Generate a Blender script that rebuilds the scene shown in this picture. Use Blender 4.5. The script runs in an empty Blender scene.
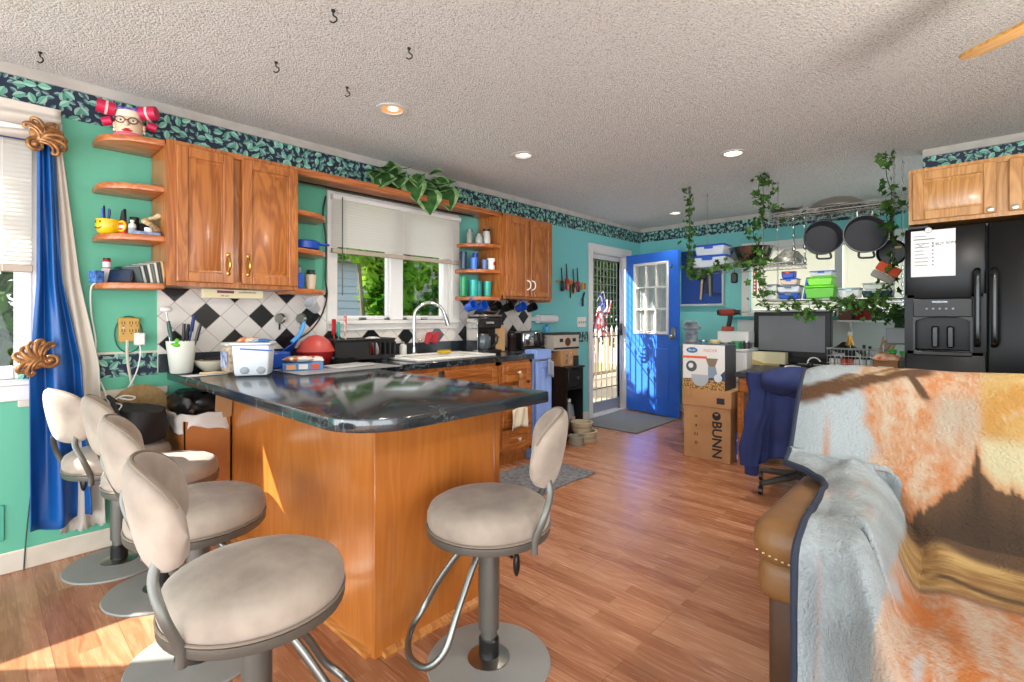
import bpy, bmesh, math, random
from mathutils import Vector, Matrix, noise
random.seed(11)
S = bpy.context.scene
COL = S.collection
PI = math.pi
R = math.radians

# ------------------------------------------------------------------ camera, light, exposure
cam_d = bpy.data.cameras.new('camera')
cam = bpy.data.objects.new('camera', cam_d)
COL.objects.link(cam)
cam.location = (3.40, 0.0, 1.225)
cam.rotation_euler = (R(90), 0, R(42.8))
cam_d.sensor_width = 36
cam_d.lens = 36 * 500 / 1024
cam_d.shift_y = -24 / 1024
cam_d.clip_start = 0.02
S.camera = cam

W = bpy.data.worlds.new('daylight')
S.world = W
W.use_nodes = True
_bg = W.node_tree.nodes['Background']
_bg.inputs['Color'].default_value = (0.93, 0.965, 1.0, 1)
_bg.inputs['Strength'].default_value = 1.8

sun_d = bpy.data.lights.new('sun', 'SUN')
sun_d.energy = 17.0
sun_d.angle = R(0.6)
sun_d.color = (1.0, 0.95, 0.86)
sun = bpy.data.objects.new('sun', sun_d)
COL.objects.link(sun)
sun.rotation_euler = Vector((1.0, 1.05, -1.09)).to_track_quat('-Z', 'Y').to_euler()

def area_light(name, loc, aim, sx, sy, power, col=(1, 1, 1)):
    d = bpy.data.lights.new(name, 'AREA')
    d.shape = 'RECTANGLE'; d.size = sx; d.size_y = sy; d.energy = power; d.color = col
    o = bpy.data.objects.new(name, d)
    COL.objects.link(o)
    o.location = loc
    o.rotation_euler = (Vector(aim) - Vector(loc)).to_track_quat('-Z', 'Y').to_euler()
    return o
# added fill lights, unseen, behind the camera and to its right
area_light('added_fill_back', (2.6, -2.95, 1.0), (2.6, -0.4, 2.44), 5.6, 1.9, 165, (0.86, 0.94, 1.0))
area_light('added_fill_right', (6.2, -0.9, 1.1), (4.0, 0.6, 2.44), 3.0, 1.9, 75, (0.86, 0.94, 1.0))

S.view_settings.view_transform = 'Standard'
S.view_settings.look = 'None'
S.view_settings.gamma = 1.0
S.view_settings.use_curve_mapping = False
S.view_settings.exposure = 0.33
S.cycles.use_denoising = True
S.cycles.max_bounces = 8
S.cycles.diffuse_bounces = 5
S.cycles.sample_clamp_indirect = 6.0

# ------------------------------------------------------------------ materials
def hx(h):
    h = h.lstrip('#')
    out = []
    for i in (0, 2, 4):
        c = int(h[i:i + 2], 16) / 255
        out.append(c / 12.92 if c <= 0.04045 else ((c + 0.055) / 1.055) ** 2.4)
    return (*out, 1.0)

MATS = {}
def mat(name, col='#888888', rough=0.5, metal=0.0, col2=None, vs=6.0, stretch=(1, 1, 1), bump=0.0, bs=60.0, trans=0.0, alpha=1.0, coat=0.0, emit=0.0, contrast=(0.35, 0.65), sheen=0.0):
    """principled material; col..col2 mottled by noise in object space, optional noise bump"""
    if name in MATS:
        return MATS[name]
    m = bpy.data.materials.new(name)
    m.use_nodes = True
    nt = m.node_tree
    N, L = nt.nodes, nt.links
    b = N['Principled BSDF']
    b.inputs['Base Color'].default_value = hx(col)
    b.inputs['Roughness'].default_value = rough
    b.inputs['Metallic'].default_value = metal
    b.inputs['Transmission Weight'].default_value = trans
    b.inputs['Alpha'].default_value = alpha
    b.inputs['Coat Weight'].default_value = coat
    b.inputs['Coat Roughness'].default_value = 0.1
    if sheen:
        b.inputs['Sheen Weight'].default_value = sheen
    if emit:
        b.inputs['Emission Color'].default_value = hx(col)
        b.inputs['Emission Strength'].default_value = emit
    if col2 or bump:
        tc = N.new('ShaderNodeTexCoord')
        mp = N.new('ShaderNodeMapping')
        mp.inputs['Scale'].default_value = stretch
        L.new(tc.outputs['Object'], mp.inputs['Vector'])
    if col2:
        nz = N.new('ShaderNodeTexNoise')
        nz.inputs['Scale'].default_value = vs
        nz.inputs['Detail'].default_value = 5
        L.new(mp.outputs[0], nz.inputs['Vector'])
        cr = N.new('ShaderNodeValToRGB')
        cr.color_ramp.elements[0].color = hx(col)
        cr.color_ramp.elements[1].color = hx(col2)
        cr.color_ramp.elements[0].position = contrast[0]
        cr.color_ramp.elements[1].position = contrast[1]
        L.new(nz.outputs['Fac'], cr.inputs[0])
        L.new(cr.outputs[0], b.inputs['Base Color'])
    if bump:
        n2 = N.new('ShaderNodeTexNoise')
        n2.inputs['Scale'].default_value = bs
        n2.inputs['Detail'].default_value = 3
        L.new(mp.outputs[0], n2.inputs['Vector'])
        bp = N.new('ShaderNodeBump')
        bp.inputs['Strength'].default_value = bump
        bp.inputs['Distance'].default_value = 0.01
        L.new(n2.outputs['Fac'], bp.inputs['Height'])
        L.new(bp.outputs[0], b.inputs['Normal'])
    MATS[name] = m
    return m

class NG:
    """tiny node-graph writer"""
    def __init__(s, name):
        s.m = bpy.data.materials.new(name)
        s.m.use_nodes = True
        s.nt = s.m.node_tree
        s.b = s.nt.nodes['Principled BSDF']
        MATS[name] = s.m
    def n(s, kind, **kw):
        nd = s.nt.nodes.new('ShaderNode' + kind)
        for k, v in kw.items():
            setattr(nd, k, v)
        return nd
    def put(s, sock, v):
        if isinstance(v, bpy.types.NodeSocket):
            s.nt.links.new(v, sock)
        elif v is not None:
            sock.default_value = v
    def math(s, op, a, b=None, c=None):
        nd = s.n('Math', operation=op)
        for i, v in enumerate((a, b, c)):
            s.put(nd.inputs[i], v)
        return nd.outputs[0]
    def coord(s, scale=(1, 1, 1), rot=(0, 0, 0), loc=(0, 0, 0)):
        tc = s.n('TexCoord')
        mp = s.n('Mapping')
        mp.inputs['Scale'].default_value = scale
        mp.inputs['Rotation'].default_value = rot
        mp.inputs['Location'].default_value = loc
        s.nt.links.new(tc.outputs['Object'], mp.inputs['Vector'])
        return mp.outputs[0]
    def noise(s, vec, scale, detail=4, rough=0.5, dist=0.0):
        nd = s.n('TexNoise')
        s.put(nd.inputs['Vector'], vec)
        nd.inputs['Scale'].default_value = scale
        nd.inputs['Detail'].default_value = detail
        nd.inputs['Roughness'].default_value = rough
        nd.inputs['Distortion'].default_value = dist
        return nd.outputs['Fac']
    def ramp(s, fac, stops, interp='LINEAR'):
        nd = s.n('ValToRGB')
        cr = nd.color_ramp
        cr.interpolation = interp
        while len(cr.elements) < len(stops):
            cr.elements.new(0.5)
        for e, (p, c) in zip(cr.elements, stops):
            e.position = p
            e.color = hx(c) if isinstance(c, str) else (c, c, c, 1)
        s.put(nd.inputs[0], fac)
        return nd.outputs[0]
    def mix(s, fac, a, b, blend='MIX'):
        nd = s.n('Mix', data_type='RGBA', blend_type=blend)
        s.put(nd.inputs[0], fac)
        s.put(nd.inputs[6], hx(a) if isinstance(a, str) else a)
        s.put(nd.inputs[7], hx(b) if isinstance(b, str) else b)
        return nd.outputs[2]
    def bump(s, h, strength, dist=0.01):
        nd = s.n('Bump')
        nd.inputs['Strength'].default_value = strength
        nd.inputs['Distance'].default_value = dist
        s.put(nd.inputs['Height'], h)
        s.nt.links.new(nd.outputs[0], s.b.inputs['Normal'])
    def out(s, col=None, rough=None):
        s.put(s.b.inputs['Base Color'], col)
        s.put(s.b.inputs['Roughness'], rough)
        return s.m

def wood(name, c0, c1, c2, axis='Z', rough=0.35, sc=1.0, coat=0.25):
    g = NG(name)
    st = {'X': (0.12, 1, 1), 'Y': (1, 0.12, 1), 'Z': (1, 1, 0.12)}[axis]
    v = g.coord(tuple(k * sc for k in st))
    broad = g.noise(v, 7, 3, 0.55, 1.4)
    ring = g.math('SINE', g.math('MULTIPLY', broad, 46))
    ring = g.math('MULTIPLY_ADD', ring, 0.5, 0.5)
    fine = g.noise(g.coord(tuple(k * sc for k in {'X': (0.05, 1, 1), 'Y': (1, 0.05, 1), 'Z': (1, 1, 0.05)}[axis])), 110, 3)
    f = g.math('ADD', g.math('MULTIPLY', ring, 0.45), g.math('MULTIPLY', fine, 0.55))
    col = g.ramp(f, [(0.2, c0), (0.5, c1), (0.8, c2)])
    g.b.inputs['Coat Weight'].default_value = coat
    g.b.inputs['Coat Roughness'].default_value = 0.15
    g.bump(fine, 0.08, 0.004)
    return g.out(col, rough)

OAK = wood('oak', '#8f4f1e', '#a8632a', '#b57135')
OAKX = wood('oak_x', '#8f4f1e', '#a8632a', '#b57135', 'X')
OAKY = wood('oak_y', '#9c5427', '#b06533', '#bd7541', 'Y')
OAKL = wood('oak_light', '#9f6c33', '#b48044', '#c08e52')
VENEER = wood('veneer', '#b0672a', '#b66c2d', '#bb7232', rough=0.25, sc=0.6, coat=0.5)
SHOE = wood('shoe_wood', '#a8642c', '#bd7a3c', '#cc8d4e', 'X')

def floor_mat():
    g = NG('laminate')
    v = g.coord()
    br = g.n('TexBrick')
    br.offset = 0.37
    br.offset_frequency = 2
    g.put(br.inputs['Vector'], v)
    br.inputs['Color1'].default_value = (0, 0, 0, 1)
    br.inputs['Color2'].default_value = (1, 1, 1, 1)
    br.inputs['Mortar'].default_value = (0.5, 0.5, 0.5, 1)
    br.inputs['Scale'].default_value = 1.0
    br.inputs['Mortar Size'].default_value = 0.0
    br.inputs['Brick Width'].default_value = 0.62
    br.inputs['Row Height'].default_value = 0.066
    tone = g.math('MULTIPLY', br.outputs['Color'], 1.0)
    off = g.n('Combine' + 'XYZ')
    g.put(off.inputs[0], g.math('MULTIPLY', tone, 7.3))
    g.put(off.inputs[1], g.math('MULTIPLY', tone, 3.1))
    add = g.n('VectorMath', operation='ADD')
    g.put(add.inputs[0], g.coord((0.13, 1, 1)))
    g.put(add.inputs[1], off.outputs[0])
    broad = g.noise(add.outputs[0], 9, 3, 0.5, 1.2)
    ring = g.math('MULTIPLY_ADD', g.math('SINE', g.math('MULTIPLY', broad, 38)), 0.5, 0.5)
    fine = g.noise(g.coord((0.05, 1, 1)), 120, 3)
    f = g.math('ADD', g.math('ADD', g.math('MULTIPLY', ring, 0.22), g.math('MULTIPLY', fine, 0.3)), g.math('MULTIPLY', tone, 0.48))
    col = g.ramp(f, [(0.15, '#8f5a3c'), (0.45, '#a87150'), (0.7, '#b78261'), (0.95, '#c69775')])
    br2 = g.n('TexBrick')
    br2.offset = 0.37
    g.put(br2.inputs['Vector'], v)
    br2.inputs['Color1'].default_value = (1, 1, 1, 1)
    br2.inputs['Color2'].default_value = (1, 1, 1, 1)
    br2.inputs['Mortar'].default_value = (0, 0, 0, 1)
    br2.inputs['Scale'].default_value = 1.0
    br2.inputs['Mortar Size'].default_value = 0.0012
    br2.inputs['Brick Width'].default_value = 1.24
    br2.inputs['Row Height'].default_value = 0.198
    col = g.mix(g.math('MULTIPLY', g.math('SUBTRACT', 1.0, br2.outputs['Color']), 0.55), col, '#4a2c18')
    g.bump(fine, 0.03, 0.003)
    return g.out(col, g.math('MULTIPLY_ADD', fine, 0.12, 0.2))
FLOOR = floor_mat()

def ceiling_mat():
    g = NG('popcorn_ceiling')
    v = g.coord()
    n1 = g.noise(v, 75, 5, 0.75)
    vo = g.n('TexVoronoi')
    g.put(vo.inputs['Vector'], v)
    vo.inputs['Scale'].default_value = 120
    h = g.math('ADD', g.math('MULTIPLY', g.math('SUBTRACT', 1.0, vo.outputs['Distance']), 0.5), n1)
    g.bump(h, 0.85, 0.02)
    speck = g.ramp(g.noise(v, 110, 4, 0.8), [(0.34, '#8d8983'), (0.47, '#e9e7e4')])
    blot = g.noise(v, 1.4, 3)
    col = g.mix(g.math('MULTIPLY', blot, 0.2), speck, '#d6d1ca')
    return g.out(col, 0.95)
CEIL = ceiling_mat()

def border_mat(name, plane):
    """navy wallpaper band with pale green leaves; plane 'YZ' or 'XZ'"""
    g = NG(name)
    tc = g.n('TexCoord')
    sp = g.n('SeparateXYZ')
    g.put(sp.inputs[0], tc.outputs['Object'])
    a = sp.outputs[1] if plane == 'YZ' else sp.outputs[0]
    col = None
    for k, (sc, thr, ca, cb, off) in enumerate([(30, 0.26, '#2b4f5a', '#457378', 3.7), (18, 0.27, '#2a7264', '#7cc2a8', 0.0)]):
        cb3 = g.n('CombineXYZ')
        g.put(cb3.inputs[0], g.math('ADD', a, off))
        g.put(cb3.inputs[1], sp.outputs[2])
        vo = g.n('TexVoronoi', voronoi_dimensions='2D')
        vo.inputs['Scale'].default_value = sc
        vo.inputs['Randomness'].default_value = 0.85
        g.put(vo.inputs['Vector'], cb3.outputs[0])
        # leaf shape: rotate the offset to the cell centre by a random angle and squash it
        scl = g.n('VectorMath', operation='SCALE')
        scl.inputs['Scale'].default_value = sc
        g.put(scl.inputs[0], cb3.outputs[0])
        psc = g.n('VectorMath', operation='SCALE')
        psc.inputs['Scale'].default_value = sc
        g.put(psc.inputs[0], vo.outputs['Position'])
        sub = g.n('VectorMath', operation='SUBTRACT')
        g.put(sub.inputs[0], scl.outputs[0])
        g.put(sub.inputs[1], psc.outputs[0])
        rgb = g.n('SeparateColor')
        g.put(rgb.inputs[0], vo.outputs['Color'])
        rot = g.n('VectorRotate', rotation_type='Z_AXIS')
        g.put(rot.inputs['Vector'], sub.outputs[0])
        g.put(rot.inputs['Angle'], g.math('MULTIPLY', rgb.outputs[0], 6.28))
        s2 = g.n('SeparateXYZ')
        g.put(s2.inputs[0], rot.outputs[0])
        ax = g.math('MULTIPLY', s2.outputs[0], 1.0)
        ay = g.math('ABSOLUTE', s2.outputs[1])
        # pointed leaf: |y| < w*(1-(x/l)^2)
        lim = g.math('MULTIPLY_ADD', g.math('MULTIPLY', ax, ax), -1.15, thr)
        leaf = g.math('GREATER_THAN', lim, ay)
        vein = g.math('LESS_THAN', ay, 0.025)
        lc = g.mix(rgb.outputs[1], ca, cb)
        lc = g.mix(g.math('MULTIPLY', vein, 0.5), lc, '#12343c')
        shade = g.math('GREATER_THAN', s2.outputs[1], 0.0)
        lc = g.mix(g.math('MULTIPLY', shade, 0.3), lc, '#d5f0dc')
        col = g.mix(leaf, '#0d2238' if col is None else col, lc)
    return g.out(col, 0.6)
BORD_A = border_mat('border_a', 'YZ')
BORD_B = border_mat('border_b', 'XZ')

def tile_mat():
    g = NG('backsplash_tile')
    tc = g.n('TexCoord')
    sp = g.n('SeparateXYZ')
    g.put(sp.inputs[0], tc.outputs['Object'])
    s = 0.16 / math.sqrt(2)
    y = g.math('SUBTRACT', sp.outputs[1], 0.955)
    z = g.math('SUBTRACT', sp.outputs[2], 1.231)
    k = 1 / (math.sqrt(2) * s)
    u = g.math('ADD', g.math('MULTIPLY', g.math('ADD', y, z), k), 100.5)
    v = g.math('ADD', g.math('MULTIPLY', g.math('SUBTRACT', y, z), k), 100.5)
    iu, iv = g.math('FLOOR', u), g.math('FLOOR', v)
    eu = g.math('LESS_THAN', g.math('MODULO', iu, 2.0), 0.5)
    ev = g.math('LESS_THAN', g.math('MODULO', iv, 2.0), 0.5)
    black = g.math('MULTIPLY', eu, ev)
    fu = g.math('ABSOLUTE', g.math('SUBTRACT', g.math('FRACT', u), 0.5))
    fv = g.math('ABSOLUTE', g.math('SUBTRACT', g.math('FRACT', v), 0.5))
    grout = g.math('GREATER_THAN', g.math('MAXIMUM', fu, fv), 0.483)
    nz = g.noise(g.coord(), 5, 3)
    white = g.mix(nz, '#cfc8bf', '#e6e1da')
    col = g.mix(black, white, '#15181a')
    col = g.mix(grout, col, '#a9a299')
    g.bump(g.math('SUBTRACT', 1.0, grout), 0.3, 0.003)
    return g.out(col, 0.25)
TILE = tile_mat()

def counter_mat():
    g = NG('black_marble_laminate')
    v = g.coord()
    n = g.noise(v, 5, 6, 0.6, 1.6)
    vein = g.math('ABSOLUTE', g.math('SUBTRACT', n, 0.5))
    vm = g.ramp(vein, [(0.0, 0.75), (0.012, 0.0)])
    n2 = g.noise(v, 2.2, 3)
    vm = g.math('MULTIPLY', vm, g.ramp(n2, [(0.45, 0.0), (0.6, 1.0)]))
    g.b.inputs['IOR'].default_value = 1.75
    base = g.mix(g.noise(v, 14, 5, 0.65), '#14191d', '#2d373e')
    return g.out(g.mix(vm, base, '#a6b0b4'), 0.13)
MARBLE = counter_mat()

TEAL = mat('teal_wall', '#4fae94', 0.7, col2='#57b69c', vs=2.5)
TEALB = mat('teal_wall_far', '#70bcba', 0.7, col2='#78c4c2', vs=2.5)
WHITE = mat('white_paint', '#dcdad5', 0.45)
TRIMW = mat('trim_cream', '#cdc3b0', 0.5, col2='#d8cfbf', vs=9)
COVE = mat('cove_grey', '#a9a49c', 0.85, col2='#b7b2aa', vs=8)
VINYL = mat('vinyl_white', '#e4e4e2', 0.35)
STEEL = mat('steel', '#a5a49f', 0.28, 1.0)
CHROME = mat('chrome', '#d6d8da', 0.08, 1.0)
PEWTER = mat('pewter_paint', '#6c6c66', 0.4, 0.6)
DISC = mat('grey_base_paint', '#868784', 0.5, 0.0, col2='#91928e', vs=4)
SUEDE = mat('suede_taupe', '#8c8074', 0.9, col2='#a79b8d', vs=7, bump=0.15, bs=30, sheen=0.2)
BLACK = mat('black_plastic', '#141414', 0.35)
BLACKM = mat('black_matt', '#1a1a1a', 0.7)
BRASS = mat('brass', '#c9a24a', 0.25, 1.0)
WPLAS = mat('white_plastic', '#e3e2de', 0.4)
BLUEP = mat('blue_plastic', '#1248a8', 0.35)
REDP = mat('red_plastic', '#a51d23', 0.35)
GREENP = mat('green_plastic', '#58b51f', 0.35)
TEALP = mat('teal_plastic', '#1fa39b', 0.3)
YELLOW = mat('yellow_glaze', '#e4b90e', 0.25)
CARD = mat('cardboard', '#ab8055', 0.85, col2='#b78d63', vs=5)
CARDD = mat('cardboard_dark', '#8a623a', 0.85, col2='#97704a', vs=5)
ORANGE = mat('orange_plastic', '#cf5a1c', 0.4)
CREAM = mat('cream', '#ddd3a8', 0.55, col2='#e4dcb8', vs=5)
PAPER = mat('paper', '#dfe0e0', 0.8)
INK = mat('ink', '#20242a', 0.7)
GREYP = mat('grey_plastic', '#7d8284', 0.45)
GLASS = mat('glass', '#ffffff', 0.02, trans=1.0)
CLEAR = mat('clear_plastic', '#dfe8ea', 0.12, alpha=0.45)
NAVY = mat('navy', '#15306b', 0.6)
IVY = mat('ivy_leaf', '#2c5a22', 0.5, col2='#4d7f35', vs=30)
STEM = mat('ivy_stem', '#3d4a22', 0.7)
BOTTLEG = mat('bottle_green', '#16301b', 0.15)
BAMBOO = mat('bamboo', '#b98f55', 0.5, col2='#c7a06a', vs=20)
GREYMAT = mat('grey_mat', '#7b7d7e', 0.95, col2='#6a6c6e', vs=60, bump=0.5, bs=180)

# ------------------------------------------------------------------ geometry
class MB:
    """collects shapes and links them as ONE mesh object"""
    def __init__(s):
        s.v, s.f, s.mi = [], [], []
        s.M = Matrix.Identity(4)
    def add(s, verts, faces, mi=0):
        o = len(s.v)
        s.v += [tuple(s.M @ Vector(p)) for p in verts]
        for fc in faces:
            s.f.append([o + i for i in fc])
            s.mi.append(mi)
        return s
    def bm(s, b, mi=0):
        b.verts.index_update()
        s.add([v.co[:] for v in b.verts], [[v.index for v in f.verts] for f in b.faces], mi)
        b.free()
        return s
    def box(s, x0, x1, y0, y1, z0, z1, bev=0.0, mi=0, seg=1, taper=None):
        vs = [(x, y, z) for z in (z0, z1) for y in (y0, y1) for x in (x0, x1)]
        if taper:
            cx, cy = (x0 + x1) / 2, (y0 + y1) / 2
            vs = [((x - cx) * taper + cx, (y - cy) * taper + cy, z) if z == z0 else (x, y, z) for x, y, z in vs]
        fs = [(0, 2, 3, 1), (4, 5, 7, 6), (0, 1, 5, 4), (2, 6, 7, 3), (0, 4, 6, 2), (1, 3, 7, 5)]
        if not bev:
            return s.add(vs, fs, mi)
        b = bmesh.new()
        bv = [b.verts.new(p) for p in vs]
        for f in fs:
            b.faces.new([bv[i] for i in f])
        bmesh.ops.bevel(b, geom=list(b.edges), offset=bev, segments=seg, profile=0.5, affect='EDGES')
        return s.bm(b, mi)
    def prism(s, pts, h0, h1, plane='XY', mi=0, bev=0.0, seg=2):
        b = bmesh.new()
        def P(p, h):
            return {'XY': (p[0], p[1], h), 'XZ': (p[0], h, p[1]), 'YZ': (h, p[0], p[1])}[plane]
        lo = [b.verts.new(P(p, h0)) for p in pts]
        hi = [b.verts.new(P(p, h1)) for p in pts]
        n = len(pts)
        b.faces.new(lo[::-1]); top = b.faces.new(hi)
        for i in range(n):
            b.faces.new((lo[i], lo[(i + 1) % n], hi[(i + 1) % n], hi[i]))
        bmesh.ops.recalc_face_normals(b, faces=b.faces[:])
        if bev:
            ed = [e for e in b.edges if all(v in lo for v in e.verts) or all(v in hi for v in e.verts)]
            bmesh.ops.bevel(b, geom=ed, offset=bev, segments=seg, profile=0.5, affect='EDGES')
        return s.bm(b, mi)
    def lathe(s, prof, c=(0, 0, 0), seg=20, mi=0, sx=1.0, sy=1.0, axis='Z'):
        vs, fs, rings = [], [], []
        def P(r, z, a):
            x, y = r * math.cos(a) * sx, r * math.sin(a) * sy
            p = {'Z': (x, y, z), 'X': (z, x, y), 'Y': (x, z, y)}[axis]
            return (p[0] + c[0], p[1] + c[1], p[2] + c[2])
        for r, z in prof:
            if r <= 1e-6:
                vs.append(P(0, z, 0)); rings.append([len(vs) - 1])
            else:
                rings.append(list(range(len(vs), len(vs) + seg)))
                vs += [P(r, z, 2 * PI * i / seg) for i in range(seg)]
        for a, b in zip(rings, rings[1:]):
            for i in range(seg):
                j = (i + 1) % seg
                if len(a) == 1 and len(b) == 1:
                    continue
                if len(a) == 1:
                    fs.append((a[0], b[j], b[i]))
                elif len(b) == 1:
                    fs.append((a[i], a[j], b[0]))
                else:
                    fs.append((a[i], a[j], b[j], b[i]))
        return s.add(vs, fs, mi)
    def cyl(s, p0, p1, r0, r1=None, seg=14, mi=0):
        return s.tube([p0, p1], [r0, r0 if r1 is None else r1], seg, mi=mi)
    def tube(s, pts, r, seg=8, closed=False, mi=0, flat=None):
        """round (or flat: width, thickness) sweep along pts"""
        P = [Vector(p) for p in pts]
        n = len(P)
        rr = r if isinstance(r, (list, tuple)) else [r] * n
        T = []
        for i in range(n):
            a = P[(i - 1) % n] if closed or i else P[0]
            b = P[(i + 1) % n] if closed or i < n - 1 else P[-1]
            t = (b - a)
            T.append(t.normalized() if t.length > 1e-9 else Vector((0, 0, 1)))
        up = Vector((0, 0, 1)) if abs(T[0].z) < 0.9 else Vector((1, 0, 0))
        nrm = (up - T[0] * up.dot(T[0])).normalized()
        vs, fs = [], []
        for i in range(n):
            nrm = (nrm - T[i] * nrm.dot(T[i]))
            nrm = nrm.normalized() if nrm.length > 1e-6 else T[i].orthogonal().normalized()
            bn = T[i].cross(nrm)
            for k in range(seg):
                a = 2 * PI * k / seg
                ca, sa = math.cos(a), math.sin(a)
                if flat:
                    ca, sa = ca * flat[0], sa * flat[1]
                vs.append(tuple(P[i] + (nrm * ca + bn * sa) * rr[i]))
        for i in range(n if closed else n - 1):
            j = (i + 1) % n
            for k in range(seg):
                l = (k + 1) % seg
                fs.append((i * seg + k, i * seg + l, j * seg + l, j * seg + k))
        if not closed:
            fs.append(tuple(range(seg))[::-1])
            fs.append(tuple((n - 1) * seg + k for k in range(seg)))
        return s.add(vs, fs, mi)
    def ball(s, c, r, seg=12, rings=8, mi=0):
        rx, ry, rz = r if isinstance(r, (list, tuple)) else (r, r, r)
        prof = [(math.sin(PI * i / rings), -math.cos(PI * i / rings) * rz) for i in range(rings + 1)]
        prof[0] = (0, -rz); prof[-1] = (0, rz)
        return s.lathe(prof, c, seg, mi, rx, ry)
    def surf(s, f, nu, nv, mi=0, wrapu=False):
        vs = [f(i / (nu if wrapu else nu - 1), j / (nv - 1)) for j in range(nv) for i in range(nu)]
        fs = []
        for j in range(nv - 1):
            for i in range(nu if wrapu else nu - 1):
                k = (i + 1) % nu
                fs.append((j * nu + i, j * nu + k, (j + 1) * nu + k, (j + 1) * nu + i))
        return s.add(vs, fs, mi)
    def at(s, loc=(0, 0, 0), rz=0.0, rx=0.0, ry=0.0):
        s.M = Matrix.Translation(loc) @ Matrix.Rotation(rz, 4, 'Z') @ Matrix.Rotation(ry, 4, 'Y') @ Matrix.Rotation(rx, 4, 'X')
        return s
    def build(s, name, m, parent=None, loc=None, rz=0.0, sm=40, solid=0.0, subd=0):
        me = bpy.data.meshes.new(name)
        me.from_pydata(s.v, [], s.f)
        me.validate()
        b = bmesh.new(); b.from_mesh(me)
        bmesh.ops.recalc_face_normals(b, faces=b.faces[:])
        b.to_mesh(me); b.free()
        for k in (m if isinstance(m, (list, tuple)) else [m]):
            me.materials.append(k)
        if len(me.polygons) == len(s.mi):
            me.polygons.foreach_set('material_index', s.mi)
        if sm:
            me.polygons.foreach_set('use_smooth', [True] * len(me.polygons))
            me.set_sharp_from_angle(angle=R(sm))
        me.update()
        o = bpy.data.objects.new(name, me)
        COL.objects.link(o)
        if parent is not None:
            o.parent = parent
        if loc is not None:
            o.location = loc
        o.rotation_euler[2] = rz
        if solid:
            md = o.modifiers.new('thickness', 'SOLIDIFY'); md.thickness = solid; md.offset = 0
        if subd:
            md = o.modifiers.new('smooth', 'SUBSURF'); md.levels = subd; md.render_levels = subd
        return o

def tag(o, label, cat, group=None, kind=None):
    if label: o['label'] = label
    if cat: o['category'] = cat
    if group: o['group'] = group
    if kind: o['kind'] = kind
    return o
def thing(name, label, cat, loc=(0, 0, 0), rz=0.0, group=None):
    o = bpy.data.objects.new(name, None)
    o.empty_display_size = 0.05
    COL.objects.link(o)
    o.location = loc
    o.rotation_euler = (0, 0, rz)
    return tag(o, label, cat, group)
def one(name, label, cat, mb, m, loc=(0, 0, 0), rz=0.0, group=None, **k):
    return tag(mb.build(name, m, None, loc, rz, **k), label, cat, group)
def struct(name, mb, m, parent=None, label=None, **k):
    o = mb.build(name, m, parent, **k)
    if parent is None:
        o['kind'] = 'structure'
    if label: o['label'] = label
    return o
def dup(root, loc, rz=None, label=None, group=None):
    r = root.copy(); COL.objects.link(r); r.location = loc
    if rz is not None: r.rotation_euler = (0, 0, rz)
    if label: r['label'] = label
    if group: r['group'] = group
    for ch in list(root.children):
        c = ch.copy(); COL.objects.link(c); c.parent = r
        for g in list(ch.children):
            d = g.copy(); COL.objects.link(d); d.parent = c
    return r
def letters(name, text, size, m, parent, loc, rot, ext=0.0006, align='CENTER', sx=1.0, bold=0.0):
    cu = bpy.data.curves.new(name, 'FONT')
    cu.body = text; cu.size = size; cu.extrude = ext; cu.offset = size * bold; cu.align_x = align; cu.align_y = 'CENTER'
    t = bpy.data.objects.new(name, cu)
    me = bpy.data.meshes.new_from_object(t)
    bpy.data.objects.remove(t)
    me.name = name
    me.materials.clear(); me.materials.append(m)
    o = bpy.data.objects.new(name, me)
    COL.objects.link(o)
    o.parent = parent; o.location = loc; o.rotation_euler = rot
    o.scale = (sx, 1, 1)
    return o
def arc(cx, cy, r, a0, a1, n=8):
    return [(cx + r * math.cos(R(a0 + (a1 - a0) * i / n)), cy + r * math.sin(R(a0 + (a1 - a0) * i / n))) for i in range(n + 1)]
def spline(pts, n=6):
    """Catmull-Rom through pts"""
    P = [Vector(p) for p in pts]
    out = []
    for i in range(len(P) - 1):
        a, b, c, d = P[max(i - 1, 0)], P[i], P[i + 1], P[min(i + 2, len(P) - 1)]
        for k in range(n):
            t = k / n
            out.append(0.5 * ((2 * b) + (c - a) * t + (2 * a - 5 * b + 4 * c - d) * t * t + (3 * b - a - 3 * c + d) * t ** 3))
    out.append(P[-1])
    return [tuple(p) for p in out]
def sst(a, b, x):
    t = min(1, max(0, (x - a) / (b - a)))
    return t * t * (3 - 2 * t)
# ------------------------------------------------------------------ room shell
def pane_mat():
    m = bpy.data.materials.new('window_glass'); m.use_nodes = True
    nt = m.node_tree; nt.nodes.clear()
    o = nt.nodes.new('ShaderNodeOutputMaterial'); mx = nt.nodes.new('ShaderNodeMixShader')
    tr = nt.nodes.new('ShaderNodeBsdfTransparent'); gl = nt.nodes.new('ShaderNodeBsdfGlossy'); fr = nt.nodes.new('ShaderNodeMath'); lw = nt.nodes.new('ShaderNodeLayerWeight')
    gl.inputs['Roughness'].default_value = 0.03; fr.operation = 'MULTIPLY_ADD'; fr.inputs[1].default_value = 0.25; fr.inputs[2].default_value = 0.02; lw.inputs['Blend'].default_value = 0.25; nt.links.new(lw.outputs['Facing'], fr.inputs[0])
    nt.links.new(fr.outputs[0], mx.inputs[0]); nt.links.new(tr.outputs[0], mx.inputs[1]); nt.links.new(gl.outputs[0], mx.inputs[2])
    nt.links.new(mx.outputs[0], o.inputs[0])
    return m
PANE = pane_mat()
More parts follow.
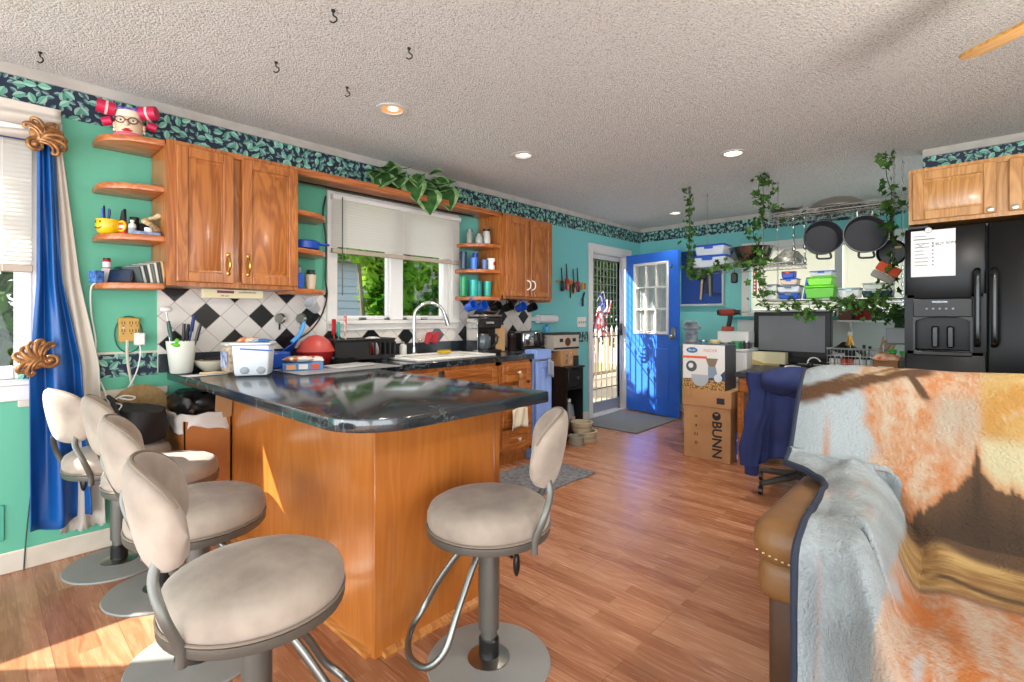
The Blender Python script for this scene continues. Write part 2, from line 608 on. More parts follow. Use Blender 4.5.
def leafy(name, c0, c1, vs=3.0, tr=0.45):
    m = bpy.data.materials.new(name); m.use_nodes = True
    nt = m.node_tree; nt.nodes.clear()
    o = nt.nodes.new('ShaderNodeOutputMaterial'); mx = nt.nodes.new('ShaderNodeMixShader')
    a = nt.nodes.new('ShaderNodeBsdfDiffuse'); b = nt.nodes.new('ShaderNodeBsdfTranslucent')
    tc = nt.nodes.new('ShaderNodeTexCoord'); nz = nt.nodes.new('ShaderNodeTexNoise'); cr = nt.nodes.new('ShaderNodeValToRGB')
    nz.inputs['Scale'].default_value = vs; nz.inputs['Detail'].default_value = 6
    cr.color_ramp.elements[0].position = 0.35; cr.color_ramp.elements[1].position = 0.65
    cr.color_ramp.elements[0].color = hx(c0); cr.color_ramp.elements[1].color = hx(c1)
    nt.links.new(tc.outputs['Object'], nz.inputs['Vector']); nt.links.new(nz.outputs['Fac'], cr.inputs[0])
    nt.links.new(cr.outputs[0], a.inputs[0]); nt.links.new(cr.outputs[0], b.inputs[0])
    mx.inputs[0].default_value = tr
    nt.links.new(a.outputs[0], mx.inputs[1]); nt.links.new(b.outputs[0], mx.inputs[2]); nt.links.new(mx.outputs[0], o.inputs[0])
    return m

def wall(name, plane, d0, d1, a0, a1, z0, z1, holes, m):
    """slab with rectangular holes; plane 'X': thickness along x, length along y"""
    mb = MB()
    A = sorted({a0, a1, *[h[0] for h in holes], *[h[1] for h in holes]})
    Zs = sorted({z0, z1, *[h[2] for h in holes], *[h[3] for h in holes]})
    for i in range(len(A) - 1):
        for j in range(len(Zs) - 1):
            ca, cz = (A[i] + A[i + 1]) / 2, (Zs[j] + Zs[j + 1]) / 2
            if any(h[0] < ca < h[1] and h[2] < cz < h[3] for h in holes):
                continue
            if plane == 'X': mb.box(d0, d1, A[i], A[i + 1], Zs[j], Zs[j + 1])
            else: mb.box(A[i], A[i + 1], d0, d1, Zs[j], Zs[j + 1])
    return struct(name, mb, m, sm=None)

CH = 2.44
struct('floor', MB().box(-0.12, 6.4, -3.0, 6.4, -0.06, 0.0), FLOOR, sm=None)
struct('ceiling', MB().box(-0.12, 6.4, -3.0, 6.4, CH, CH + 0.08), CEIL, sm=None)
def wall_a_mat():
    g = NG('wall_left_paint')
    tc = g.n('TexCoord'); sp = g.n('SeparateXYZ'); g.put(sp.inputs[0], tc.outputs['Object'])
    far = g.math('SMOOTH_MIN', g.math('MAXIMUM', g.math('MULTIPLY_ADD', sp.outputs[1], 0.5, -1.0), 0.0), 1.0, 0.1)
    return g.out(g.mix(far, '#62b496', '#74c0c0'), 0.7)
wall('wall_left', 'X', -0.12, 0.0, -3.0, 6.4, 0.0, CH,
     [(-1.05, 0.235, 0.92, 2.10), (1.79, 2.87, 1.20, 2.10), (5.09, 5.92, 0.0, 2.03)], wall_a_mat())
wall('wall_back', 'Y', 6.28, 6.40, 0.0, 3.6, 0.0, CH, [(1.44, 2.88, 1.28, 2.02)], TEALB)
struct('wall_fridge', MB().box(3.12, 6.4, 4.72, 4.84, 0, CH), TEALB, sm=None)
struct('wall_right', MB().box(6.28, 6.4, 1.2, 4.72, 0, CH), WHITE, sm=None)
# wallpaper borders, plaster strip above them, chair rails, baseboards
struct('trim_1', MB().box(0.0, 0.004, -3.0, 6.28, 2.238, 2.388), BORD_A, label='navy wallpaper border with pale green leaves', sm=None)
struct('trim_2', MB().box(0.004, 3.12, 6.276, 6.28, 2.252, 2.388), BORD_B, sm=None)
struct('trim_3', MB().box(3.12, 6.28, 4.714, 4.72, 2.252, 2.388), BORD_B, sm=None)
struct('trim_4', MB().box(0.0, 0.004, 0.15, 0.712, 0.90, 1.025), BORD_A, sm=None)
struct('trim_5', MB().box(0.0, 0.004, 3.30, 5.01, 0.93, 1.05), BORD_A, sm=None)
struct('trim_6', MB().box(0.0, 0.014, -3.0, 6.28, 2.388, CH), COVE, sm=None)
struct('trim_7', MB().box(0.014, 3.12, 6.268, 6.28, 2.388, CH), COVE, sm=None)
struct('trim_8', MB().box(3.12, 6.28, 4.70, 4.72, 2.388, CH), COVE, sm=None)
struct('trim_9', MB().box(0.0, 0.02, 0.15, 0.76, 0.79, 0.835, 0.004), TRIMW)
struct('trim_10', MB().box(0.0, 0.006, 0.15, 0.712, 1.025, 1.037), TRIMW, sm=None)
struct('baseboard_left', MB().box(0.0, 0.016, -3.0, 5.0, 0.0, 0.10, 0.004), TRIMW)
struct('baseboard_back', MB().box(0.016, 3.12, 6.264, 6.28, 0.0, 0.10, 0.004), TRIMW)
struct('trim_11', MB().box(1.24, 3.12, 6.25, 6.28, 1.195, 1.232, 0.004), mat('teal_gloss', '#2f8f93', 0.4))
struct('trim_12', MB().box(1.30, 3.12, 6.268, 6.28, 0.1, 1.195), mat('white_panel', '#cfd2d0', 0.5), sm=None)
struct('trim_13', MB().box(0.0, 0.008, 0.712, 1.715, 0.91, 1.40).box(0.0, 0.008, 1.715, 2.955, 0.91, 1.125).box(0.0, 0.008, 2.955, 3.96, 0.91, 1.40), TILE, label='white diagonal tile backsplash with black diamonds', sm=None)

# ---- window 1 (left, with the dining stools)
w1 = thing('window_1', None, None, (0, 0, 0)); w1['kind'] = 'structure'
fr = MB()
for (y0, y1, z0, z1) in ((0.235, 0.31, 0.82, 2.2), (-1.14, -1.05, 0.82, 2.2), (-1.05, 0.235, 2.10, 2.2), (-1.05, 0.235, 0.82, 0.90)):
    fr.box(0.0, 0.022, y0, y1, z0, z1, 0.004)
fr.box(-0.12, 0.0, 0.223, 0.237, 0.92, 2.1).box(-0.12, 0.0, -1.052, -1.04, 0.92, 2.1).box(-0.12, 0.0, -1.05, 0.235, 2.088, 2.102)
fr.build('window_frame', WHITE, w1)
MB().box(-0.1, 0.035, -1.14, 0.31, 0.895, 0.922, 0.004).build('window_sill', WHITE, w1)
sa = MB()
for (y0, y1, z0, z1) in ((0.14, 0.235, 0.92, 2.1), (-1.05, -0.98, 0.92, 2.1), (-0.5, -0.42, 0.92, 2.1), (-0.98, 0.14, 0.92, 0.985), (-0.98, 0.14, 2.03, 2.1)):
    sa.box(-0.085, -0.035, y0, y1, z0, z1, 0.006)
sa.box(-0.035, -0.022, 0.165, 0.20, 0.935, 2.08, 0.004)
sa.build('sash', VINYL, w1)
MB().box(-0.064, -0.058, -0.98, 0.14, 0.985, 2.03).build('glass', PANE, w1, sm=None)
def blind(name, label, plane, a0, a1, z0, z1, pos, m, tilt, rail, wand=None, pitch=0.021):
    t = thing(name, label, 'blind', (pos, a0, z1) if plane == 'X' else (a0, pos, z1))
    L = a1 - a0
    def bx(mb, u0, u1, d0, d1, c0, c1, bev=0):
        if plane == 'X': mb.box(d0, d1, u0, u1, c0, c1, bev)
        else: mb.box(u0, u1, -d1, -d0, c0, c1, bev)
        return mb
    bx(MB(), 0, L, -0.02, 0.03, -0.035, 0.0, 0.004).build('head_rail', VINYL, t)
    mb = MB()
    n = int((z1 - z0 - 0.06) / pitch)
    ca, sa_ = math.cos(tilt) * 0.0125, math.sin(tilt) * 0.0125
    for i in range(n):
        z = -0.045 - i * pitch
        prof = [(-ca, -sa_), (0, 0.0022), (ca, sa_)]
        vs = []
        for u in (0.004, L - 0.004):
            for (dd, dz) in prof:
                vs.append((dd + 0.005, u, z + dz) if plane == 'X' else (u, -dd - 0.005, z + dz))
        mb.add(vs, [(0, 1, 4, 3), (1, 2, 5, 4)])
    mb.build('slat', m, t, sm=None)
    bx(MB(), 0, L, -0.01, 0.02, z0 - z1, z0 - z1 + rail, 0.003).build('bottom_rail', mat('blind_rail', '#b7a999', 0.5) if plane == 'X' else VINYL, t)
    for f in (0.08, 0.5, 0.92):
        p = (0.02, f * L) if plane == 'X' else (f * L, -0.02)
        MB().cyl((*p, -0.03), (*p, z0 - z1), 0.0012, seg=5).build('ladder_cord', VINYL, t)
    if wand:
        p = (0.045, wand[0]) if plane == 'X' else (wand[0], -0.045)
        MB().cyl((*p, -0.02), (*p, -wand[1]), 0.004, seg=6).build('tilt_wand', mat('wand', '#4a4a4a', 0.4) if wand[2] else VINYL, t)
    return t
def slat_mat(name, c, tr):
    m = leafy(name, c, c, 1.0, tr)
    return m
SLAT = slat_mat('blind_slat', '#d9d6d0', 0.35)
blind('mini_blind', 'white slatted blind half lowered over the left window behind the blue curtain', 'X', -1.10, 0.20, 1.44, 2.14, 0.045, SLAT, R(48), 0.035)

# ---- window 2 (over the sink)
w2 = thing('window_2', None, None, (0, 0, 0)); w2['kind'] = 'structure'
fr = MB()
for (y0, y1, z0, z1) in ((1.715, 1.79, 1.125, 2.13), (2.87, 2.955, 1.125, 2.13), (1.79, 2.87, 2.1, 2.13), (1.79, 2.87, 1.125, 1.175)):
    fr.box(0.008, 0.026, y0, y1, z0, z1, 0.004)
fr.box(-0.12, 0.008, 2.855, 2.872, 1.2, 2.1).box(-0.12, 0.008, 1.788, 1.80, 1.2, 2.1).box(-0.12, 0.008, 1.79, 2.87, 2.088, 2.102)
fr.build('window_frame', WHITE, w2)
MB().box(-0.1, 0.05, 1.72, 2.95, 1.172, 1.2, 0.004).build('window_sill', WHITE, w2)
sa = MB()
sa.box(-0.07, 0.0, 2.255, 2.375, 1.2, 2.1, 0.006)
for (y0, y1) in ((1.79, 2.255), (2.375, 2.87)):
    e = 0.012 if y0 < 2 else 0.075
    sa.box(-0.07, -0.03, y0, y0 + 0.014, 1.2, 2.1, 0.004)
    sa.box(-0.07, -0.03, y1 - e, y1, 1.2, 2.1, 0.004)
    sa.box(-0.07, -0.03, y0, y1, 1.2, 1.235, 0.004)
    sa.box(-0.07, -0.03, y0, y1, 2.06, 2.1, 0.004)
sa.box(-0.03, -0.012, 2.80, 2.825, 1.2, 2.1, 0.003)
sa.build('sash', VINYL, w2)
MB().box(-0.055, -0.05, 1.80, 2.25, 1.235, 2.06).box(-0.055, -0.05, 2.38, 2.80, 1.235, 2.06).build('glass', PANE, w2, sm=None)
lt = MB()
for y in (2.02, 2.245, 2.39, 2.6):
    lt.box(-0.03, -0.012, y - 0.03, y + 0.03, 1.202, 1.222, 0.004)
lt.build('latch', STEEL, w2)
blind('mini_blind', 'white blind half lowered over the sink window under the orange shelf', 'X', 1.735, 2.935, 1.685, 2.10, 0.045, SLAT, R(66), 0.03, (0.06, 0.72, True))

# ---- window 3 (back wall, blinds shut)
w3 = thing('window_3', None, None, (0, 0, 0)); w3['kind'] = 'structure'
fr = MB()
for (x0, x1, z0, z1) in ((1.35, 1.44, 1.232, 2.10), (2.88, 2.97, 1.232, 2.10), (1.44, 2.88, 2.02, 2.10), (1.44, 2.88, 1.232, 1.28), (2.30, 2.37, 1.28, 2.02)):
    fr.box(x0, x1, 6.256, 6.28, z0, z1, 0.004)
fr.build('window_frame', WHITE, w3)
MB().box(1.44, 2.30, 6.335, 6.34, 1.28, 2.02).box(2.37, 2.88, 6.335, 6.34, 1.28, 2.02).build('glass', PANE, w3, sm=None)
SLATC = slat_mat('blind_slat_cream', '#ebe5cd', 0.6)
blind('mini_blind', 'cream blind shut over the left half of the back window behind the pot rack', 'Y', 1.445, 2.30, 1.285, 2.02, 6.30, SLATC, R(72), 0.025, pitch=0.024)
blind('mini_blind', 'cream blind shut over the right half of the back window beside the fridge', 'Y', 2.37, 2.875, 1.285, 2.02, 6.30, SLATC, R(80), 0.025, pitch=0.024)

# ---- door 1: blue leaf standing open; door 2: barred storm door
DBLUE = mat('door_blue', '#2560cc', 0.35, col2='#2a6ad6', vs=3)
casing = MB()
for (y0, y1, z0, z1) in ((5.01, 5.09, 0, 2.03), (5.92, 6.0, 0, 2.03), (5.0, 6.01, 2.03, 2.115)):
    casing.box(0.0, 0.022, y0, y1, z0, z1, 0.004)
for (y0, y1, z0, z1) in ((5.09, 5.105, 0, 2.03), (5.905, 5.92, 0, 2.03), (5.09, 5.92, 2.015, 2.03)):
    casing.box(-0.12, 0.0, y0, y1, z0, z1)
casing.box(-0.12, 0.01, 5.09, 5.92, 0.0, 0.02)
struct('trim_14', casing, WHITE)
d1 = thing('door_1', None, None, (0.022, 5.925, 0.0), R(-11.5)); d1['kind'] = 'structure'
lf = MB()
LW, T = 0.80, 0.042
for (x0, x1, z0, z1) in ((0, 0.14, 0.015, 2.03), (0.66, LW, 0.015, 2.03), (0.14, 0.66, 1.89, 2.03), (0.14, 0.66, 0.015, 1.03)):
    lf.box(x0, x1, -T, 0, z0, z1)
for (x0, x1) in ((0.13, 0.36), (0.44, 0.67)):
    for o in (0, 0.03):
        lf.box(x0 + o, x1 - o, -T - 0.008 + o * 0.1, -T, 0.22 + o, 0.84 - o, 0.004)
lf.build('door_leaf', DBLUE, d1)
gf = MB()
for (x0, x1, z0, z1) in ((0.13, 0.165, 1.01, 1.91), (0.635, 0.67, 1.01, 1.91), (0.165, 0.635, 1.875, 1.91), (0.165, 0.635, 1.01, 1.045)):
    gf.box(x0, x1, -T - 0.014, 0.012, z0, z1, 0.005)
for k in (1, 2):
    x = 0.165 + 0.47 * k / 3; z = 1.045 + 0.83 * k / 3
    gf.box(x - 0.011, x + 0.011, -T - 0.008, 0.006, 1.045, 1.875, 0.003)
    gf.box(0.165, 0.635, -T - 0.008, 0.006, z - 0.011, z + 0.011, 0.003)
gf.build('glazing_frame', WHITE, d1)
MB().box(0.165, 0.635, -0.024, -0.018, 1.045, 1.875).build('glass', PANE, d1, sm=None)
def sheer(u, v):
    return (0.15 + 0.5 * u, 0.008 + 0.012 * math.sin(u * 44) + 0.004 * math.sin(u * 91 + 1), 1.90 - 0.9 * v)
MB().surf(sheer, 60, 4).build('door_curtain', leafy('sheer_white', '#cfd4d6', '#e4e6e6', 3, 0.5), d1)
hd = MB()
hd.lathe([(0, 0), (0.03, 0), (0.03, 0.008), (0.012, 0.012), (0.012, 0.045)], (0.74, -T, 0.98), 12, axis='Y', sy=1)
hd.M = Matrix.Identity(4)
hd2 = MB().box(0.71, 0.77, -T - 0.012, -T, 0.955, 1.10, 0.01).cyl((0.74, -T, 0.985), (0.74, -T - 0.05, 0.985), 0.012).ball((0.74, -T - 0.06, 0.985), (0.028, 0.02, 0.028))
hd2.build('door_handle', mat('satin_nickel', '#9a9892', 0.3, 1.0), d1)

d2 = thing('door_2', None, None, (-0.09, 5.105, 0.0)); d2['kind'] = 'structure'
W2 = 0.80
f2 = MB()
for (y0, y1, z0, z1) in ((0, 0.05, 0.02, 2.01), (W2 - 0.05, W2, 0.02, 2.01), (0.05, W2 - 0.05, 1.96, 2.01)):
    f2.box(-0.02, 0.02, y0, y1, z0, z1, 0.004)
f2.build('door_frame', mat('storm_white', '#c9c9c5', 0.4), d2)
MB().box(-0.018, 0.018, 0.05, W2 - 0.05, 0.03, 0.16, 0.006).build('kick_plate', mat('kick_grey', '#8e9092', 0.6, 0.0), d2)
MB().box(-0.018, 0.018, 0.04, 0.05, 0.02, 1.98).box(-0.018, 0.018, W2 - 0.05, W2 - 0.035, 0.02, 1.98).build('seal', BLACK, d2, sm=None)
gr = MB()
for k in range(9):
    y = 0.09 + k * 0.0775
    gr.cyl((0.0, y, 1.12), (0.0, y, 1.96), 0.0045, seg=6)
for k in range(9):
    z = 1.14 + k * 0.1
    gr.cyl((0.0, 0.05, z), (0.0, W2 - 0.05, z), 0.0045, seg=6)
gr.build('window_grille', mat('grille_grey', '#5d6062', 0.4, 0.6), d2)
for k in range(6):
    y = 0.09 + k * 0.124
    b = MB().cyl((0.0, y, 0.16), (0.0, y, 1.02), 0.009, seg=8)
    b.lathe([(0.009, 0), (0.02, 0.03), (0.012, 0.06), (0.0, 0.1)], (0, y, 1.02), 8)
    b.build('security_bar', mat('bar_white', '#d6d4cc', 0.4), d2)
rl = MB().cyl((0, 0.05, 0.32), (0, W2 - 0.05, 0.32), 0.007, seg=6).cyl((0, 0.05, 0.98), (0, W2 - 0.05, 0.98), 0.008, seg=6)
rl.build('cross_rail', BLACK, d2)
MB().box(0.02, 0.05, W2 - 0.075, W2 - 0.02, 0.98, 1.14, 0.008).cyl((0.05, W2 - 0.05, 1.06), (0.05, W2 - 0.15, 1.05), 0.01).build('door_handle', BLACK, d2)

# ------------------------------------------------------------------ outdoors, seen through the openings
tag(MB().box(-14, -0.12, -8, 16, -0.6, -0.5).build('ground', mat('lawn', '#5a6f38', 0.95, col2='#76884f', vs=4), sm=None), None, None, kind='structure')
tag(MB().box(-2.6, -0.13, 4.2, 9.8, -0.14, -0.04).build('deck', mat('deck_boards', '#8f7a63', 0.8, col2='#9f8a72', vs=9, stretch=(1, 8, 1)), sm=None), None, None, kind='structure')
def foliage(mb, c, r, n, sz, rnd):
    for _ in range(n):
        d = Vector((rnd.gauss(0, 1), rnd.gauss(0, 1), rnd.gauss(0, 1))).normalized() * (rnd.random() ** 0.35)
        p = Vector((c[0] + d.x * r[0], c[1] + d.y * r[1], c[2] + d.z * r[2]))
        a = Vector((rnd.gauss(0, 1), rnd.gauss(0, 1), rnd.gauss(0, 0.7))).normalized()
        b = a.orthogonal().normalized()
        b = Matrix.Rotation(rnd.random() * 6.28, 3, a) @ b
        s = sz * rnd.uniform(0.6, 1.3)
        mb.add([p - a * s, p + b * s * 0.45 + a * 0.1 * s, p + a * s, p - b * s * 0.45 + a * 0.1 * s], [(0, 1, 2, 3)])
LEAFB = leafy('bush_leaf', '#2f5c16', '#7c9e36', 2.2)
LEAFD = leafy('tree_leaf_dark', '#24401d', '#56743a', 1.2)
rnd = random.Random(3)
def bush(name, label, blobs, sz, m, trunk):
    t = thing(name, label, 'shrub' if name == 'shrub' else 'tree', trunk)
    mb = MB()
    for c, r, n in blobs:
        foliage(mb, (c[0] - trunk[0], c[1] - trunk[1], c[2] - trunk[2]), r, n, sz, rnd)
    mb.build('foliage', m, t, sm=None)
    st = MB()
    for c, r, n in blobs:
        st.cyl((0, 0, 0), (c[0] - trunk[0], c[1] - trunk[1], c[2] - trunk[2]), 0.05, 0.015, 6)
    st.build('stem', mat('bark', '#5a4a3a', 0.9), t)
    return t
bush('shrub', 'bright green bush seen through the left pane of the sink window', [((-2.3, 3.85, 2.1), (0.5, 0.45, 0.75), 1500), ((-2.1, 3.15, 2.35), (0.4, 0.5, 0.5), 900), ((-2.2, 3.6, 1.5), (0.35, 0.28, 0.4), 500)], 0.085, LEAFB, (-2.4, 3.6, -0.5))
bush('shrub', 'dense green bush filling the right pane of the sink window', [((-3.3, 5.0, 1.9), (0.6, 0.75, 0.95), 3000), ((-3.3, 5.0, 0.9), (0.5, 0.7, 0.7), 1200)], 0.085, LEAFB, (-3.3, 5.0, -0.5))
bush('shrub', 'dark green bush outside the left window by the blue curtain', [((-2.2, 0.0, 0.9), (0.6, 1.1, 1.0), 2600)], 0.09, LEAFD, (-2.2, 0.0, -0.5))
bush('tree', 'shady tree beyond the barred storm door', [((-3.6, 10.6, 2.6), (1.2, 1.9, 1.5), 4200), ((-4.6, 12.4, 1.9), (1.4, 1.6, 1.6), 2400)], 0.13, LEAFD, (-3.8, 11.0, -0.5))
bush('tree', 'added out-of-view tree blocking sun through the sink window', [((-3.0, -0.8, 4.88), (0.55, 1.1, 0.17), 2600), ((-3.4, -2.6, 5.2), (0.8, 0.7, 0.5), 900)], 0.09, LEAFD, (-3.6, -3.2, -0.5))  # foliage added out of view to keep a sun patch off the floor
nh = thing('neighbour_house', 'pale blue sided house outside the sink window', 'house', (-6.6, 4.2, -0.5))
sd = MB()
for k in range(18):
    sd.add([(0.0, -2.5, k * 0.16), (0.02, -2.5, k * 0.16), (0.0, -2.5, k * 0.16 + 0.165), (0.0, 5, k * 0.16), (0.02, 5, k * 0.16), (0.0, 5, k * 0.16 + 0.165)], [(1, 4, 5, 2), (0, 3, 4, 1)])
sd.box(-4, -0.01, -2.5, 5, 0, 2.9)
sd.build('siding', mat('siding_blue', '#8b98a8', 0.7), nh, sm=None)
MB().box(-4.3, 0.3, -2.8, 5.3, 2.9, 3.05).prism([(-4.3, 3.05), (0.3, 3.05), (-2.0, 3.9)], -2.8, 5.3, 'XZ').build('roof', mat('shingle', '#6c6a68', 0.9), nh, sm=None)
fn = thing('deck_railing', 'brown deck railing beyond the storm door', 'railing', (-2.3, 7.2, -0.04))
MB().box(-0.04, 0.04, -2.6, 2.6, 0.88, 0.94).box(-0.03, 0.03, -2.6, 2.6, 0.08, 0.14).build('rail', mat('rail_paint', '#94765a', 0.7), fn, sm=None)
for k in range(36):
    MB().box(-0.018, 0.018, -2.55 + k * 0.145, -2.515 + k * 0.145, 0.0 if k % 9 == 0 else 0.1, 0.9).build('baluster', MATS['rail_paint'], fn, sm=None)
# ------------------------------------------------------------------ cabinets and worktop
def panel_door(parent, x0, x1, z0, z1, m, y=0.0, handle=None, hm=None, name='door'):
    """raised panel door, front towards local -y, back face at y"""
    T, st = 0.02, 0.055
    b = MB()
    b.box(x0, x1, y - T * 0.55, y, z0, z1)
    for (a0, a1, c0, c1) in ((x0, x0 + st, z0, z1), (x1 - st, x1, z0, z1), (x0 + st, x1 - st, z0, z0 + st), (x0 + st, x1 - st, z1 - st, z1)):
        b.box(a0, a1, y - T, y - T * 0.5, c0, c1, 0.004)
    i = st + 0.008
    if x1 - x0 > 2 * i + 0.05 and z1 - z0 > 2 * i + 0.03:
        px0, px1, pz0, pz1 = x0 + i, x1 - i, z0 + i, z1 - i
        k = min(0.028, (pz1 - pz0) * 0.3)
        lo, hi = y - T * 0.5, y - T * 0.98
        b.add([(px0, lo, pz0), (px1, lo, pz0), (px1, lo, pz1), (px0, lo, pz1), (px0 + k, hi, pz0 + k), (px1 - k, hi, pz0 + k), (px1 - k, hi, pz1 - k), (px0 + k, hi, pz1 - k)],
              [(4, 5, 6, 7), (0, 1, 5, 4), (1, 2, 6, 5), (2, 3, 7, 6), (3, 0, 4, 7)])
    d = b.build(name, m, parent, sm=30)
    if handle:
        hx_, hz_, kind = handle
        h = MB()
        yy = y - T
        if kind == 'brass':
            h.tube(spline([(hx_, yy, hz_ - 0.05), (hx_, yy - 0.02, hz_ - 0.035), (hx_, yy - 0.026, hz_), (hx_, yy - 0.02, hz_ + 0.035), (hx_, yy, hz_ + 0.05)], 4), [0.006, 0.005, 0.004, 0.004, 0.005, 0.006, 0.007, 0.008, 0.008, 0.008, 0.007, 0.006, 0.005, 0.004, 0.004, 0.005, 0.006], 8)
            h.ball((hx_, yy - 0.003, hz_ - 0.052), (0.01, 0.004, 0.013)).ball((hx_, yy - 0.003, hz_ + 0.052), (0.01, 0.004, 0.013))
        elif kind == 'bow':
            h.tube(spline([(hx_, yy, hz_ - 0.045), (hx_ + 0.012, yy - 0.025, hz_ - 0.03), (hx_ + 0.018, yy - 0.03, hz_), (hx_ + 0.012, yy - 0.025, hz_ + 0.03), (hx_, yy, hz_ + 0.045)], 5), 0.006, 8)
        else:
            h.lathe([(0.006, 0.0), (0.006, -0.014), (0.014, -0.02), (0.015, -0.027), (0.0, -0.032)], (hx_, yy, hz_), 12, axis='Y')
        h.build('knob' if kind == 'knob' else 'handle', hm or BRASS, d)
    return d
def wall_cabinet(label, y0, w, hk, hm, m=OAK, loc=None, rz=R(90), z0=1.39, z1=2.15, d=0.315, doors=None, hz=None, name='wall_cabinet'):
    t = thing(name, label, 'cabinet', loc or (0.33, y0, z0), rz)
    h = z1 - z0
    MB().box(0, w, 0.018, d, 0, h, 0.002).build('carcass', m, t)
    f = MB()
    f.box(0, w, 0, 0.018, 0, 0.035).box(0, w, 0, 0.018, h - 0.03, h)
    f.box(0, 0.045, -0.0005, 0.018, 0, h).box(w - 0.045, w, -0.0005, 0.018, 0, h)
    f.build('face_frame', m, t, sm=None)
    for (a, b, hx_) in doors:
        panel_door(t, a, b, 0.022, h - 0.022, m, 0.0, (hx_, hz if hz else 0.13, hk), hm)
    return t
wall_cabinet('large oak wall cabinet left of the sink window', 0.682, 0.687, 'brass', BRASS, doors=((0.043, 0.318, 0.288), (0.362, 0.68, 0.392)))
wall_cabinet('narrow oak wall cabinet right of the sink window with pale bow handles', 3.198, 0.70, 'bow', mat('porcelain', '#e4e0d4', 0.3), doors=((0.03, 0.34, 0.30), (0.36, 0.67, 0.37)))

def quarter_shelf(parent, y_tip, y_cab, z, m=OAKY, dx=0.30, th=0.032):
    """shelf on wall x=0, full depth at the cabinet, curving back to the wall at the tip"""
    pts = [(0.002, y_cab), (dx, y_cab)]
    n = 10
    for i in range(1, n + 1):
        a = PI / 2 * i / n
        pts.append((0.11 + (dx - 0.11) * math.cos(a), y_cab + (y_tip - y_cab) * math.sin(a)))
    pts.append((0.002, y_tip))
    o = MB().prism(pts, z - th, z, bev=0.006, seg=2).build('shelf', m, parent)
    return o
def shelf_unit(label, y_tip, y_cab, zs):
    t = thing('end_shelf_unit', label, 'shelf', (0, 0, 0))
    for z in zs:
        quarter_shelf(t, y_tip, y_cab, z)
    return t
sgn = 1
shelf_unit('four rounded orange oak shelves at the left end of the large wall cabinet', 0.428, 0.681, (2.147, 1.905, 1.648, 1.40))
shelf_unit('three rounded oak shelves between the large wall cabinet and the sink window', 1.64, 1.37, (1.90, 1.66, 1.405))
shelf_unit('three rounded oak shelves between the sink window and the narrow wall cabinet', 2.90, 3.197, (1.868, 1.642, 1.404))
shelf_unit('small oak end shelves on the far side of the narrow wall cabinet', 4.03, 3.899, (2.08, 1.75, 1.405))
one('bridge_shelf', 'long orange oak shelf spanning above the sink window', 'shelf', MB().box(0.002, 0.30, 0.0, 1.826, -0.022, 0.0, 0.003).box(0.285, 0.30, 0.0, 1.826, -0.045, -0.022, 0.003), OAKY, (0, 1.371, 2.162))
rope = MB().tube([(0.10, 1.45 + 0.1 * k, 2.128) for k in range(17)], 0.006, 6)
one('rope_light', 'thin black lighting cord under the long orange shelf above the window', 'cord', rope, BLACK)

# worktop: peninsula with a rounded corner running into the sink run
ct = thing('countertop', 'glossy black marbled L-shaped worktop of the peninsula and the sink run', 'countertop', (0, 0.76, 0.865))
b = MB()
r = 0.20
pts = [(0.0, 0.0), (2.074 - r, 0.0)] + arc(2.074 - r, r, r, -90, 0, 10)[1:] + [(2.074, 0.895)] + arc(2.059, 0.895, 0.015, 0, 90, 4) + [(0.62, 0.91), (0.0, 0.91)]
b.prism(pts, 0, 0.045, bev=0.006)
y0, y1 = 0.91, 2.525
b.box(0, 0.12, y0, y1, 0, 0.045).box(0.54, 0.62, y0, y1, 0, 0.045, 0.004).box(0.12, 0.54, y0, 1.36, 0, 0.045).box(0.12, 0.54, 2.10, y1, 0, 0.045)
b.build('worktop', MARBLE, ct, sm=40)
MB().box(0.008, 0.026, -0.045, 2.525, 0.045, 0.15, 0.004).build('upstand', mat('upstand_black', '#1b2125', 0.3, col2='#2b343a', vs=12), ct)
sk = thing('sink', 'white enamel kitchen sink set into the black worktop', 'sink', (0.33, 2.49, 0.911))
b = MB()
b.box(-0.23, -0.17, -0.39, 0.39, 0.0, 0.02, 0.006).box(0.17, 0.23, -0.39, 0.39, 0.0, 0.02, 0.006).box(-0.17, 0.17, -0.39, -0.33, 0.0, 0.02, 0.006).box(-0.17, 0.17, 0.33, 0.39, 0.0, 0.02, 0.006)
b.build('rim', mat('enamel', '#e6e4de', 0.2), sk)
b = MB()
b.box(-0.17, 0.17, -0.33, 0.33, -0.17, -0.16).box(-0.178, -0.17, -0.33, 0.33, -0.17, 0.01).box(0.17, 0.178, -0.33, 0.33, -0.17, 0.01).box(-0.17, 0.17, -0.338, -0.33, -0.17, 0.01).box(-0.17, 0.17, 0.33, 0.338, -0.17, 0.01)
b.build('basin', MATS['enamel'], sk, sm=None)
fa = thing('faucet', 'chrome gooseneck faucet standing behind the sink', 'faucet', (0.11, 2.40, 0.925))
MB().lathe([(0, 0), (0.028, 0), (0.028, 0.012), (0.018, 0.02), (0.016, 0.06)], seg=16).tube(spline([(0, 0, 0.04), (0, 0, 0.27), (0.01, 0.02, 0.36), (0.05, 0.10, 0.415), (0.09, 0.19, 0.385), (0.11, 0.23, 0.31)], 6), 0.0125, 10).build('spout', CHROME, fa)
MB().cyl((0.108, 0.227, 0.32), (0.122, 0.25, 0.235), 0.015, 0.019, 12).build('spray_head', STEEL, fa)
MB().cyl((0.0, 0.02, 0.09), (0.0, 0.075, 0.12), 0.009, 0.007).build('lever', CHROME, fa)

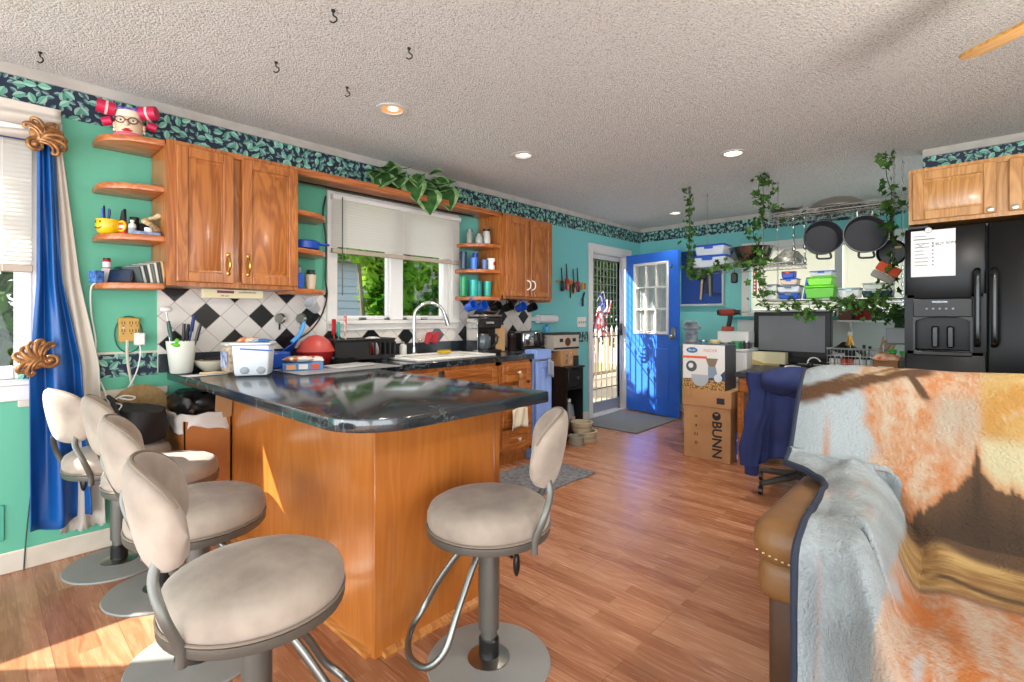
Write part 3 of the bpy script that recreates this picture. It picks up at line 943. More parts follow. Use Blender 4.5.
pn = thing('peninsula_cabinet', 'honey oak peninsula base under the black worktop behind the bar stools', 'cabinet', (0, 0.976, 0))
MB().box(0.02, 1.815, 0.012, 0.622, 0.0, 0.865).build('carcass', VENEER, pn, sm=None)
MB().box(0.02, 1.815, 0.0, 0.012, 0.0, 0.865).build('side_panel', VENEER, pn, sm=None)
MB().box(1.815, 1.829, 0.0, 0.634, 0.0, 0.865, 0.002).build('end_panel', VENEER, pn)
MB().box(1.79, 1.833, 0.60, 0.638, 0.0, 0.865, 0.003).build('corner_post', OAK, pn)
MB().prism([(0, 0), (-0.02, 0), (-0.018, 0.014), (0, 0.022)], 0.02, 1.80, 'YZ').build('shoe_moulding', SHOE, pn)
MB().prism([(1.829, 0), (1.849, 0), (1.847, 0.012), (1.829, 0.022)], 0.03, 0.60, 'XZ').build('shoe_moulding', SHOE, pn)

def base_cab(label, y0, w, cols, top=0.865):
    t = thing('base_cabinet', label, 'cabinet', (0.60, y0, 0), R(90))
    MB().box(0, w, 0.018, 0.58, 0.10, top).box(0, w, 0.07, 0.58, 0, 0.10).build('carcass', OAK, t, sm=None)
    f = MB().box(0, w, 0, 0.018, 0.10, 0.13).box(0, w, 0, 0.018, 0.835, 0.865).box(0, 0.03, 0, 0.018, 0.1, 0.865).box(w - 0.03, w, 0, 0.018, 0.1, 0.865)
    f.build('face_frame', OAK, t, sm=None)
    for (kind, a, b, c, d) in cols:
        h = ((a + b) / 2, (c + d) / 2, 'knob') if kind == 'drawer' else ((b - 0.03, d - 0.06, 'knob') if kind == 'door' else None)
        panel_door(t, a, b, c, d, OAKX if kind != 'door' else OAK, 0.0, h, mat('knob_white', '#dcd8cc', 0.3), kind if kind != 'front' else 'false_front')
    return t
base_cab('oak base cabinet under the sink with two blank drawer fronts', 1.68, 1.18, [('front', 0.04, 0.56, 0.69, 0.835), ('front', 0.62, 1.15, 0.69, 0.835), ('door', 0.04, 0.56, 0.14, 0.66), ('door', 0.62, 1.15, 0.14, 0.66)], 0.72)
base_cab('oak four drawer base cabinet at the end of the sink run', 2.865, 0.41, [('drawer', 0.03, 0.39, 0.69, 0.84), ('drawer', 0.03, 0.39, 0.50, 0.66), ('drawer', 0.03, 0.39, 0.33, 0.475), ('drawer', 0.03, 0.39, 0.13, 0.305)])
BLUEL = mat('pale_blue_paint', '#7f9fe0', 0.3, col2='#8caae6', vs=4)
bl = thing('blue_cabinet', 'pale blue framed shallow cabinet standing at the end of the oak drawers', 'cabinet', (0.625, 3.285, 0), R(90))
MB().box(0, 0.215, 0.02, 0.115, 0, 0.94, 0.003).build('carcass', BLUEL, bl)
panel_door(bl, 0.006, 0.209, 0.10, 0.84, BLUEL)
MB().box(0.004, 0.211, -0.015, 0.02, 0.86, 0.94, 0.003).build('top_panel', BLUEL, bl)
MB().tube([(0.0, -0.012, 0.85), (0.0, -0.04, 0.85), (0.215, -0.04, 0.85), (0.215, -0.012, 0.85)], 0.007, 8).build('handle', CHROME, bl)
tw = MB()
tw.surf(lambda u, v: (0.02 + 0.012 * math.sin(u * 9), -0.05 + u * 0.07, 0.02 - 0.14 * v + 0.015 * math.sin(u * 5)), 14, 6)
one('dish_cloth', 'small grey cloth hanging from the handle of the pale blue cabinet', 'cloth', tw, mat('cloth_grey', '#8d93a3', 0.95), (0.655, 3.455, 0.83), solid=0.004)
# cloth and wooden figure hung on the drawers
tw = MB().surf(lambda u, v: (0.018 + 0.012 * math.sin(u * 12 + v * 2) + 0.008 * v, u * 0.19 - 0.02 * v, -0.16 * v - 0.05 * abs(u - 0.5)), 26, 8)
one('dish_towel', 'cream dish towel hanging on the lower oak drawers behind the peninsula', 'towel', tw, mat('towel_cream', '#d9cfb8', 0.95), (0.655, 2.95, 0.50), solid=0.006)
wf = MB().box(0.0, 0.012, -0.03, 0.03, -0.09, -0.01, 0.004).ball((0.008, 0.0, 0.015), (0.012, 0.026, 0.03)).tube([(0.006, 0.03, -0.02), (0.006, 0.055, -0.04), (0.006, 0.05, -0.08), (0.006, 0.03, -0.09)], 0.007, 6)
one('towel_hanger', 'small wooden figure hanging from the top drawer knob', 'hanger', wf, mat('hanger_wood', '#a9713d', 0.6), (0.657, 3.07, 0.72))

# ------------------------------------------------------------------ bar stools
def make_stool(label):
    t = thing('bar_stool', label, 'stool', (0, 0, 0), 0, 'swivel bar stools at the peninsula')
    MB().lathe([(0, 0), (0.218, 0), (0.220, 0.004), (0.217, 0.009), (0.09, 0.015), (0.0, 0.016)], seg=48).build('base_plate', DISC, t)
    MB().lathe([(0.075, 0.012), (0.075, 0.018), (0.055, 0.022), (0.033, 0.026)], seg=28).build('base_collar', STEEL, t)
    MB().lathe([(0.036, 0.022), (0.036, 0.085), (0.031, 0.09), (0.029, 0.095)], seg=20).build('pole_sleeve', BLACK, t)
    MB().lathe([(0.029, 0.09), (0.029, 0.12), (0.037, 0.122), (0.037, 0.455), (0.0, 0.456)], seg=22).build('pole', PEWTER, t)
    MB().lathe([(0.0, 0.452), (0.07, 0.452), (0.19, 0.468), (0.216, 0.472), (0.219, 0.478), (0.219, 0.497), (0.21, 0.50), (0.0, 0.50)], seg=48).build('seat_ring', PEWTER, t)
    # lightly quilted cushion
    c = MB()
    prof = [(0.0, 0.496), (0.2, 0.496), (0.213, 0.50), (0.2175, 0.518), (0.2165, 0.542), (0.208, 0.562), (0.188, 0.574), (0.14, 0.583), (0.07, 0.587), (0, 0.588)]
    c.lathe(prof, seg=48)
    c.build('seat', SUEDE, t, sm=70)
    c2 = MB().tube([(0.2175 * math.cos(a * PI / 24), 0.2175 * math.sin(a * PI / 24), 0.503) for a in range(48)], 0.004, 6, closed=True)
    c2.build('piping', mat('suede_dark', '#7d7062', 0.9), t)
    # footrest loop
    f = spline([(0.035, -0.015, 0.45), (0.06, -0.07, 0.40), (0.11, -0.15, 0.27), (0.135, -0.20, 0.17), (0.105, -0.255, 0.115), (0.0, -0.285, 0.10), (-0.105, -0.255, 0.115), (-0.135, -0.20, 0.17), (-0.11, -0.15, 0.27), (-0.06, -0.07, 0.40), (-0.035, -0.015, 0.45)], 5)
    MB().tube(f, 0.0115, 10).build('footrest', mat('footrest_steel', '#8b8c88', 0.3, 0.9), t)
    # height lever
    MB().cyl((0.03, 0.02, 0.44), (0.10, 0.09, 0.42), 0.005).ball((0.115, 0.105, 0.405), (0.02, 0.012, 0.04)).build('lever', BLACK, t)
    # backrest: a padded arc
    RB, PH = 0.22, R(53)
    def back(u, v):
        ph = (v * 2 - 1)
        hh = 0.124 * max(0.0, 1 - abs(ph) ** 2.9) ** 0.5
        tt = 0.03 * max(0.0, 1 - abs(ph) ** 8) ** 0.5 + 0.001
        a = u * 2 * PI
        ca, sa = math.cos(a), math.sin(a)
        ex = abs(ca) ** 0.7 * (1 if ca > 0 else -1)
        ez = abs(sa) ** 0.8 * (1 if sa > 0 else -1)
        rr = RB + tt * ex + 0.045 * ez * hh / 0.124 * 0.5
        p = PH * ph
        return (rr * math.sin(p), rr * math.cos(p) + 0.02, 0.772 + hh * ez - 0.02 * ph * ph)
    bk = MB().surf(back, 22, 25, wrapu=True).build('backrest', SUEDE, t, sm=80)
    pts = []
    for i in range(41):
        q = i / 40 * 2 - 1
        p = back(0.25, i / 40) if False else None
    edge = [back(0.25, v / 24) for v in range(1, 24)]
    MB().tube(edge, 0.005, 6).build('piping', MATS['suede_dark'], bk)
    for s in (-1, 1):
        a0, a1 = R(90 - 62 * s) if s > 0 else R(90 + 62), 0
        ang = R(42) * s
        p0 = (0.222 * math.sin(ang), 0.222 * math.cos(ang), 0.45)
        ang2 = R(30) * s
        q = [(0.222 * math.sin(ang), 0.222 * math.cos(ang), 0.455), (0.225 * math.sin(ang), 0.225 * math.cos(ang), 0.50), (0.25 * math.sin(R(38) * s), 0.25 * math.cos(R(38) * s), 0.58), (0.25 * math.sin(ang2), 0.25 * math.cos(ang2), 0.65), (0.235 * math.sin(ang2), 0.235 * math.cos(ang2), 0.70)]
        MB().tube(spline(q, 5), 1.0, 8, flat=(0.0055, 0.0115)).build('back_bar', PEWTER, t)
    return t
st = make_stool('bar stool nearest the camera on the left, seat in front of the peninsula corner')
st.location = (2.02, 0.507, 0); st.rotation_euler[2] = R(166)
dup(st, (1.345, 0.555, 0), R(172), 'second bar stool of the left row, right behind the nearest one')
dup(st, (0.71, 0.585, 0), R(176), 'third bar stool of the left row, its seat before the cardboard box of trash')
dup(st, (0.262, 0.50, 0), R(192), 'farthest bar stool of the left row, against the teal wall by the curtain')
alone = dup(st, (2.13, 1.25, 0), R(-50.7), 'bar stool standing alone at the right end of the peninsula')
for o in alone.children:
    if o.name.startswith('footrest'):
        o.rotation_euler[2] = R(27)
# ------------------------------------------------------------------ left wall: curtain, holdbacks, power adapter
def cloth(name, label, cat, f, nu, nv, m, solid=0.004, loc=(0, 0, 0), **k):
    return one(name, label, cat, MB().surf(f, nu, nv), m, loc, solid=solid, sm=80, **k)
def lerp_tab(tab, z):
    for (z0, *a), (z1, *b) in zip(tab, tab[1:]):
        if z1 <= z <= z0:
            t = (z0 - z) / (z0 - z1)
            return [p + (q - p) * t for p, q in zip(a, b)]
    return tab[-1][1:]
SATIN = mat('satin_blue', '#06478c', 0.4, col2='#0a57a0', vs=3)
CURW = mat('curtain_white', '#c9c2b6', 0.85, col2='#d3ccc1', vs=5)
TB = [(2.12, .215, .275), (1.4, .212, .305), (0.98, .185, .375), (0.2, .19, .415)]
def cur_b(u, v):
    z = 2.12 - 1.92 * v
    a, b = lerp_tab(TB, z)
    return (0.075 + 0.022 * math.sin(u * 11 + v * 2.5) * (0.5 + v) + 0.006 * math.sin(u * 23 - v * 4), a + (b - a) * u, z - 0.02 * math.sin(u * 5) * v)
cloth('curtain', 'blue satin curtain panel gathered beside the left window', 'curtain', cur_b, 60, 40, SATIN)
TW = [(2.12, .255, .30), (1.4, .28, .375), (0.98, .31, .45), (0.14, .30, .475)]
def cur_w(u, v):
    z = 2.12 - 1.98 * v
    a, b = lerp_tab(TW, z)
    return (0.045 + 0.014 * math.sin(u * 12 + v * 2) * (0.5 + v), a + (b - a) * u, z + 0.015 * math.sin(u * 40) * max(0, v - 0.95) * 10)
cloth('curtain', 'off-white curtain panel hanging behind the blue one', 'curtain', cur_w, 50, 40, CURW)
def val(u, v):
    y = -1.1 + 1.40 * u
    zt = 2.25
    zb = 2.085 + 0.035 * math.sin(u * 3.14 * 1.0) * 0 - 0.06 * math.sin(u * PI) + 0.0
    z = zt + (zb - zt) * v
    return (0.05 + 0.03 * math.sin(v * 14 + u * 3) * (0.3 + v) + 0.02, y, z)
cloth('valance', 'sheer white valance swagged across the top of the left window', 'curtain', val, 50, 26, CURW)
GILT = mat('gilt', '#6b4220', 0.38, 0.5, col2='#a8794a', vs=28, contrast=(0.3, 0.6))
def acanthus(mb, spec):
    for pts, r0, r1 in spec:
        sp = spline(pts, 6)
        n = len(sp)
        mb.tube(sp, [r0 + (r1 - r0) * i / (n - 1) for i in range(n)], 8)
def spiral(cy, cz, r0, r1, a0, turns, x=0.03, n=22):
    return [(x, cy + (r0 + (r1 - r0) * i / n) * math.cos(a0 + turns * 2 * PI * i / n), cz + (r0 + (r1 - r0) * i / n) * math.sin(a0 + turns * 2 * PI * i / n)) for i in range(n + 1)]
def holdback(label, loc, tilt, s, flip=1):
    t = thing('curtain_holdback', label, 'holdback', loc, 0, 'gilt curtain holdbacks')
    mb = MB()
    mb.M = Matrix.Rotation(tilt, 4, 'X') @ Matrix.Scale(flip, 4, Vector((0, 1, 0))) @ Matrix.Scale(s, 4)
    mb.tube(spiral(0.0, -0.06, 0.046, 0.008, R(100), 1.7), [0.015 - 0.0004 * i for i in range(23)], 8)
    mb.ball((0.02, 0.01, 0.02), (0.022, 0.055, 0.075), 16, 10)
    fans = []
    for k in range(7):
        a = R(128 - 24 * k)
        l = (0.125, 0.14, 0.135, 0.12, 0.125, 0.13, 0.115)[k]
        ox, oz = 0.01 - 0.004 * k, -0.045
        d, n = (math.cos(a), math.sin(a)), (math.sin(a), -math.cos(a))
        cu = 1 if k > 1 else -1
        P = lambda q, w, x: (x, ox + 0.02 + d[0] * l * q + n[0] * w * cu, oz + 0.02 + d[1] * l * q + n[1] * w * cu)
        fans.append(([P(0.05, -0.012, 0.03), P(0.4, -0.02, 0.045), P(0.75, -0.012, 0.047), P(1.0, 0.010, 0.04), P(1.02, 0.034, 0.03), P(0.86, 0.040, 0.028), P(0.82, 0.026, 0.03)], 0.017, 0.010))
        fans.append(([P(0.1, 0.004, 0.032), P(0.45, -0.002, 0.05), P(0.7, 0.008, 0.046), P(0.8, 0.024, 0.038)], 0.013, 0.006))
    acanthus(mb, fans)
    mb.ball((0.045, 0.0, -0.06), (0.014, 0.018, 0.018))
    mb.build('ornament', GILT, t)
    MB().cyl((-0.09, 0.0, 0.0), (0.03, 0.0, 0.0), 0.012).build('post', GILT, t)
    return t
holdback('gilt leaf scroll holdback at the top of the blue curtain', (0.115, 0.212, 2.085), R(-8), 0.70)
holdback('gilt leaf scroll holdback at the middle of the blue curtain', (0.13, 0.215, 1.01), R(100), 0.70)
one('cord', 'dark cord stretched across the left window below the valance', 'cord', MB().tube(spline([(0.1, 0.2, 2.065), (0.09, -0.1, 2.06), (0.09, -0.5, 2.06)], 4), 0.004, 6), NAVY)
one('cable', 'thin dark cable running down the teal wall under the curtain', 'cable', MB().tube(spline([(0.006, 0.21, 0.5), (0.008, 0.19, 0.3), (0.018, 0.175, 0.10), (0.02, 0.17, 0.0)], 4), 0.003, 6), mat('cable_green', '#31463b', 0.6))
pt = thing('wall_plate', 'teal painted blank plate low on the wall left of the curtain', 'plate', (0.0, 0.075, 0.24))
MB().box(0.0, 0.008, -0.05, 0.03, -0.08, 0.09, 0.003).build('cover', mat('plate_teal', '#4fa98f', 0.5), pt)
MB().cyl((0.008, -0.01, 0.0), (0.0095, -0.01, 0.0), 0.005).build('screw', mat('plate_screw', '#2f7a66', 0.4), pt)

ad = thing('outlet_adapter', 'wood-coloured six socket adapter on the teal wall', 'outlet', (0.0, 0.582, 1.155))
MB().box(0.0, 0.03, -0.047, 0.047, -0.067, 0.067, 0.006).build('adapter_body', mat('adapter_tan', '#c39a4c', 0.45), ad)
for y in (-0.027, 0.007, 0.034):
    for z in (0.03, -0.012):
        sl = MB().box(0.03, 0.0315, y - 0.008, y - 0.005, z, z + 0.016).box(0.03, 0.0315, y + 0.004, y + 0.007, z, z + 0.016).box(0.03, 0.0315, y - 0.003, y + 0.002, z - 0.011, z - 0.005)
        sl.build('socket', INK, ad, sm=None)
MB().ball((0.032, -0.027, 0.012), (0.004, 0.005, 0.005)).build('indicator', WPLAS, ad)
ch = thing('charger', 'white phone charger plugged into the wood-coloured adapter', 'charger', (0.032, 0.622, 1.105))
MB().box(0.0, 0.034, -0.024, 0.024, -0.034, 0.034, 0.005).build('plug_body', WPLAS, ch)
MB().tube(spline([(0.017, 0, -0.03), (0.02, 0.003, -0.08), (0.012, -0.01, -0.17), (0.02, -0.05, -0.26), (0.05, -0.12, -0.33), (0.10, -0.17, -0.31)], 5), 0.0035, 6).build('lead', WPLAS, ch)
one('power_cord', 'thick beige power cord hanging from the wood-coloured adapter', 'cord', MB().tube(spline([(0.035, 0.57, 1.10), (0.03, 0.572, 1.0), (0.025, 0.585, 0.9), (0.04, 0.60, 0.80), (0.06, 0.605, 0.72)], 5), 0.007, 8), mat('cord_beige', '#c9bfae', 0.5))
one('power_cord', 'long thin white cord dropping from the lowest oak end shelf', 'cord', MB().tube(spline([(0.10, 0.43, 1.40), (0.07, 0.415, 1.37), (0.02, 0.422, 1.25), (0.02, 0.44, 1.1), (0.02, 0.44, 0.95), (0.03, 0.47, 0.85), (0.06, 0.50, 0.74), (0.1, 0.52, 0.72)], 5), 0.004, 6), WPLAS)
one('power_cord', 'thin green loop of wire behind the wood-coloured adapter', 'cord', MB().tube([(0.006, 0.582 + 0.062 * math.cos(a * PI / 10), 1.13 + 0.10 * math.sin(a * PI / 10)) for a in range(20)], 0.003, 6, closed=True), mat('wire_green', '#2c5848', 0.5))

# ------------------------------------------------------------------ things on the rounded shelves at the left
Z1, Z2, Z3 = 2.147, 1.648, 1.40
hp = thing('head_jar', 'ceramic woman head jar with pink hair rollers on the top oak end shelf', 'jar', (0.15, 0.56, Z1), R(70))
SKIN = mat('glazed_skin', '#d9bfa0', 0.3)
MB().lathe([(0.0, 0.0), (0.07, 0.0), (0.072, 0.02), (0.06, 0.03)], seg=24).build('collar', mat('pink_glaze', '#e2607e', 0.35), hp)
MB().lathe([(0.0, 0.012), (0.052, 0.014), (0.058, 0.045), (0.06, 0.09), (0.058, 0.12), (0.05, 0.135), (0, 0.14)], seg=28).build('face', SKIN, hp)
MB().lathe([(0.06, 0.11), (0.066, 0.125), (0.064, 0.142), (0.05, 0.15), (0.0, 0.152)], seg=28, sx=1.05).build('headband', mat('bonnet', '#d8cdb4', 0.5), hp)
MB().ball((0, -0.062, 0.072), (0.011, 0.016, 0.013)).build('nose', SKIN, hp)
MB().ball((0, -0.053, 0.038), (0.024, 0.010, 0.006)).ball((0, -0.051, 0.046), (0.018, 0.010, 0.004)).build('lips', mat('lip_red', '#b3141f', 0.3), hp)
for s in (-1, 1):
    MB().ball((s * 0.026, -0.053, 0.088), (0.013, 0.006, 0.009)).build('eye', mat('eye_white', '#e5ddc8', 0.3), hp)
    MB().ball((s * 0.026, -0.058, 0.088), (0.005, 0.003, 0.005)).build('pupil', INK, hp)
    MB().ball((s * 0.062, 0, 0.075), (0.008, 0.010, 0.018)).build('ear', SKIN, hp)
    MB().ball((s * 0.064, 0.0, 0.05), (0.006, 0.006, 0.008)).build('earring', mat('pearl', '#e3ddd0', 0.25), hp)
    rl = MB().cyl((s * 0.055, -0.03, 0.142), (s * 0.125, -0.05, 0.15), 0.034, seg=18)
    r_ = rl.build('hair_roller', mat('roller_pink', '#c01848', 0.45), hp)
    MB().cyl((s * 0.083, -0.038, 0.145), (s * 0.093, -0.041, 0.146), 0.036, seg=18).build('roller_band', mat('roller_pale', '#e9b9b6', 0.5), r_)
    MB().cyl((s * 0.075, 0.015, 0.10), (s * 0.115, 0.02, 0.088), 0.022, seg=14).build('hair_roller', MATS['roller_pink'], hp)
gl = MB()
for s in (-1, 1):
    gl.tube([(s * 0.027 + 0.021 * math.cos(a), -0.066, 0.087 + 0.016 * math.sin(a)) for a in [k * PI / 8 for k in range(16)]], 0.0024, 6, closed=True)
    gl.cyl((s * 0.048, -0.066, 0.092), (s * 0.063, 0.0, 0.09), 0.002, seg=6)
gl.cyl((-0.007, -0.067, 0.09), (0.007, -0.067, 0.09), 0.002, seg=6)
gl.build('glasses', mat('glasses_frame', '#3a1c22', 0.3), hp)
for k in range(3):
    MB().ball((-0.03 + 0.03 * k, -0.045, 0.15), (0.018, 0.014, 0.011)).build('hair_ribbon', mat('ribbon_violet', '#6a55a8', 0.4), hp)

mg = thing('mug', 'yellow smiling face mug full of pens on the third end shelf', 'mug', (0.135, 0.475, Z2), R(48))
MB().lathe([(0, 0), (0.03, 0), (0.045, 0.012), (0.052, 0.04), (0.05, 0.075), (0.046, 0.075), (0.047, 0.04), (0.03, 0.012), (0, 0.012)], seg=24).build('cup', YELLOW, mg)
MB().tube(spline([(0.05, 0.0, 0.065), (0.072, 0.0, 0.068), (0.082, 0.0, 0.045), (0.07, 0.0, 0.022), (0.05, 0.0, 0.022)], 5), 0.006, 8).build('handle', YELLOW, mg)
sm = MB().tube([(0.053 * math.sin(a) * 1.0, -0.053 * math.cos(a), 0.036 - 0.012 * math.cos((a + 0.35) * 3.4)) for a in [-0.75 + 0.1 * k for k in range(9)]], 0.002, 6)
sm.ball((-0.03, -0.043, 0.058), (0.003, 0.003, 0.006)).ball((-0.004, -0.053, 0.058), (0.003, 0.003, 0.006))
sm.build('face_paint', INK, mg)
for i, (dx, dy, c, h, nm) in enumerate([(-0.03, 0.0, '#1c2a33', 0.14, 'dark grey'), (0.0, 0.01, '#1d3f9a', 0.12, 'blue'), (0.012, -0.012, '#2450b4', 0.115, 'bright blue'), (0.025, 0.008, '#16255a', 0.11, 'navy')]):
    p = MB().cyl((0, 0, 0), (dx * 1.2, dy, h - 0.025), 0.0045).cyl((dx * 1.2, dy, h - 0.025), (dx * 1.4, dy, h), 0.0055, 0.004)
    one('pen', nm + ' pen standing in the yellow face mug', 'pen', p, mat('pen_' + str(i), c, 0.4), (0.135 + dx * 0.3, 0.465 + dy * 0.3, Z2 + 0.014))
def bottle(name, label, cat, loc, r, h, neck, m, cap_m, capr=None, label_m=None, group=None, cat_rz=0, shoulder=0.62):
    t = thing(name, label, cat, loc, 0, group)
    hs = h * shoulder
    MB().lathe([(0, 0), (r * 0.95, 0), (r, 0.004), (r, hs), (r * 0.9, hs + (h - hs) * 0.25), (neck, hs + (h - hs) * 0.5), (neck, h * 0.9), (0, h * 0.9)], seg=16).build('bottle_body', m, t)
    cr = capr or neck * 1.25
    MB().lathe([(0, h * 0.86), (cr, h * 0.86), (cr, h), (0, h)], seg=14).build('cap', cap_m, t)
    if label_m:
        MB().lathe([(r * 1.015, hs * 0.15), (r * 1.015, hs * 0.8)], seg=16).build('bottle_label', label_m, t)
    return t
lb = thing('lighter_box', 'red and white box with a dark lighter beside the yellow mug', 'box', (0.17, 0.53, Z2), R(40))
MB().box(-0.017, 0.017, -0.012, 0.012, 0, 0.07, 0.003).build('box_body', mat('red_label', '#c8402a', 0.5), lb)
MB().box(-0.014, 0.014, -0.0125, 0.0, 0.035, 0.05).build('box_label', PAPER, lb)
MB().prism([(-0.013, 0.07), (0.013, 0.07), (0.011, 0.135), (-0.004, 0.12)], -0.008, 0.008, 'XZ').build('box_top', INK, lb)
bottle('glue_bottle', 'small white squeeze bottle on the third end shelf', 'bottle', (0.19, 0.565, Z2), 0.017, 0.08, 0.007, WPLAS, WPLAS, label_m=mat('label_grey', '#8fa3a9', 0.6))
bottle('spray_bottle', 'black bottle with a rounded top behind the white squeeze bottle', 'bottle', (0.13, 0.585, Z2), 0.024, 0.105, 0.02, BLACK, BLACK, capr=0.021)
one('black_box', 'small black box beside the tan figurine on the third end shelf', 'box', MB().box(-0.02, 0.02, -0.025, 0.025, 0, 0.075, 0.004), BLACKM, (0.13, 0.625, Z2))
fg = MB()
rr = random.Random(4)
for k in range(16):
    a = k * 0.4
    fg.ball((0.018 * math.cos(a * 2.1), 0.03 * math.sin(a * 1.3), 0.02 + 0.006 * k), (0.016, 0.014 + 0.004 * math.sin(k), 0.012))
one('figurine', 'tan carved figurine at the cabinet end of the third shelf', 'figurine', fg, mat('carved_tan', '#b79c70', 0.7, col2='#d0b98e', vs=60), (0.2, 0.645, Z2 + 0.005))
one('booklet', 'small pale blue printed booklet lying in front of the tan figurine', 'booklet', MB().box(-0.02, 0.02, -0.055, 0.055, 0, 0.016, 0.002), mat('booklet_blue', '#9fb2cc', 0.6, col2='#5f76a6', vs=40), (0.262, 0.615, Z2))
one('tape_roll', 'white tape roll standing on the pale blue booklet', 'tape', MB().lathe([(0.008, 0), (0.017, 0), (0.017, 0.022), (0.008, 0.022), (0.008, 0)], seg=16), WPLAS, (0.258, 0.62, Z2 + 0.016))
bx = thing('playing_card_box', 'blue patterned box at the tip of the lowest end shelf', 'box', (0.115, 0.43, Z3), R(20))
MB().box(-0.03, 0.03, -0.02, 0.02, 0, 0.06, 0.002).build('box_body', mat('blue_pattern', '#163a86', 0.5, col2='#4f86c8', vs=55), bx)
bxs = one('white_carton', 'white carton behind the dark tablet', 'box', MB().box(-0.025, 0.025, -0.02, 0.02, 0, 0.078, 0.002), PAPER, (0.06, 0.48, Z3))
bottle('medicine_bottle', 'red labelled jar with black lid on the white carton', 'bottle', (0.06, 0.48, Z3 + 0.078), 0.018, 0.055, 0.014, mat('label_red', '#b0202a', 0.4), BLACK, capr=0.016, label_m=PAPER, shoulder=0.8)
tb = thing('tablet', 'dark tablet screen leaning on the lowest end shelf', 'tablet', (0.175, 0.515, Z3), R(36))
MB().at((0, 0, 0), 0, R(-14)).box(-0.07, 0.07, -0.006, 0.006, 0, 0.075, 0.003).build('tablet_body', BLACK, tb)
MB().at((0, 0, 0), 0, R(-14)).box(-0.062, 0.062, -0.0075, -0.006, 0.008, 0.068).build('screen', mat('screen_blue', '#1e2c44', 0.15), tb)
one('dish', 'dark green round dish standing behind the tablet', 'dish', MB().lathe([(0, 0.0), (0.05, 0.0), (0.07, 0.012), (0.066, 0.014), (0.0, 0.006)], seg=24), mat('dish_green', '#0f6b48', 0.3), (0.085, 0.575, Z3 + 0.075))
one('dish_stand', 'clear tub under the dark green dish', 'tub', MB().lathe([(0, 0), (0.05, 0), (0.058, 0.074), (0.05, 0.074), (0.044, 0.004), (0, 0.004)], seg=20), CLEAR, (0.085, 0.575, Z3))
for k in range(8):
    c = ('#3f4a4a', '#a8aaa2', '#2f3836', '#c4c2b6', '#5a6462', '#bcb8a8', '#39413f', '#b49a72')[k]
    mb = MB().at((0, 0, 0), R(34), 0, 0)
    mb.M = Matrix.Rotation(R(30), 4, 'Z') @ Matrix.Rotation(R(16 - k), 4, 'X')
    mb.box(-0.055, 0.055, -0.003, 0.003, 0.0, 0.085 + 0.004 * k, 0.001)
    nm = ('charcoal', 'light grey', 'near black', 'off-white', 'slate', 'stone', 'dark green-grey', 'tan')[k]
    one('envelope', nm + ' envelope in the upright row on the lowest end shelf', 'envelope', mb, mat('envelope_' + str(k), c, 0.8), (0.20 + 0.006 * k, 0.575 + 0.0125 * k, Z3 + 0.003), group='envelopes on the lowest end shelf')
# shelves between the cabinet and the window
pn_ = thing('casserole', 'blue enamel skillet dish on the middle small shelf left of the sink window', 'pan', (0.17, 1.49, 1.66), R(60))
MB().lathe([(0, 0.004), (0.07, 0.004), (0.088, 0.015), (0.092, 0.055), (0.086, 0.055), (0.08, 0.02), (0, 0.012)], seg=28).build('pan_body', BLUEP, pn_)
MB().lathe([(0.0, 0.075), (0.02, 0.074), (0.07, 0.066), (0.092, 0.055)], seg=28).build('lid', BLUEP, pn_)
MB().box(0.085, 0.15, -0.014, 0.014, 0.036, 0.05, 0.006).build('handle', BLUEP, pn_)
cp = one('cup', 'blue and white patterned cup on the lowest small shelf left of the window', 'cup', MB().box(-0.028, 0.028, -0.022, 0.022, 0, 0.10, 0.006), mat('cup_blue', '#1c54b4', 0.3), (0.245, 1.415, 1.405))
one('cup', 'cream cup beside the blue one on the lowest small shelf', 'cup', MB().lathe([(0, 0), (0.028, 0), (0.036, 0.095), (0.032, 0.095), (0.025, 0.005), (0, 0.005)], seg=20), mat('cup_cream', '#c9b79c', 0.4), (0.22, 1.50, 1.405))
one('canister', 'dark green canister at the back of the lowest small shelf', 'canister', MB().lathe([(0, 0), (0.03, 0), (0.031, 0.11), (0.027, 0.117), (0.027, 0.135), (0, 0.135)], seg=18), mat('canister_green', '#22453f', 0.35), (0.13, 1.545, 1.405))
one('tea_box', 'blue and white tea box at the back of the lowest small shelf', 'box', MB().box(-0.03, 0.03, -0.03, 0.03, 0, 0.16, 0.003), mat('tea_box', '#223a55', 0.5, col2='#a9bcc9', vs=26), (0.14, 1.43, 1.405))
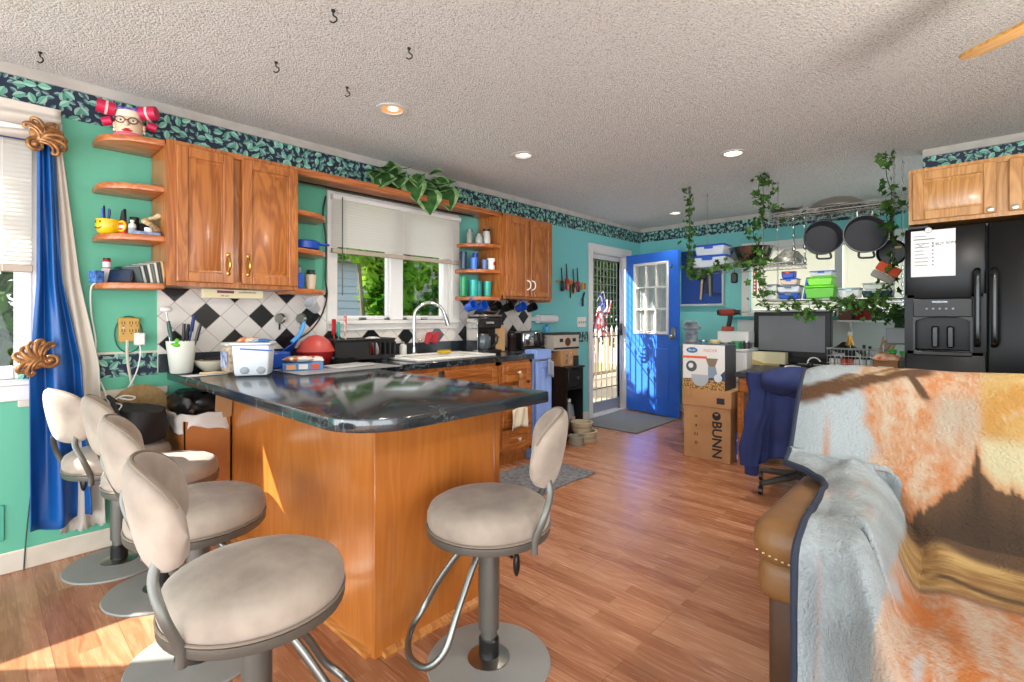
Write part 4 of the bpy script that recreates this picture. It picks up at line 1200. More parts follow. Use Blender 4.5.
# shelves between window and narrow cabinet: top bottles, blue cups, green tumblers
for i, (lab, y, x, r, h, c) in enumerate([('pale grey shaker on the top shelf right of the window', 2.99, .12, .028, .13, '#9aa096'), ('short glass jar in front of the shaker on the top shelf', 3.03, .20, .032, .085, '#a8b0ac'), ('white salt canister with black lid on the top shelf', 3.12, .20, .036, .14, '#cfcdc4')]):
    bottle('shaker', lab, 'shaker', (x, y, 1.868), r, h, r * 0.8, mat('shaker_%d' % i, c, 0.3), BLACK if i == 2 else STEEL, capr=r * 0.95)
def tumbler(label, loc, r, h, m, g=None):
    return one('tumbler', label, 'tumbler', MB().lathe([(0, 0), (r * 0.82, 0), (r * 0.84, 0.003), (r, h), (r * 0.93, h), (r * 0.76, 0.008), (0, 0.008)], seg=18), m, loc, group=g)
for i, (lab, y, x, r, h, c) in enumerate([('tall navy tumbler nearest the window on the middle shelf', 2.90, .14, .032, .15, '#1d3550'), ('light blue cup beside the navy tumbler', 2.985, .18, .034, .10, '#3f78d8'), ('cobalt blue tall glass in the middle of the middle shelf', 3.04, .14, .026, .15, '#1a36a8'), ('blue and white striped cup on the middle shelf', 3.095, .20, .030, .09, '#5a6f9a')]):
    tumbler(lab, (x, y, 1.642), r, h, mat('tumb_%d' % i, c, 0.25), 'cups on the middle shelf right of the window')
wc = thing('mug', 'white mug with a red flower at the cabinet end of the middle shelf', 'mug', (0.225, 3.155, 1.642))
MB().lathe([(0, 0), (0.03, 0), (0.038, 0.105), (0.034, 0.105), (0.026, 0.006), (0, 0.006)], seg=20).build('cup', WPLAS, wc)
MB().ball((0.033, 0.006, 0.06), (0.005, 0.014, 0.018)).build('printed_flower', REDP, wc)
for i, (lab, y, x, r, h, c) in enumerate([('dark green tumbler at the tip of the bottom shelf right of the window', 2.90, .14, .036, .17, '#0f8a52'), ('teal tumbler second from the window on the bottom shelf', 2.98, .18, .038, .145, '#21b0a4'), ('blue-green tumbler third from the window on the bottom shelf', 3.06, .16, .034, .14, '#1a8f92'), ('aqua tumbler next to the cabinet on the bottom shelf', 3.13, .20, .036, .14, '#22a896')]):
    tumbler(lab, (x, y, 1.404), r, h, mat('gtumb_%d' % i, c, 0.2), 'green tumblers on the bottom shelf')
# hanging mugs under the narrow cabinet
def hang_mug(label, y, m, x=0.2):
    t = thing('mug', label, 'mug', (x, y, 1.387), 0, 'mugs hanging under the narrow cabinet')
    mb = MB(); mb.M = Matrix.Translation((0, 0, -0.07)) @ Matrix.Rotation(R(72), 4, 'Y')
    mb.lathe([(0, -0.045), (0.036, -0.045), (0.042, 0.045), (0.038, 0.045), (0.033, -0.038), (0, -0.038)], seg=18)
    mb.build('cup', m, t)
    MB().tube(spline([(-0.02, 0.0, -0.03), (-0.015, 0.0, -0.005), (0.012, 0.0, -0.005), (0.02, 0.0, -0.03)], 5), 0.005, 8).build('handle', m, t)
    MB().tube(spline([(0, 0, 0.0), (0, 0, -0.012), (0.008, 0, -0.018)], 3), 0.002, 6).build('hook', BRASS, t)
for i, (lab, y, m) in enumerate([('bright blue mug hanging nearest the sink window', 2.93, 'b'), ('second blue mug hanging from the left', 3.06, 'b'), ('first black mug in the hanging row, left of the middle', 3.24, 'k'), ('second black mug in the hanging row, right of the middle', 3.40, 'k'), ('blue mug hanging second from the right', 3.58, 'b'), ('black mug hanging at the right end', 3.74, 'k')]):
    hang_mug(lab, y, mat('mug_blue', '#1d56c0', 0.25) if m == 'b' else BLACK)
fb = thing('foil_box', 'cream foil wrap box fixed under the large wall cabinet', 'box', (0.205, 0.886, 1.335))
MB().box(-0.045, 0.0, 0.0, 0.325, 0, 0.05, 0.002).build('carton', CREAM, fb)
MB().box(0.0, 0.0012, 0.07, 0.16, 0.028, 0.043).build('red_print', mat('foil_print', '#7c3a4c', 0.5), fb)
letters('lettering', 'ALUMINUM FOIL', 0.013, INK, fb, (0.0012, 0.235, 0.035), (R(90), 0, R(90)), 0.0003)
letters('lettering', '200 sq ft', 0.012, INK, fb, (0.0012, 0.11, 0.013), (R(90), 0, R(90)), 0.0003)

# ------------------------------------------------------------------ things on the worktop
ZC = 0.911
pot = thing('utensil_pot', 'white plant pot of kitchen utensils at the wall end of the worktop', 'pot', (0.125, 0.80, ZC))
MB().lathe([(0, 0), (0.05, 0), (0.054, 0.004), (0.073, 0.165), (0.074, 0.18), (0.069, 0.18), (0.05, 0.01), (0, 0.01)], seg=28).build('pot_body', mat('pot_glaze', '#d5d6c9', 0.3), pot)
cl = MB().ball((0.0, 0.0, 0.0), (0.012, 0.022, 0.012)).ball((0, 0, 0.022), (0.01, 0.013, 0.014)).ball((0, -0.022, 0.006), (0.007, 0.009, 0.007)).ball((0, 0.022, 0.006), (0.007, 0.009, 0.007))
one('clip', 'lime green figure clip on the rim of the white utensil pot', 'clip', cl, GREENP, (0.185, 0.765, ZC + 0.16))
ut = [('black handled knife', BLACK, -0.05, -0.03, 0.27), ('black handled peeler', BLACK, -0.03, 0.03, 0.26), ('dark green handled spoon', mat('dkgreen', '#1f4a3c', 0.4), 0.0, -0.04, 0.28), ('navy handled spatula', NAVY, 0.02, 0.035, 0.31), ('black handled whisk', BLACK, 0.035, 0.0, 0.265), ('black handled scissors', BLACK, 0.04, 0.05, 0.26)]
for i, (nm, m, dx, dy, h) in enumerate(ut):
    p = MB().cyl((0, 0, 0), (dx * 0.9, dy * 0.9, h - 0.09), 0.005).cyl((dx * 0.9, dy * 0.9, h - 0.09), (dx * 1.25, dy * 1.25, h), 0.010, 0.008)
    one('kitchen_utensil', nm + ' standing in the white pot', 'utensil', p, m, (0.125 + dx * 0.3, 0.80 + dy * 0.3, ZC + 0.012), group='utensils in the white pot')
sp = thing('skimmer', 'tall white headed skimmer standing in the white pot', 'utensil', (0.115, 0.765, ZC + 0.012), 0, 'utensils in the white pot')
MB().cyl((0, 0, 0), (-0.015, -0.03, 0.33), 0.004).build('handle', STEEL, sp)
MB().ball((-0.016, -0.031, 0.345), (0.012, 0.03, 0.016)).build('head', WPLAS, sp)
bw = one('bowl', 'cream stoneware bowl next to the white utensil pot', 'bowl', MB().lathe([(0, 0), (0.05, 0), (0.055, 0.006), (0.088, 0.035), (0.1, 0.06), (0.094, 0.062), (0.08, 0.036), (0.05, 0.012), (0, 0.01)], seg=32), mat('stoneware', '#cbc3ad', 0.35), (0.12, 0.96, ZC))
MBt = MB().box(-0.05, 0.05, -0.012, 0.012, 0, 0.01, 0.003).cyl((-0.05, 0.02, 0.012), (0.06, -0.03, 0.016), 0.006)
one('tongs', 'tongs laid across the cream bowl', 'utensil', MBt, BLACKM, (0.13, 0.96, ZC + 0.063), R(60))
one('paper_sheet', 'white paper lying at the front edge of the worktop by the pot', 'paper', MB().box(-0.05, 0.05, -0.10, 0.10, 0, 0.001), PAPER, (0.33, 0.86, ZC), R(8))
one('wooden_spoon', 'pale wooden paddle lying on the white paper', 'utensil', MB().box(-0.016, 0.016, -0.075, 0.075, 0, 0.012, 0.005), mat('pale_wood', '#c9b08a', 0.6), (0.33, 0.91, ZC + 0.0015), R(-14))
jr = thing('treat_jar', 'clear jar of treats with blue lettering beside the white storage box', 'jar', (0.31, 1.01, ZC))
MB().box(-0.05, 0.05, -0.05, 0.05, 0, 0.15, 0.012).build('jar_body', mat('treat_fill', '#a8835c', 0.3, col2='#d8cbb4', vs=40), jr)
MB().box(-0.055, 0.055, -0.055, 0.055, 0.15, 0.17, 0.006).build('lid', mat('lid_clear', '#c3c6ba', 0.3), jr)
MB().box(-0.051, 0.051, -0.0515, -0.05, 0.03, 0.12).build('jar_label', mat('label_blue', '#27479a', 0.5, col2='#dfe6ee', vs=30), jr)
ws = thing('storage_box', 'white plastic storage box with a blue band on the peninsula', 'box', (0.56, 1.015, ZC), R(57.5))
MB().box(-0.093, 0.093, -0.02, 0.13, 0, 0.165, 0.012, seg=2, taper=0.88).build('box_body', mat('milky_plastic', '#d3d9de', 0.35), ws)
MB().box(-0.099, 0.099, -0.026, 0.136, 0.165, 0.178, 0.004).build('rim', MATS['milky_plastic'], ws)
bd = MB(); bd.M = Matrix.Translation((0, 0, 0.0)) @ Matrix.Rotation(R(4.5), 4, 'Y')
bd.box(-0.062, 0.095, -0.0225, -0.018, 0.137, 0.145)
bd.build('band', BLUEP, ws)
for s in (-0.03, 0.05):
    MB().ball((s, -0.012, 0.03), (0.024, 0.008, 0.02)).build('ball_inside', mat('milky_dark', '#9aa0a4', 0.5), ws)
def packet(label, loc, rz, s, c1, c2, tilt=0.0, name='snack_packet'):
    def f(u, v):
        a, b = u * 2 - 1, v * 2 - 1
        t = (1 - a ** 4) * (1 - b ** 4)
        return (a * s[0], b * s[1], t)
    mb = MB(); mb.M = Matrix.Rotation(tilt, 4, 'X')
    n = 9
    top = [f(i / (n - 1), j / (n - 1)) for j in range(n) for i in range(n)]
    vs = [(x, y, s[2] * (1 + t)) for x, y, t in top] + [(x, y, s[2] * (1 - t)) for x, y, t in top]
    fs = []
    for j in range(n - 1):
        for i in range(n - 1):
            q = (j * n + i, j * n + i + 1, (j + 1) * n + i + 1, (j + 1) * n + i)
            fs += [q, tuple(n * n + k for k in q[::-1])]
    mb.add(vs, fs)
    return one(name, label, 'packet', mb, mat('pk_' + label[:14], c1, 0.3, col2=c2, vs=22, contrast=(0.45, 0.55)), loc, rz)
packet('orange snack packet on top of the white storage box', (0.50, 1.02, ZC + 0.179), R(57), (0.05, 0.045, 0.012), '#d0601a', '#e6d0b0', R(10))
packet('white and blue snack packet at the front of the white storage box top', (0.585, 1.055, ZC + 0.179), R(50), (0.055, 0.035, 0.010), '#dfe3e6', '#2a6fb0')
packet('green and cream packet at the back of the storage box top', (0.43, 1.06, ZC + 0.18), R(80), (0.045, 0.035, 0.011), '#d2c79a', '#8b9a5c')
sb = thing('snack_box', 'blue printed snack box on the grey board right of the storage box', 'box', (0.50, 1.32, 0.915), R(70))
MB().box(-0.11, 0.11, -0.05, 0.05, 0, 0.045, 0.003).build('carton', mat('snack_blue', '#1f5f9c', 0.45, col2='#3f86c0', vs=14), sb)
for k, c in enumerate(('#d08a4a', '#d9d2c4', '#c0502a')):
    MB().box(-0.09 + k * 0.065, -0.04 + k * 0.065, -0.0515, -0.05, 0.008, 0.036).build('printed_picture', mat('snack_print_%d' % k, c, 0.5), sb)
packet('brown and white bread packet on the blue snack box', (0.49, 1.30, 0.961), R(60), (0.085, 0.045, 0.018), '#a8683c', '#e0dad0')
packet('red and white packet standing behind the blue snack box', (0.42, 1.42, 0.952), R(75), (0.06, 0.03, 0.016), '#b03a34', '#e3dcd6', R(20))
one('grey_board', 'thin grey glass cutting board near the sink end of the peninsula', 'board', MB().box(-0.19, 0.19, -0.33, 0.33, 0, 0.004, 0.001), mat('board_grey', '#8d8f90', 0.3, col2='#a0a2a2', vs=3), (0.545, 1.53, ZC), R(2))
one('white_tray', 'pale flat tray on the grey board before the dish rack', 'tray', MB().box(-0.09, 0.09, -0.14, 0.14, 0, 0.012, 0.005), mat('tray_grey', '#b9bbb8', 0.35), (0.52, 1.60, 0.9155), R(10))
# dustpan, funnels
du = thing('dustpan', 'bright blue plastic dustpan propped behind the snack packets', 'dustpan', (0.22, 1.27, ZC), R(20))
def dp(u, v):
    return (-0.02 + 0.05 * v * v - 0.03 * (abs(u - 0.5) * 2) ** 3, -0.10 + 0.26 * u + 0.05 * v, 0.02 + 0.17 * v * (0.25 + 0.75 * u))
MB().surf(dp, 18, 10).build('pan', BLUEP, du, solid=0.006)
MB().tube(spline([(0.0, 0.14, 0.15), (0.01, 0.20, 0.21), (0.0, 0.24, 0.28)], 5), [0.016, 0.016, 0.015, 0.015, 0.014, 0.014, 0.013, 0.013, 0.013, 0.012, 0.012], 8).build('handle', mat('dustpan_light', '#4f9fe0', 0.35), du)
MB().box(-0.06, 0.09, -0.10, 0.05, 0, 0.10, 0.01).build('body', BLUEP, du)
rb = thing('red_bowl', 'red plastic bowl with domed lid behind the blue snack box', 'bowl', (0.20, 1.545, ZC))
MB().lathe([(0, 0.0), (0.075, 0.0), (0.09, 0.01), (0.115, 0.085), (0.12, 0.088), (0.0, 0.089)], seg=32).build('bowl_body', REDP, rb)
MB().lathe([(0.121, 0.088), (0.118, 0.10), (0.09, 0.15), (0.05, 0.185), (0.0, 0.195)], seg=32).build('lid', mat('red_lid', '#b8473f', 0.45), rb)
pn2 = thing('frying_pan', 'dark frying pan handle sticking out beside the red bowl', 'pan', (0.20, 1.72, ZC + 0.0), R(-40))
MB().lathe([(0, 0), (0.085, 0), (0.108, 0.04), (0.104, 0.04), (0.083, 0.005), (0, 0.005)], seg=28).build('pan_body', BLACKM, pn2)
MB().tube(spline([(0.10, 0, 0.035), (0.16, 0, 0.045), (0.22, 0.0, 0.05)], 4), 0.009, 8).build('handle', BLACK, pn2)
# measuring cups and white cup on the tiles
for i, (y, z, lab) in enumerate([(1.385, 1.215, 'left steel measuring cup hanging on the tiled wall'), (1.525, 1.215, 'right steel measuring cup hanging on the tiled wall')]):
    t = thing('measuring_cup', lab, 'measuring cup', (0.012, y, z), 0, 'steel measuring cups on the tiles')
    MB().lathe([(0.0, 0.0), (0.03, 0.0), (0.032, 0.004), (0.036, 0.022), (0.033, 0.022), (0.028, 0.006), (0.0, 0.006)], seg=22, axis='X').build('cup', STEEL, t)
    MB().box(0.004, 0.008, -0.006, 0.006, -0.075, -0.03, 0.002).build('handle', BLACK if i == 0 else STEEL, t)
hc = thing('plastic_cup', 'clear white plastic cup hanging under the small shelf', 'cup', (0.12, 1.555, 1.372), 0)
mb = MB(); mb.M = Matrix.Translation((0, 0.01, -0.075)) @ Matrix.Rotation(R(55), 4, 'X') @ Matrix.Rotation(R(30), 4, 'Y')
mb.lathe([(0, -0.045), (0.03, -0.045), (0.043, 0.05), (0.039, 0.05), (0.027, -0.04), (0, -0.04)], seg=20)
mb.build('cup', mat('cup_frost', '#d5d8da', 0.2, alpha=0.75), hc)
MB().tube(spline([(0, 0, 0), (0, 0, -0.02), (0.01, 0.005, -0.035)], 3), 0.002, 6).build('hook', STEEL, hc)
one('lamp_cord', 'black cord looping down beside the sink window frame', 'cord', MB().tube(spline([(0.03, 1.70, 2.08), (0.03, 1.68, 1.95), (0.035, 1.70, 1.75), (0.035, 1.695, 1.5), (0.05, 1.70, 1.38), (0.06, 1.66, 1.25), (0.07, 1.58, 1.14), (0.09, 1.48, 1.08)], 5), 0.006, 8), BLACK)
# dish rack with things in it
dr = thing('dish_rack', 'black plastic dish rack with slotted side by the sink', 'dish rack', (0.175, 1.87, ZC), R(88))
L0, W0, H0 = 0.23, 0.11, 0.155
b = MB()
b.box(-L0, L0, -W0, W0, 0.02, 0.03)
b.box(-L0, L0, W0 - 0.006, W0, 0.03, H0).box(-L0, -L0 + 0.006, -W0, W0, 0.03, H0).box(L0 - 0.006, L0, -W0, W0, 0.03, H0)
b.box(-L0, 0.03, -W0, -W0 + 0.006, 0.03, H0).box(0.03, L0, -W0, -W0 + 0.006, 0.03, 0.045).box(0.03, L0, -W0, -W0 + 0.006, H0 - 0.022, H0)
for k in range(6):
    x = 0.03 + k * 0.041
    b.box(x - 0.006, x + 0.006, -W0, -W0 + 0.006, 0.045, H0 - 0.02)
b.build('basket', BLACKM, dr, sm=None)
MB().tube([(-L0, -W0, H0), (L0, -W0, H0), (L0, W0, H0), (-L0, W0, H0)], 0.008, 8, closed=True).build('rim', BLACK, dr)
for sx in (-1, 1):
    for sy in (-1, 1):
        MB().cyl((sx * (L0 - 0.05), sy * (W0 - 0.03), 0), (sx * (L0 - 0.05), sy * (W0 - 0.03), 0.02), 0.008).build('foot', BLACK, dr)
one('drain_tray', 'black drain tray under the dish rack', 'tray', MB().box(-0.2, 0.2, -0.29, 0.29, 0, 0.008, 0.003), BLACKM, (0.40, 1.87, ZC + 0.0045)) if False else None
for i, (x, y, h, m, nm, w) in enumerate([(0.17, 1.70, 0.27, REDP, 'red spatula', 0.016), (0.14, 1.80, 0.30, mat('rw_handle', '#b93a3a', 0.4, col2='#e0dcd6', vs=26), 'red and white striped handle', 0.012), (0.12, 1.76, 0.25, mat('mint', '#3fa59d', 0.4), 'mint headed brush', 0.014)]):
    p = MB().cyl((0, 0, 0), (0.0, -0.012, h * 0.6), 0.005).box(-0.006, 0.006, -0.012 - w, -0.012 + w, h * 0.6, h, 0.005)
    one('dish_utensil', nm + ' standing in the black dish rack', 'utensil', p, m, (x, y, ZC + 0.031))
for i, (y, c, nm) in enumerate([(1.86, WPLAS, 'white plate'), (1.91, mat('plate_clear', '#b9c2c4', 0.2), 'grey glass plate'), (1.955, REDP, 'red plate'), (2.0, WPLAS, 'small white dish')]):
    p = MB(); p.M = Matrix.Rotation(R(14), 4, 'X')
    p.lathe([(0, 0.0), (0.05, 0.002), (0.062 if i < 3 else 0.045, 0.008), (0.0, 0.006)], (0, 0, 0.0), 24, axis='Y') if False else p.lathe([(0, -0.003), (0.05, -0.003), (0.065, 0.006), (0.06, 0.008), (0.045, 0.002), (0, 0.002)], (0, 0, 0.066), 24, axis='Y')
    one('plate', nm + ' standing on edge in the black dish rack', 'plate', p, c, (0.19, y - 0.0, ZC + 0.031), R(-4))
packet('crumpled white and grey bag on the dish rack corner', (0.175, 1.99, ZC + 0.135), R(70), (0.05, 0.08, 0.018), '#d6d6d2', '#a9acae', name='plastic_bag')
# by the sink
sp_ = thing('dish_sponge', 'yellow dish sponge on the far rim of the sink', 'sponge', (0.17, 2.66, 0.926), R(88))
MB().box(-0.055, 0.055, -0.03, 0.03, 0, 0.02, 0.008, seg=2).build('foam', mat('sponge_yellow', '#d9b021', 0.9, bump=0.3, bs=200), sp_)
MB().box(-0.05, 0.05, -0.027, 0.027, 0.02, 0.026, 0.003).build('scour_pad', mat('sponge_pad', '#b99a2c', 0.95), sp_)
rc = MB().surf(lambda u, v: (0.012 * math.sin(u * 7) - 0.05 * v + 0.02, u * 0.13, 0.012 * math.sin(u * 9 + v * 3) - 0.08 * v * v), 20, 8)
one('dish_cloth', 'pink-red cloth draped over the black upstand behind the faucet', 'cloth', rc, mat('cloth_red', '#c23f48', 0.95), (0.075, 2.55, 1.09), solid=0.006)
bottle('soap_bottle', 'white soap pump bottle behind the sink', 'bottle', (0.09, 2.31, ZC), 0.028, 0.12, 0.01, mat('soap_white', '#d4d6d2', 0.3), STEEL, shoulder=0.7)
cloth_b = packet('red and white printed packet leaning on the tiles left of the coffee maker', (0.06, 2.78, ZC), R(90), (0.05, 0.03, 0.012), '#b8323c', '#ddd6ce', name='tea_packet')
# coffee maker
cm = thing('coffee_maker', 'black and steel drip coffee maker on the sink worktop', 'coffee maker', (0.27, 3.02, ZC), R(72))
MB().box(-0.115, 0.115, -0.12, 0.10, 0, 0.035, 0.008).build('base', BLACK, cm)
MB().box(-0.115, 0.115, 0.0, 0.10, 0.035, 0.22, 0.006).build('tank', BLACK, cm)
MB().box(-0.115, 0.115, -0.12, 0.10, 0.215, 0.315, 0.012).build('brew_head', BLACK, cm)
MB().box(-0.119, -0.113, -0.121, 0.10, 0.0, 0.30, 0.002).build('side_trim', CHROME, cm)
MB().box(-0.117, 0.117, -0.122, 0.10, 0.315, 0.335, 0.006).build('lid', STEEL, cm)
MB().lathe([(0, 0), (0.055, 0.0), (0.07, 0.02), (0.07, 0.10), (0.05, 0.135), (0.045, 0.14), (0, 0.142)], (-0.035, -0.05, 0.038), 24).build('carafe', mat('carafe_glass', '#4b545a', 0.08, coat=0.5), cm)
MB().tube(spline([(0.03, -0.075, 0.16), (0.075, -0.095, 0.16), (0.08, -0.095, 0.10), (0.04, -0.08, 0.06)], 5), 0.009, 8).build('carafe_handle', BLACK, cm)
MB().lathe([(0.06, 0.118), (0.063, 0.128), (0.05, 0.136)], (-0.035, -0.05, 0.045), 24).build('carafe_band', CHROME, cm)
letters('lettering', 'COFFEE', 0.022, mat('lettering_white', '#d8d8d8', 0.5), cm, (0.0, -0.1215, 0.265), (R(90), 0, 0), 0.0004)
fl = thing('filter_basket', 'steel rimmed white filter dish on top of the coffee maker', 'dish', (0.29, 3.07, ZC + 0.336))
MB().lathe([(0, 0), (0.05, 0), (0.085, 0.028), (0.08, 0.03), (0.048, 0.005), (0, 0.005)], seg=24).build('dish', STEEL, fl)
pb = thing('coffee_bag', 'tan paper coffee bag right of the coffee maker', 'bag', (0.20, 3.27, ZC), R(80))
MB().box(-0.055, 0.055, -0.035, 0.035, 0, 0.20, 0.006).prism([(-0.035, 0.20), (0.035, 0.20), (0.004, 0.245), (-0.004, 0.245)], -0.055, 0.055, 'YZ').build('bag_body', mat('kraft_tan', '#c09a6c', 0.8), pb)
MB().box(-0.057, 0.057, -0.007, 0.007, 0.235, 0.262, 0.002).build('folded_top', BLACKM, pb)
MB().tube([(-0.055, -0.04, 0.08), (-0.075, -0.045, 0.115), (-0.055, -0.045, 0.15), (-0.02, -0.045, 0.13)], 0.005, 6).build('cord_tie', BLACK, pb)
one('coffee_grinder', 'dark brown grinder jar between the coffee bag and the toaster', 'grinder', MB().lathe([(0, 0), (0.042, 0), (0.044, 0.01), (0.04, 0.11), (0.043, 0.115), (0.043, 0.16), (0.03, 0.175), (0, 0.178)], seg=22), mat('grinder', '#241a18', 0.25), (0.24, 3.41, ZC))
# worktop beyond the oak drawers
ls = thing('side_counter', 'shallow black worktop beyond the oak drawers that carries the toaster', 'counter', (0.03, 3.29, 0))
MB().box(0, 0.27, 0.0, 0.66, 0.865, 0.91, 0.004).build('worktop', MARBLE, ls)
MB().box(0, 0.25, 0.01, 0.65, 0.0, 0.865).build('carcass', OAK, ls, sm=None)
ts = thing('toaster', 'chrome four slice toaster with black ends', 'toaster', (0.19, 3.72, 0.911), R(88))
MB().box(-0.17, 0.11, -0.075, 0.075, 0.015, 0.175, 0.03, seg=3).build('shell', CHROME, ts)
MB().box(-0.185, -0.165, -0.078, 0.078, 0.005, 0.165, 0.008).box(-0.17, 0.14, -0.08, 0.08, 0.0, 0.022, 0.004).build('end_cap', BLACK, ts)
for x in (0.02, 0.095):
    MB().box(x - 0.026, x + 0.026, -0.095, -0.072, 0.03, 0.16, 0.008).build('control_panel', BLACK, ts)
    MB().box(x - 0.014, x + 0.014, -0.112, -0.095, 0.105, 0.12, 0.004).build('lever', BLACK, ts)
for y in (-0.035, 0.035):
    MB().box(-0.14, 0.09, y - 0.013, y + 0.013, 0.172, 0.1765).build('slot', INK, ts)
# ------------------------------------------------------------------ far left wall: lighters, paper towel, switch, stand
def lighter(label, y, z, c, h, kind):
    t = thing('utility_lighter', label, 'lighter', (0.03, y, z), 0, 'tools hung on the wall by the storm door')
    MB().cyl((0, 0, 0), (0, -0.012, h * 0.55), 0.009, 0.006, 8).build('barrel', mat('barrel_dark', '#3a2a2c', 0.35), t)
    MB().box(-0.012, 0.014, -0.022, 0.022, -h * 0.42, 0.0, 0.008).build('handle', c, t)
    MB().box(-0.014, 0.016, -0.012, 0.026, -h * 0.45, -h * 0.2, 0.006).build('grip', mat('grip_tan', '#c48f66', 0.5) if kind else BLACK, t)
rk = thing('tool_rail', 'wall rail behind the long handled lighters and knives', 'rail', (0.0, 4.63, 1.62))
MB().box(0.0, 0.018, -0.25, 0.25, -0.012, 0.012, 0.003).build('bar', mat('rail_wood', '#b08a58', 0.5), rk)
for i, (lab, y, z, c, h, k) in enumerate([('black handled long lighter leftmost on the wall rail', 4.46, 1.63, BLACK, 0.26, 0), ('red handled long lighter second from the left on the wall rail', 4.55, 1.66, REDP, 0.30, 1), ('black handled long lighter third on the wall rail', 4.68, 1.62, BLACK, 0.28, 1), ('red handled long lighter rightmost on the wall rail', 4.76, 1.64, REDP, 0.28, 0)]):
    lighter(lab, y, z, c, h, k)
sc = thing('scissors', 'orange handled scissors hanging in the middle of the wall rail', 'scissors', (0.03, 4.615, 1.60))
for s in (-1, 1):
    MB().tube([(0.0, s * 0.022 + 0.02 * math.cos(a * PI / 8), 0.02 + 0.025 * math.sin(a * PI / 8)) for a in range(16)], 0.006, 6, closed=True).build('finger_loop', mat('loop_orange', '#d0834c', 0.4), sc)
    MB().box(-0.003, 0.003, -0.006, 0.006, -0.16, 0.0).build('blade', STEEL, sc)
cr_ = thing('corkscrew', 'small orange and yellow gadget at the right end of the wall rail', 'gadget', (0.03, 4.88, 1.585))
MB().box(-0.012, 0.012, -0.035, 0.0, -0.04, 0.035, 0.008).build('left_half', mat('gadget_yellow', '#d39a35', 0.4), cr_)
MB().box(-0.012, 0.012, 0.0, 0.035, -0.035, 0.04, 0.008).build('right_half', ORANGE, cr_)
hk_ = thing('folding_knife', 'black folding tool hanging below the wall rail by the storm door', 'tool', (0.022, 4.875, 1.45))
MB().box(-0.008, 0.008, -0.022, 0.012, -0.10, 0.0, 0.006).build('handle', BLACK, hk_)
mb = MB(); mb.M = Matrix.Rotation(R(-24), 4, 'X'); mb.box(-0.006, 0.006, -0.012, 0.016, 0.0, 0.075, 0.005); mb.build('blade_guard', BLACK, hk_)
pr = thing('paper_towel_holder', 'white paper towel roll on the wall right of the tiles', 'paper towel', (0.075, 4.13, 1.205))
MB().cyl((0, -0.15, 0), (0, 0.15, 0), 0.045, seg=24).build('roll', PAPER, pr)
MB().cyl((0, -0.18, 0), (0, 0.18, 0), 0.014, seg=10).box(-0.075, 0.0, -0.182, -0.168, -0.02, 0.02, 0.004).box(-0.075, 0.0, 0.168, 0.182, -0.02, 0.02, 0.004).build('bracket', WPLAS, pr)
sw = thing('light_switch', 'white four gang switch plate beside the storm door', 'switch', (0.0, 4.878, 1.165))
MB().box(0.0, 0.007, -0.095, 0.085, -0.058, 0.058, 0.003).build('cover_plate', WHITE, sw)
for k in range(4):
    MB().box(0.007, 0.016, -0.07 + k * 0.042, -0.058 + k * 0.042, -0.012, 0.012, 0.002).build('toggle', mat('toggle_tan', '#a89a86', 0.5), sw)
for z in (2.03, 1.80, 1.45):
    pass
for i, (lab, z, c, h) in enumerate([('red and blue box on the far end shelves behind the narrow cabinet', 1.751, '#7c2a3c', 0.2), ('grey jar on the lowest far end shelf behind the narrow cabinet', 1.406, '#5b5f74', 0.17)]):
    one('spice_box', lab, 'box', MB().box(-0.05, 0.05, -0.035, 0.035, 0, h, 0.004), mat('spice_%d' % i, c, 0.5, col2='#b9bac4', vs=30), (0.14, 3.955, z))
# black stand
bs_ = thing('side_stand', 'black wooden stand with a drawer and open cubby by the storm door', 'stand', (0.05, 3.97, 0))
BW = mat('black_paint', '#131416', 0.4)
b = MB()
b.box(0, 0.40, 0, 0.02, 0, 0.71).box(0, 0.40, 0.27, 0.29, 0, 0.71).box(0, 0.015, 0.02, 0.27, 0.06, 0.71).box(0, 0.40, 0.02, 0.27, 0.06, 0.08).box(0, 0.40, 0.02, 0.27, 0.50, 0.52)
b.build('carcass', BW, bs_, sm=None)
MB().box(-0.01, 0.415, -0.012, 0.302, 0.71, 0.732, 0.004).build('top', BW, bs_)
dw = MB().box(0.395, 0.412, 0.024, 0.266, 0.525, 0.705, 0.004).build('drawer', BW, bs_)
MB().cyl((0.412, 0.165, 0.615), (0.43, 0.165, 0.615), 0.012, 0.015).build('knob', STEEL, dw)
MB().box(0.38, 0.40, 0.02, 0.27, 0.0, 0.06).build('plinth', BW, bs_, sm=None)
jg = thing('jug', 'grey plastic jug in the cubby of the black stand', 'jug', (0.34, 4.165, 0.081))
MB().lathe([(0, 0), (0.052, 0), (0.055, 0.01), (0.055, 0.17), (0.03, 0.24), (0.018, 0.26), (0.018, 0.28), (0, 0.28)], seg=18).build('jug_body', mat('jug_grey', '#777f84', 0.4), jg)
MB().lathe([(0.0, 0.275), (0.021, 0.275), (0.021, 0.305), (0, 0.305)], seg=14).build('cap', WPLAS, jg)
MB().tube(spline([(0.0, 0.03, 0.24), (0.0, 0.065, 0.22), (0.0, 0.06, 0.15), (0.0, 0.045, 0.14)], 4), 0.009, 6).build('handle', MATS['jug_grey'], jg)
MB().box(0.05, 0.0565, -0.03, 0.03, 0.03, 0.13).build('jug_label', mat('jug_label', '#b59a86', 0.6), jg)
bottle('bottle', 'dark bottle with a brown label in the black stand cubby', 'bottle', (0.37, 4.06, 0.081), 0.035, 0.20, 0.014, BLACK, WPLAS, label_m=mat('bottle_label', '#7a5a44', 0.6), shoulder=0.6)
bottle('bottle', 'small brown bottle at the front of the black stand cubby', 'bottle', (0.415, 4.11, 0.081), 0.022, 0.11, 0.011, mat('brown_glass', '#5e3a22', 0.25), BLACK)
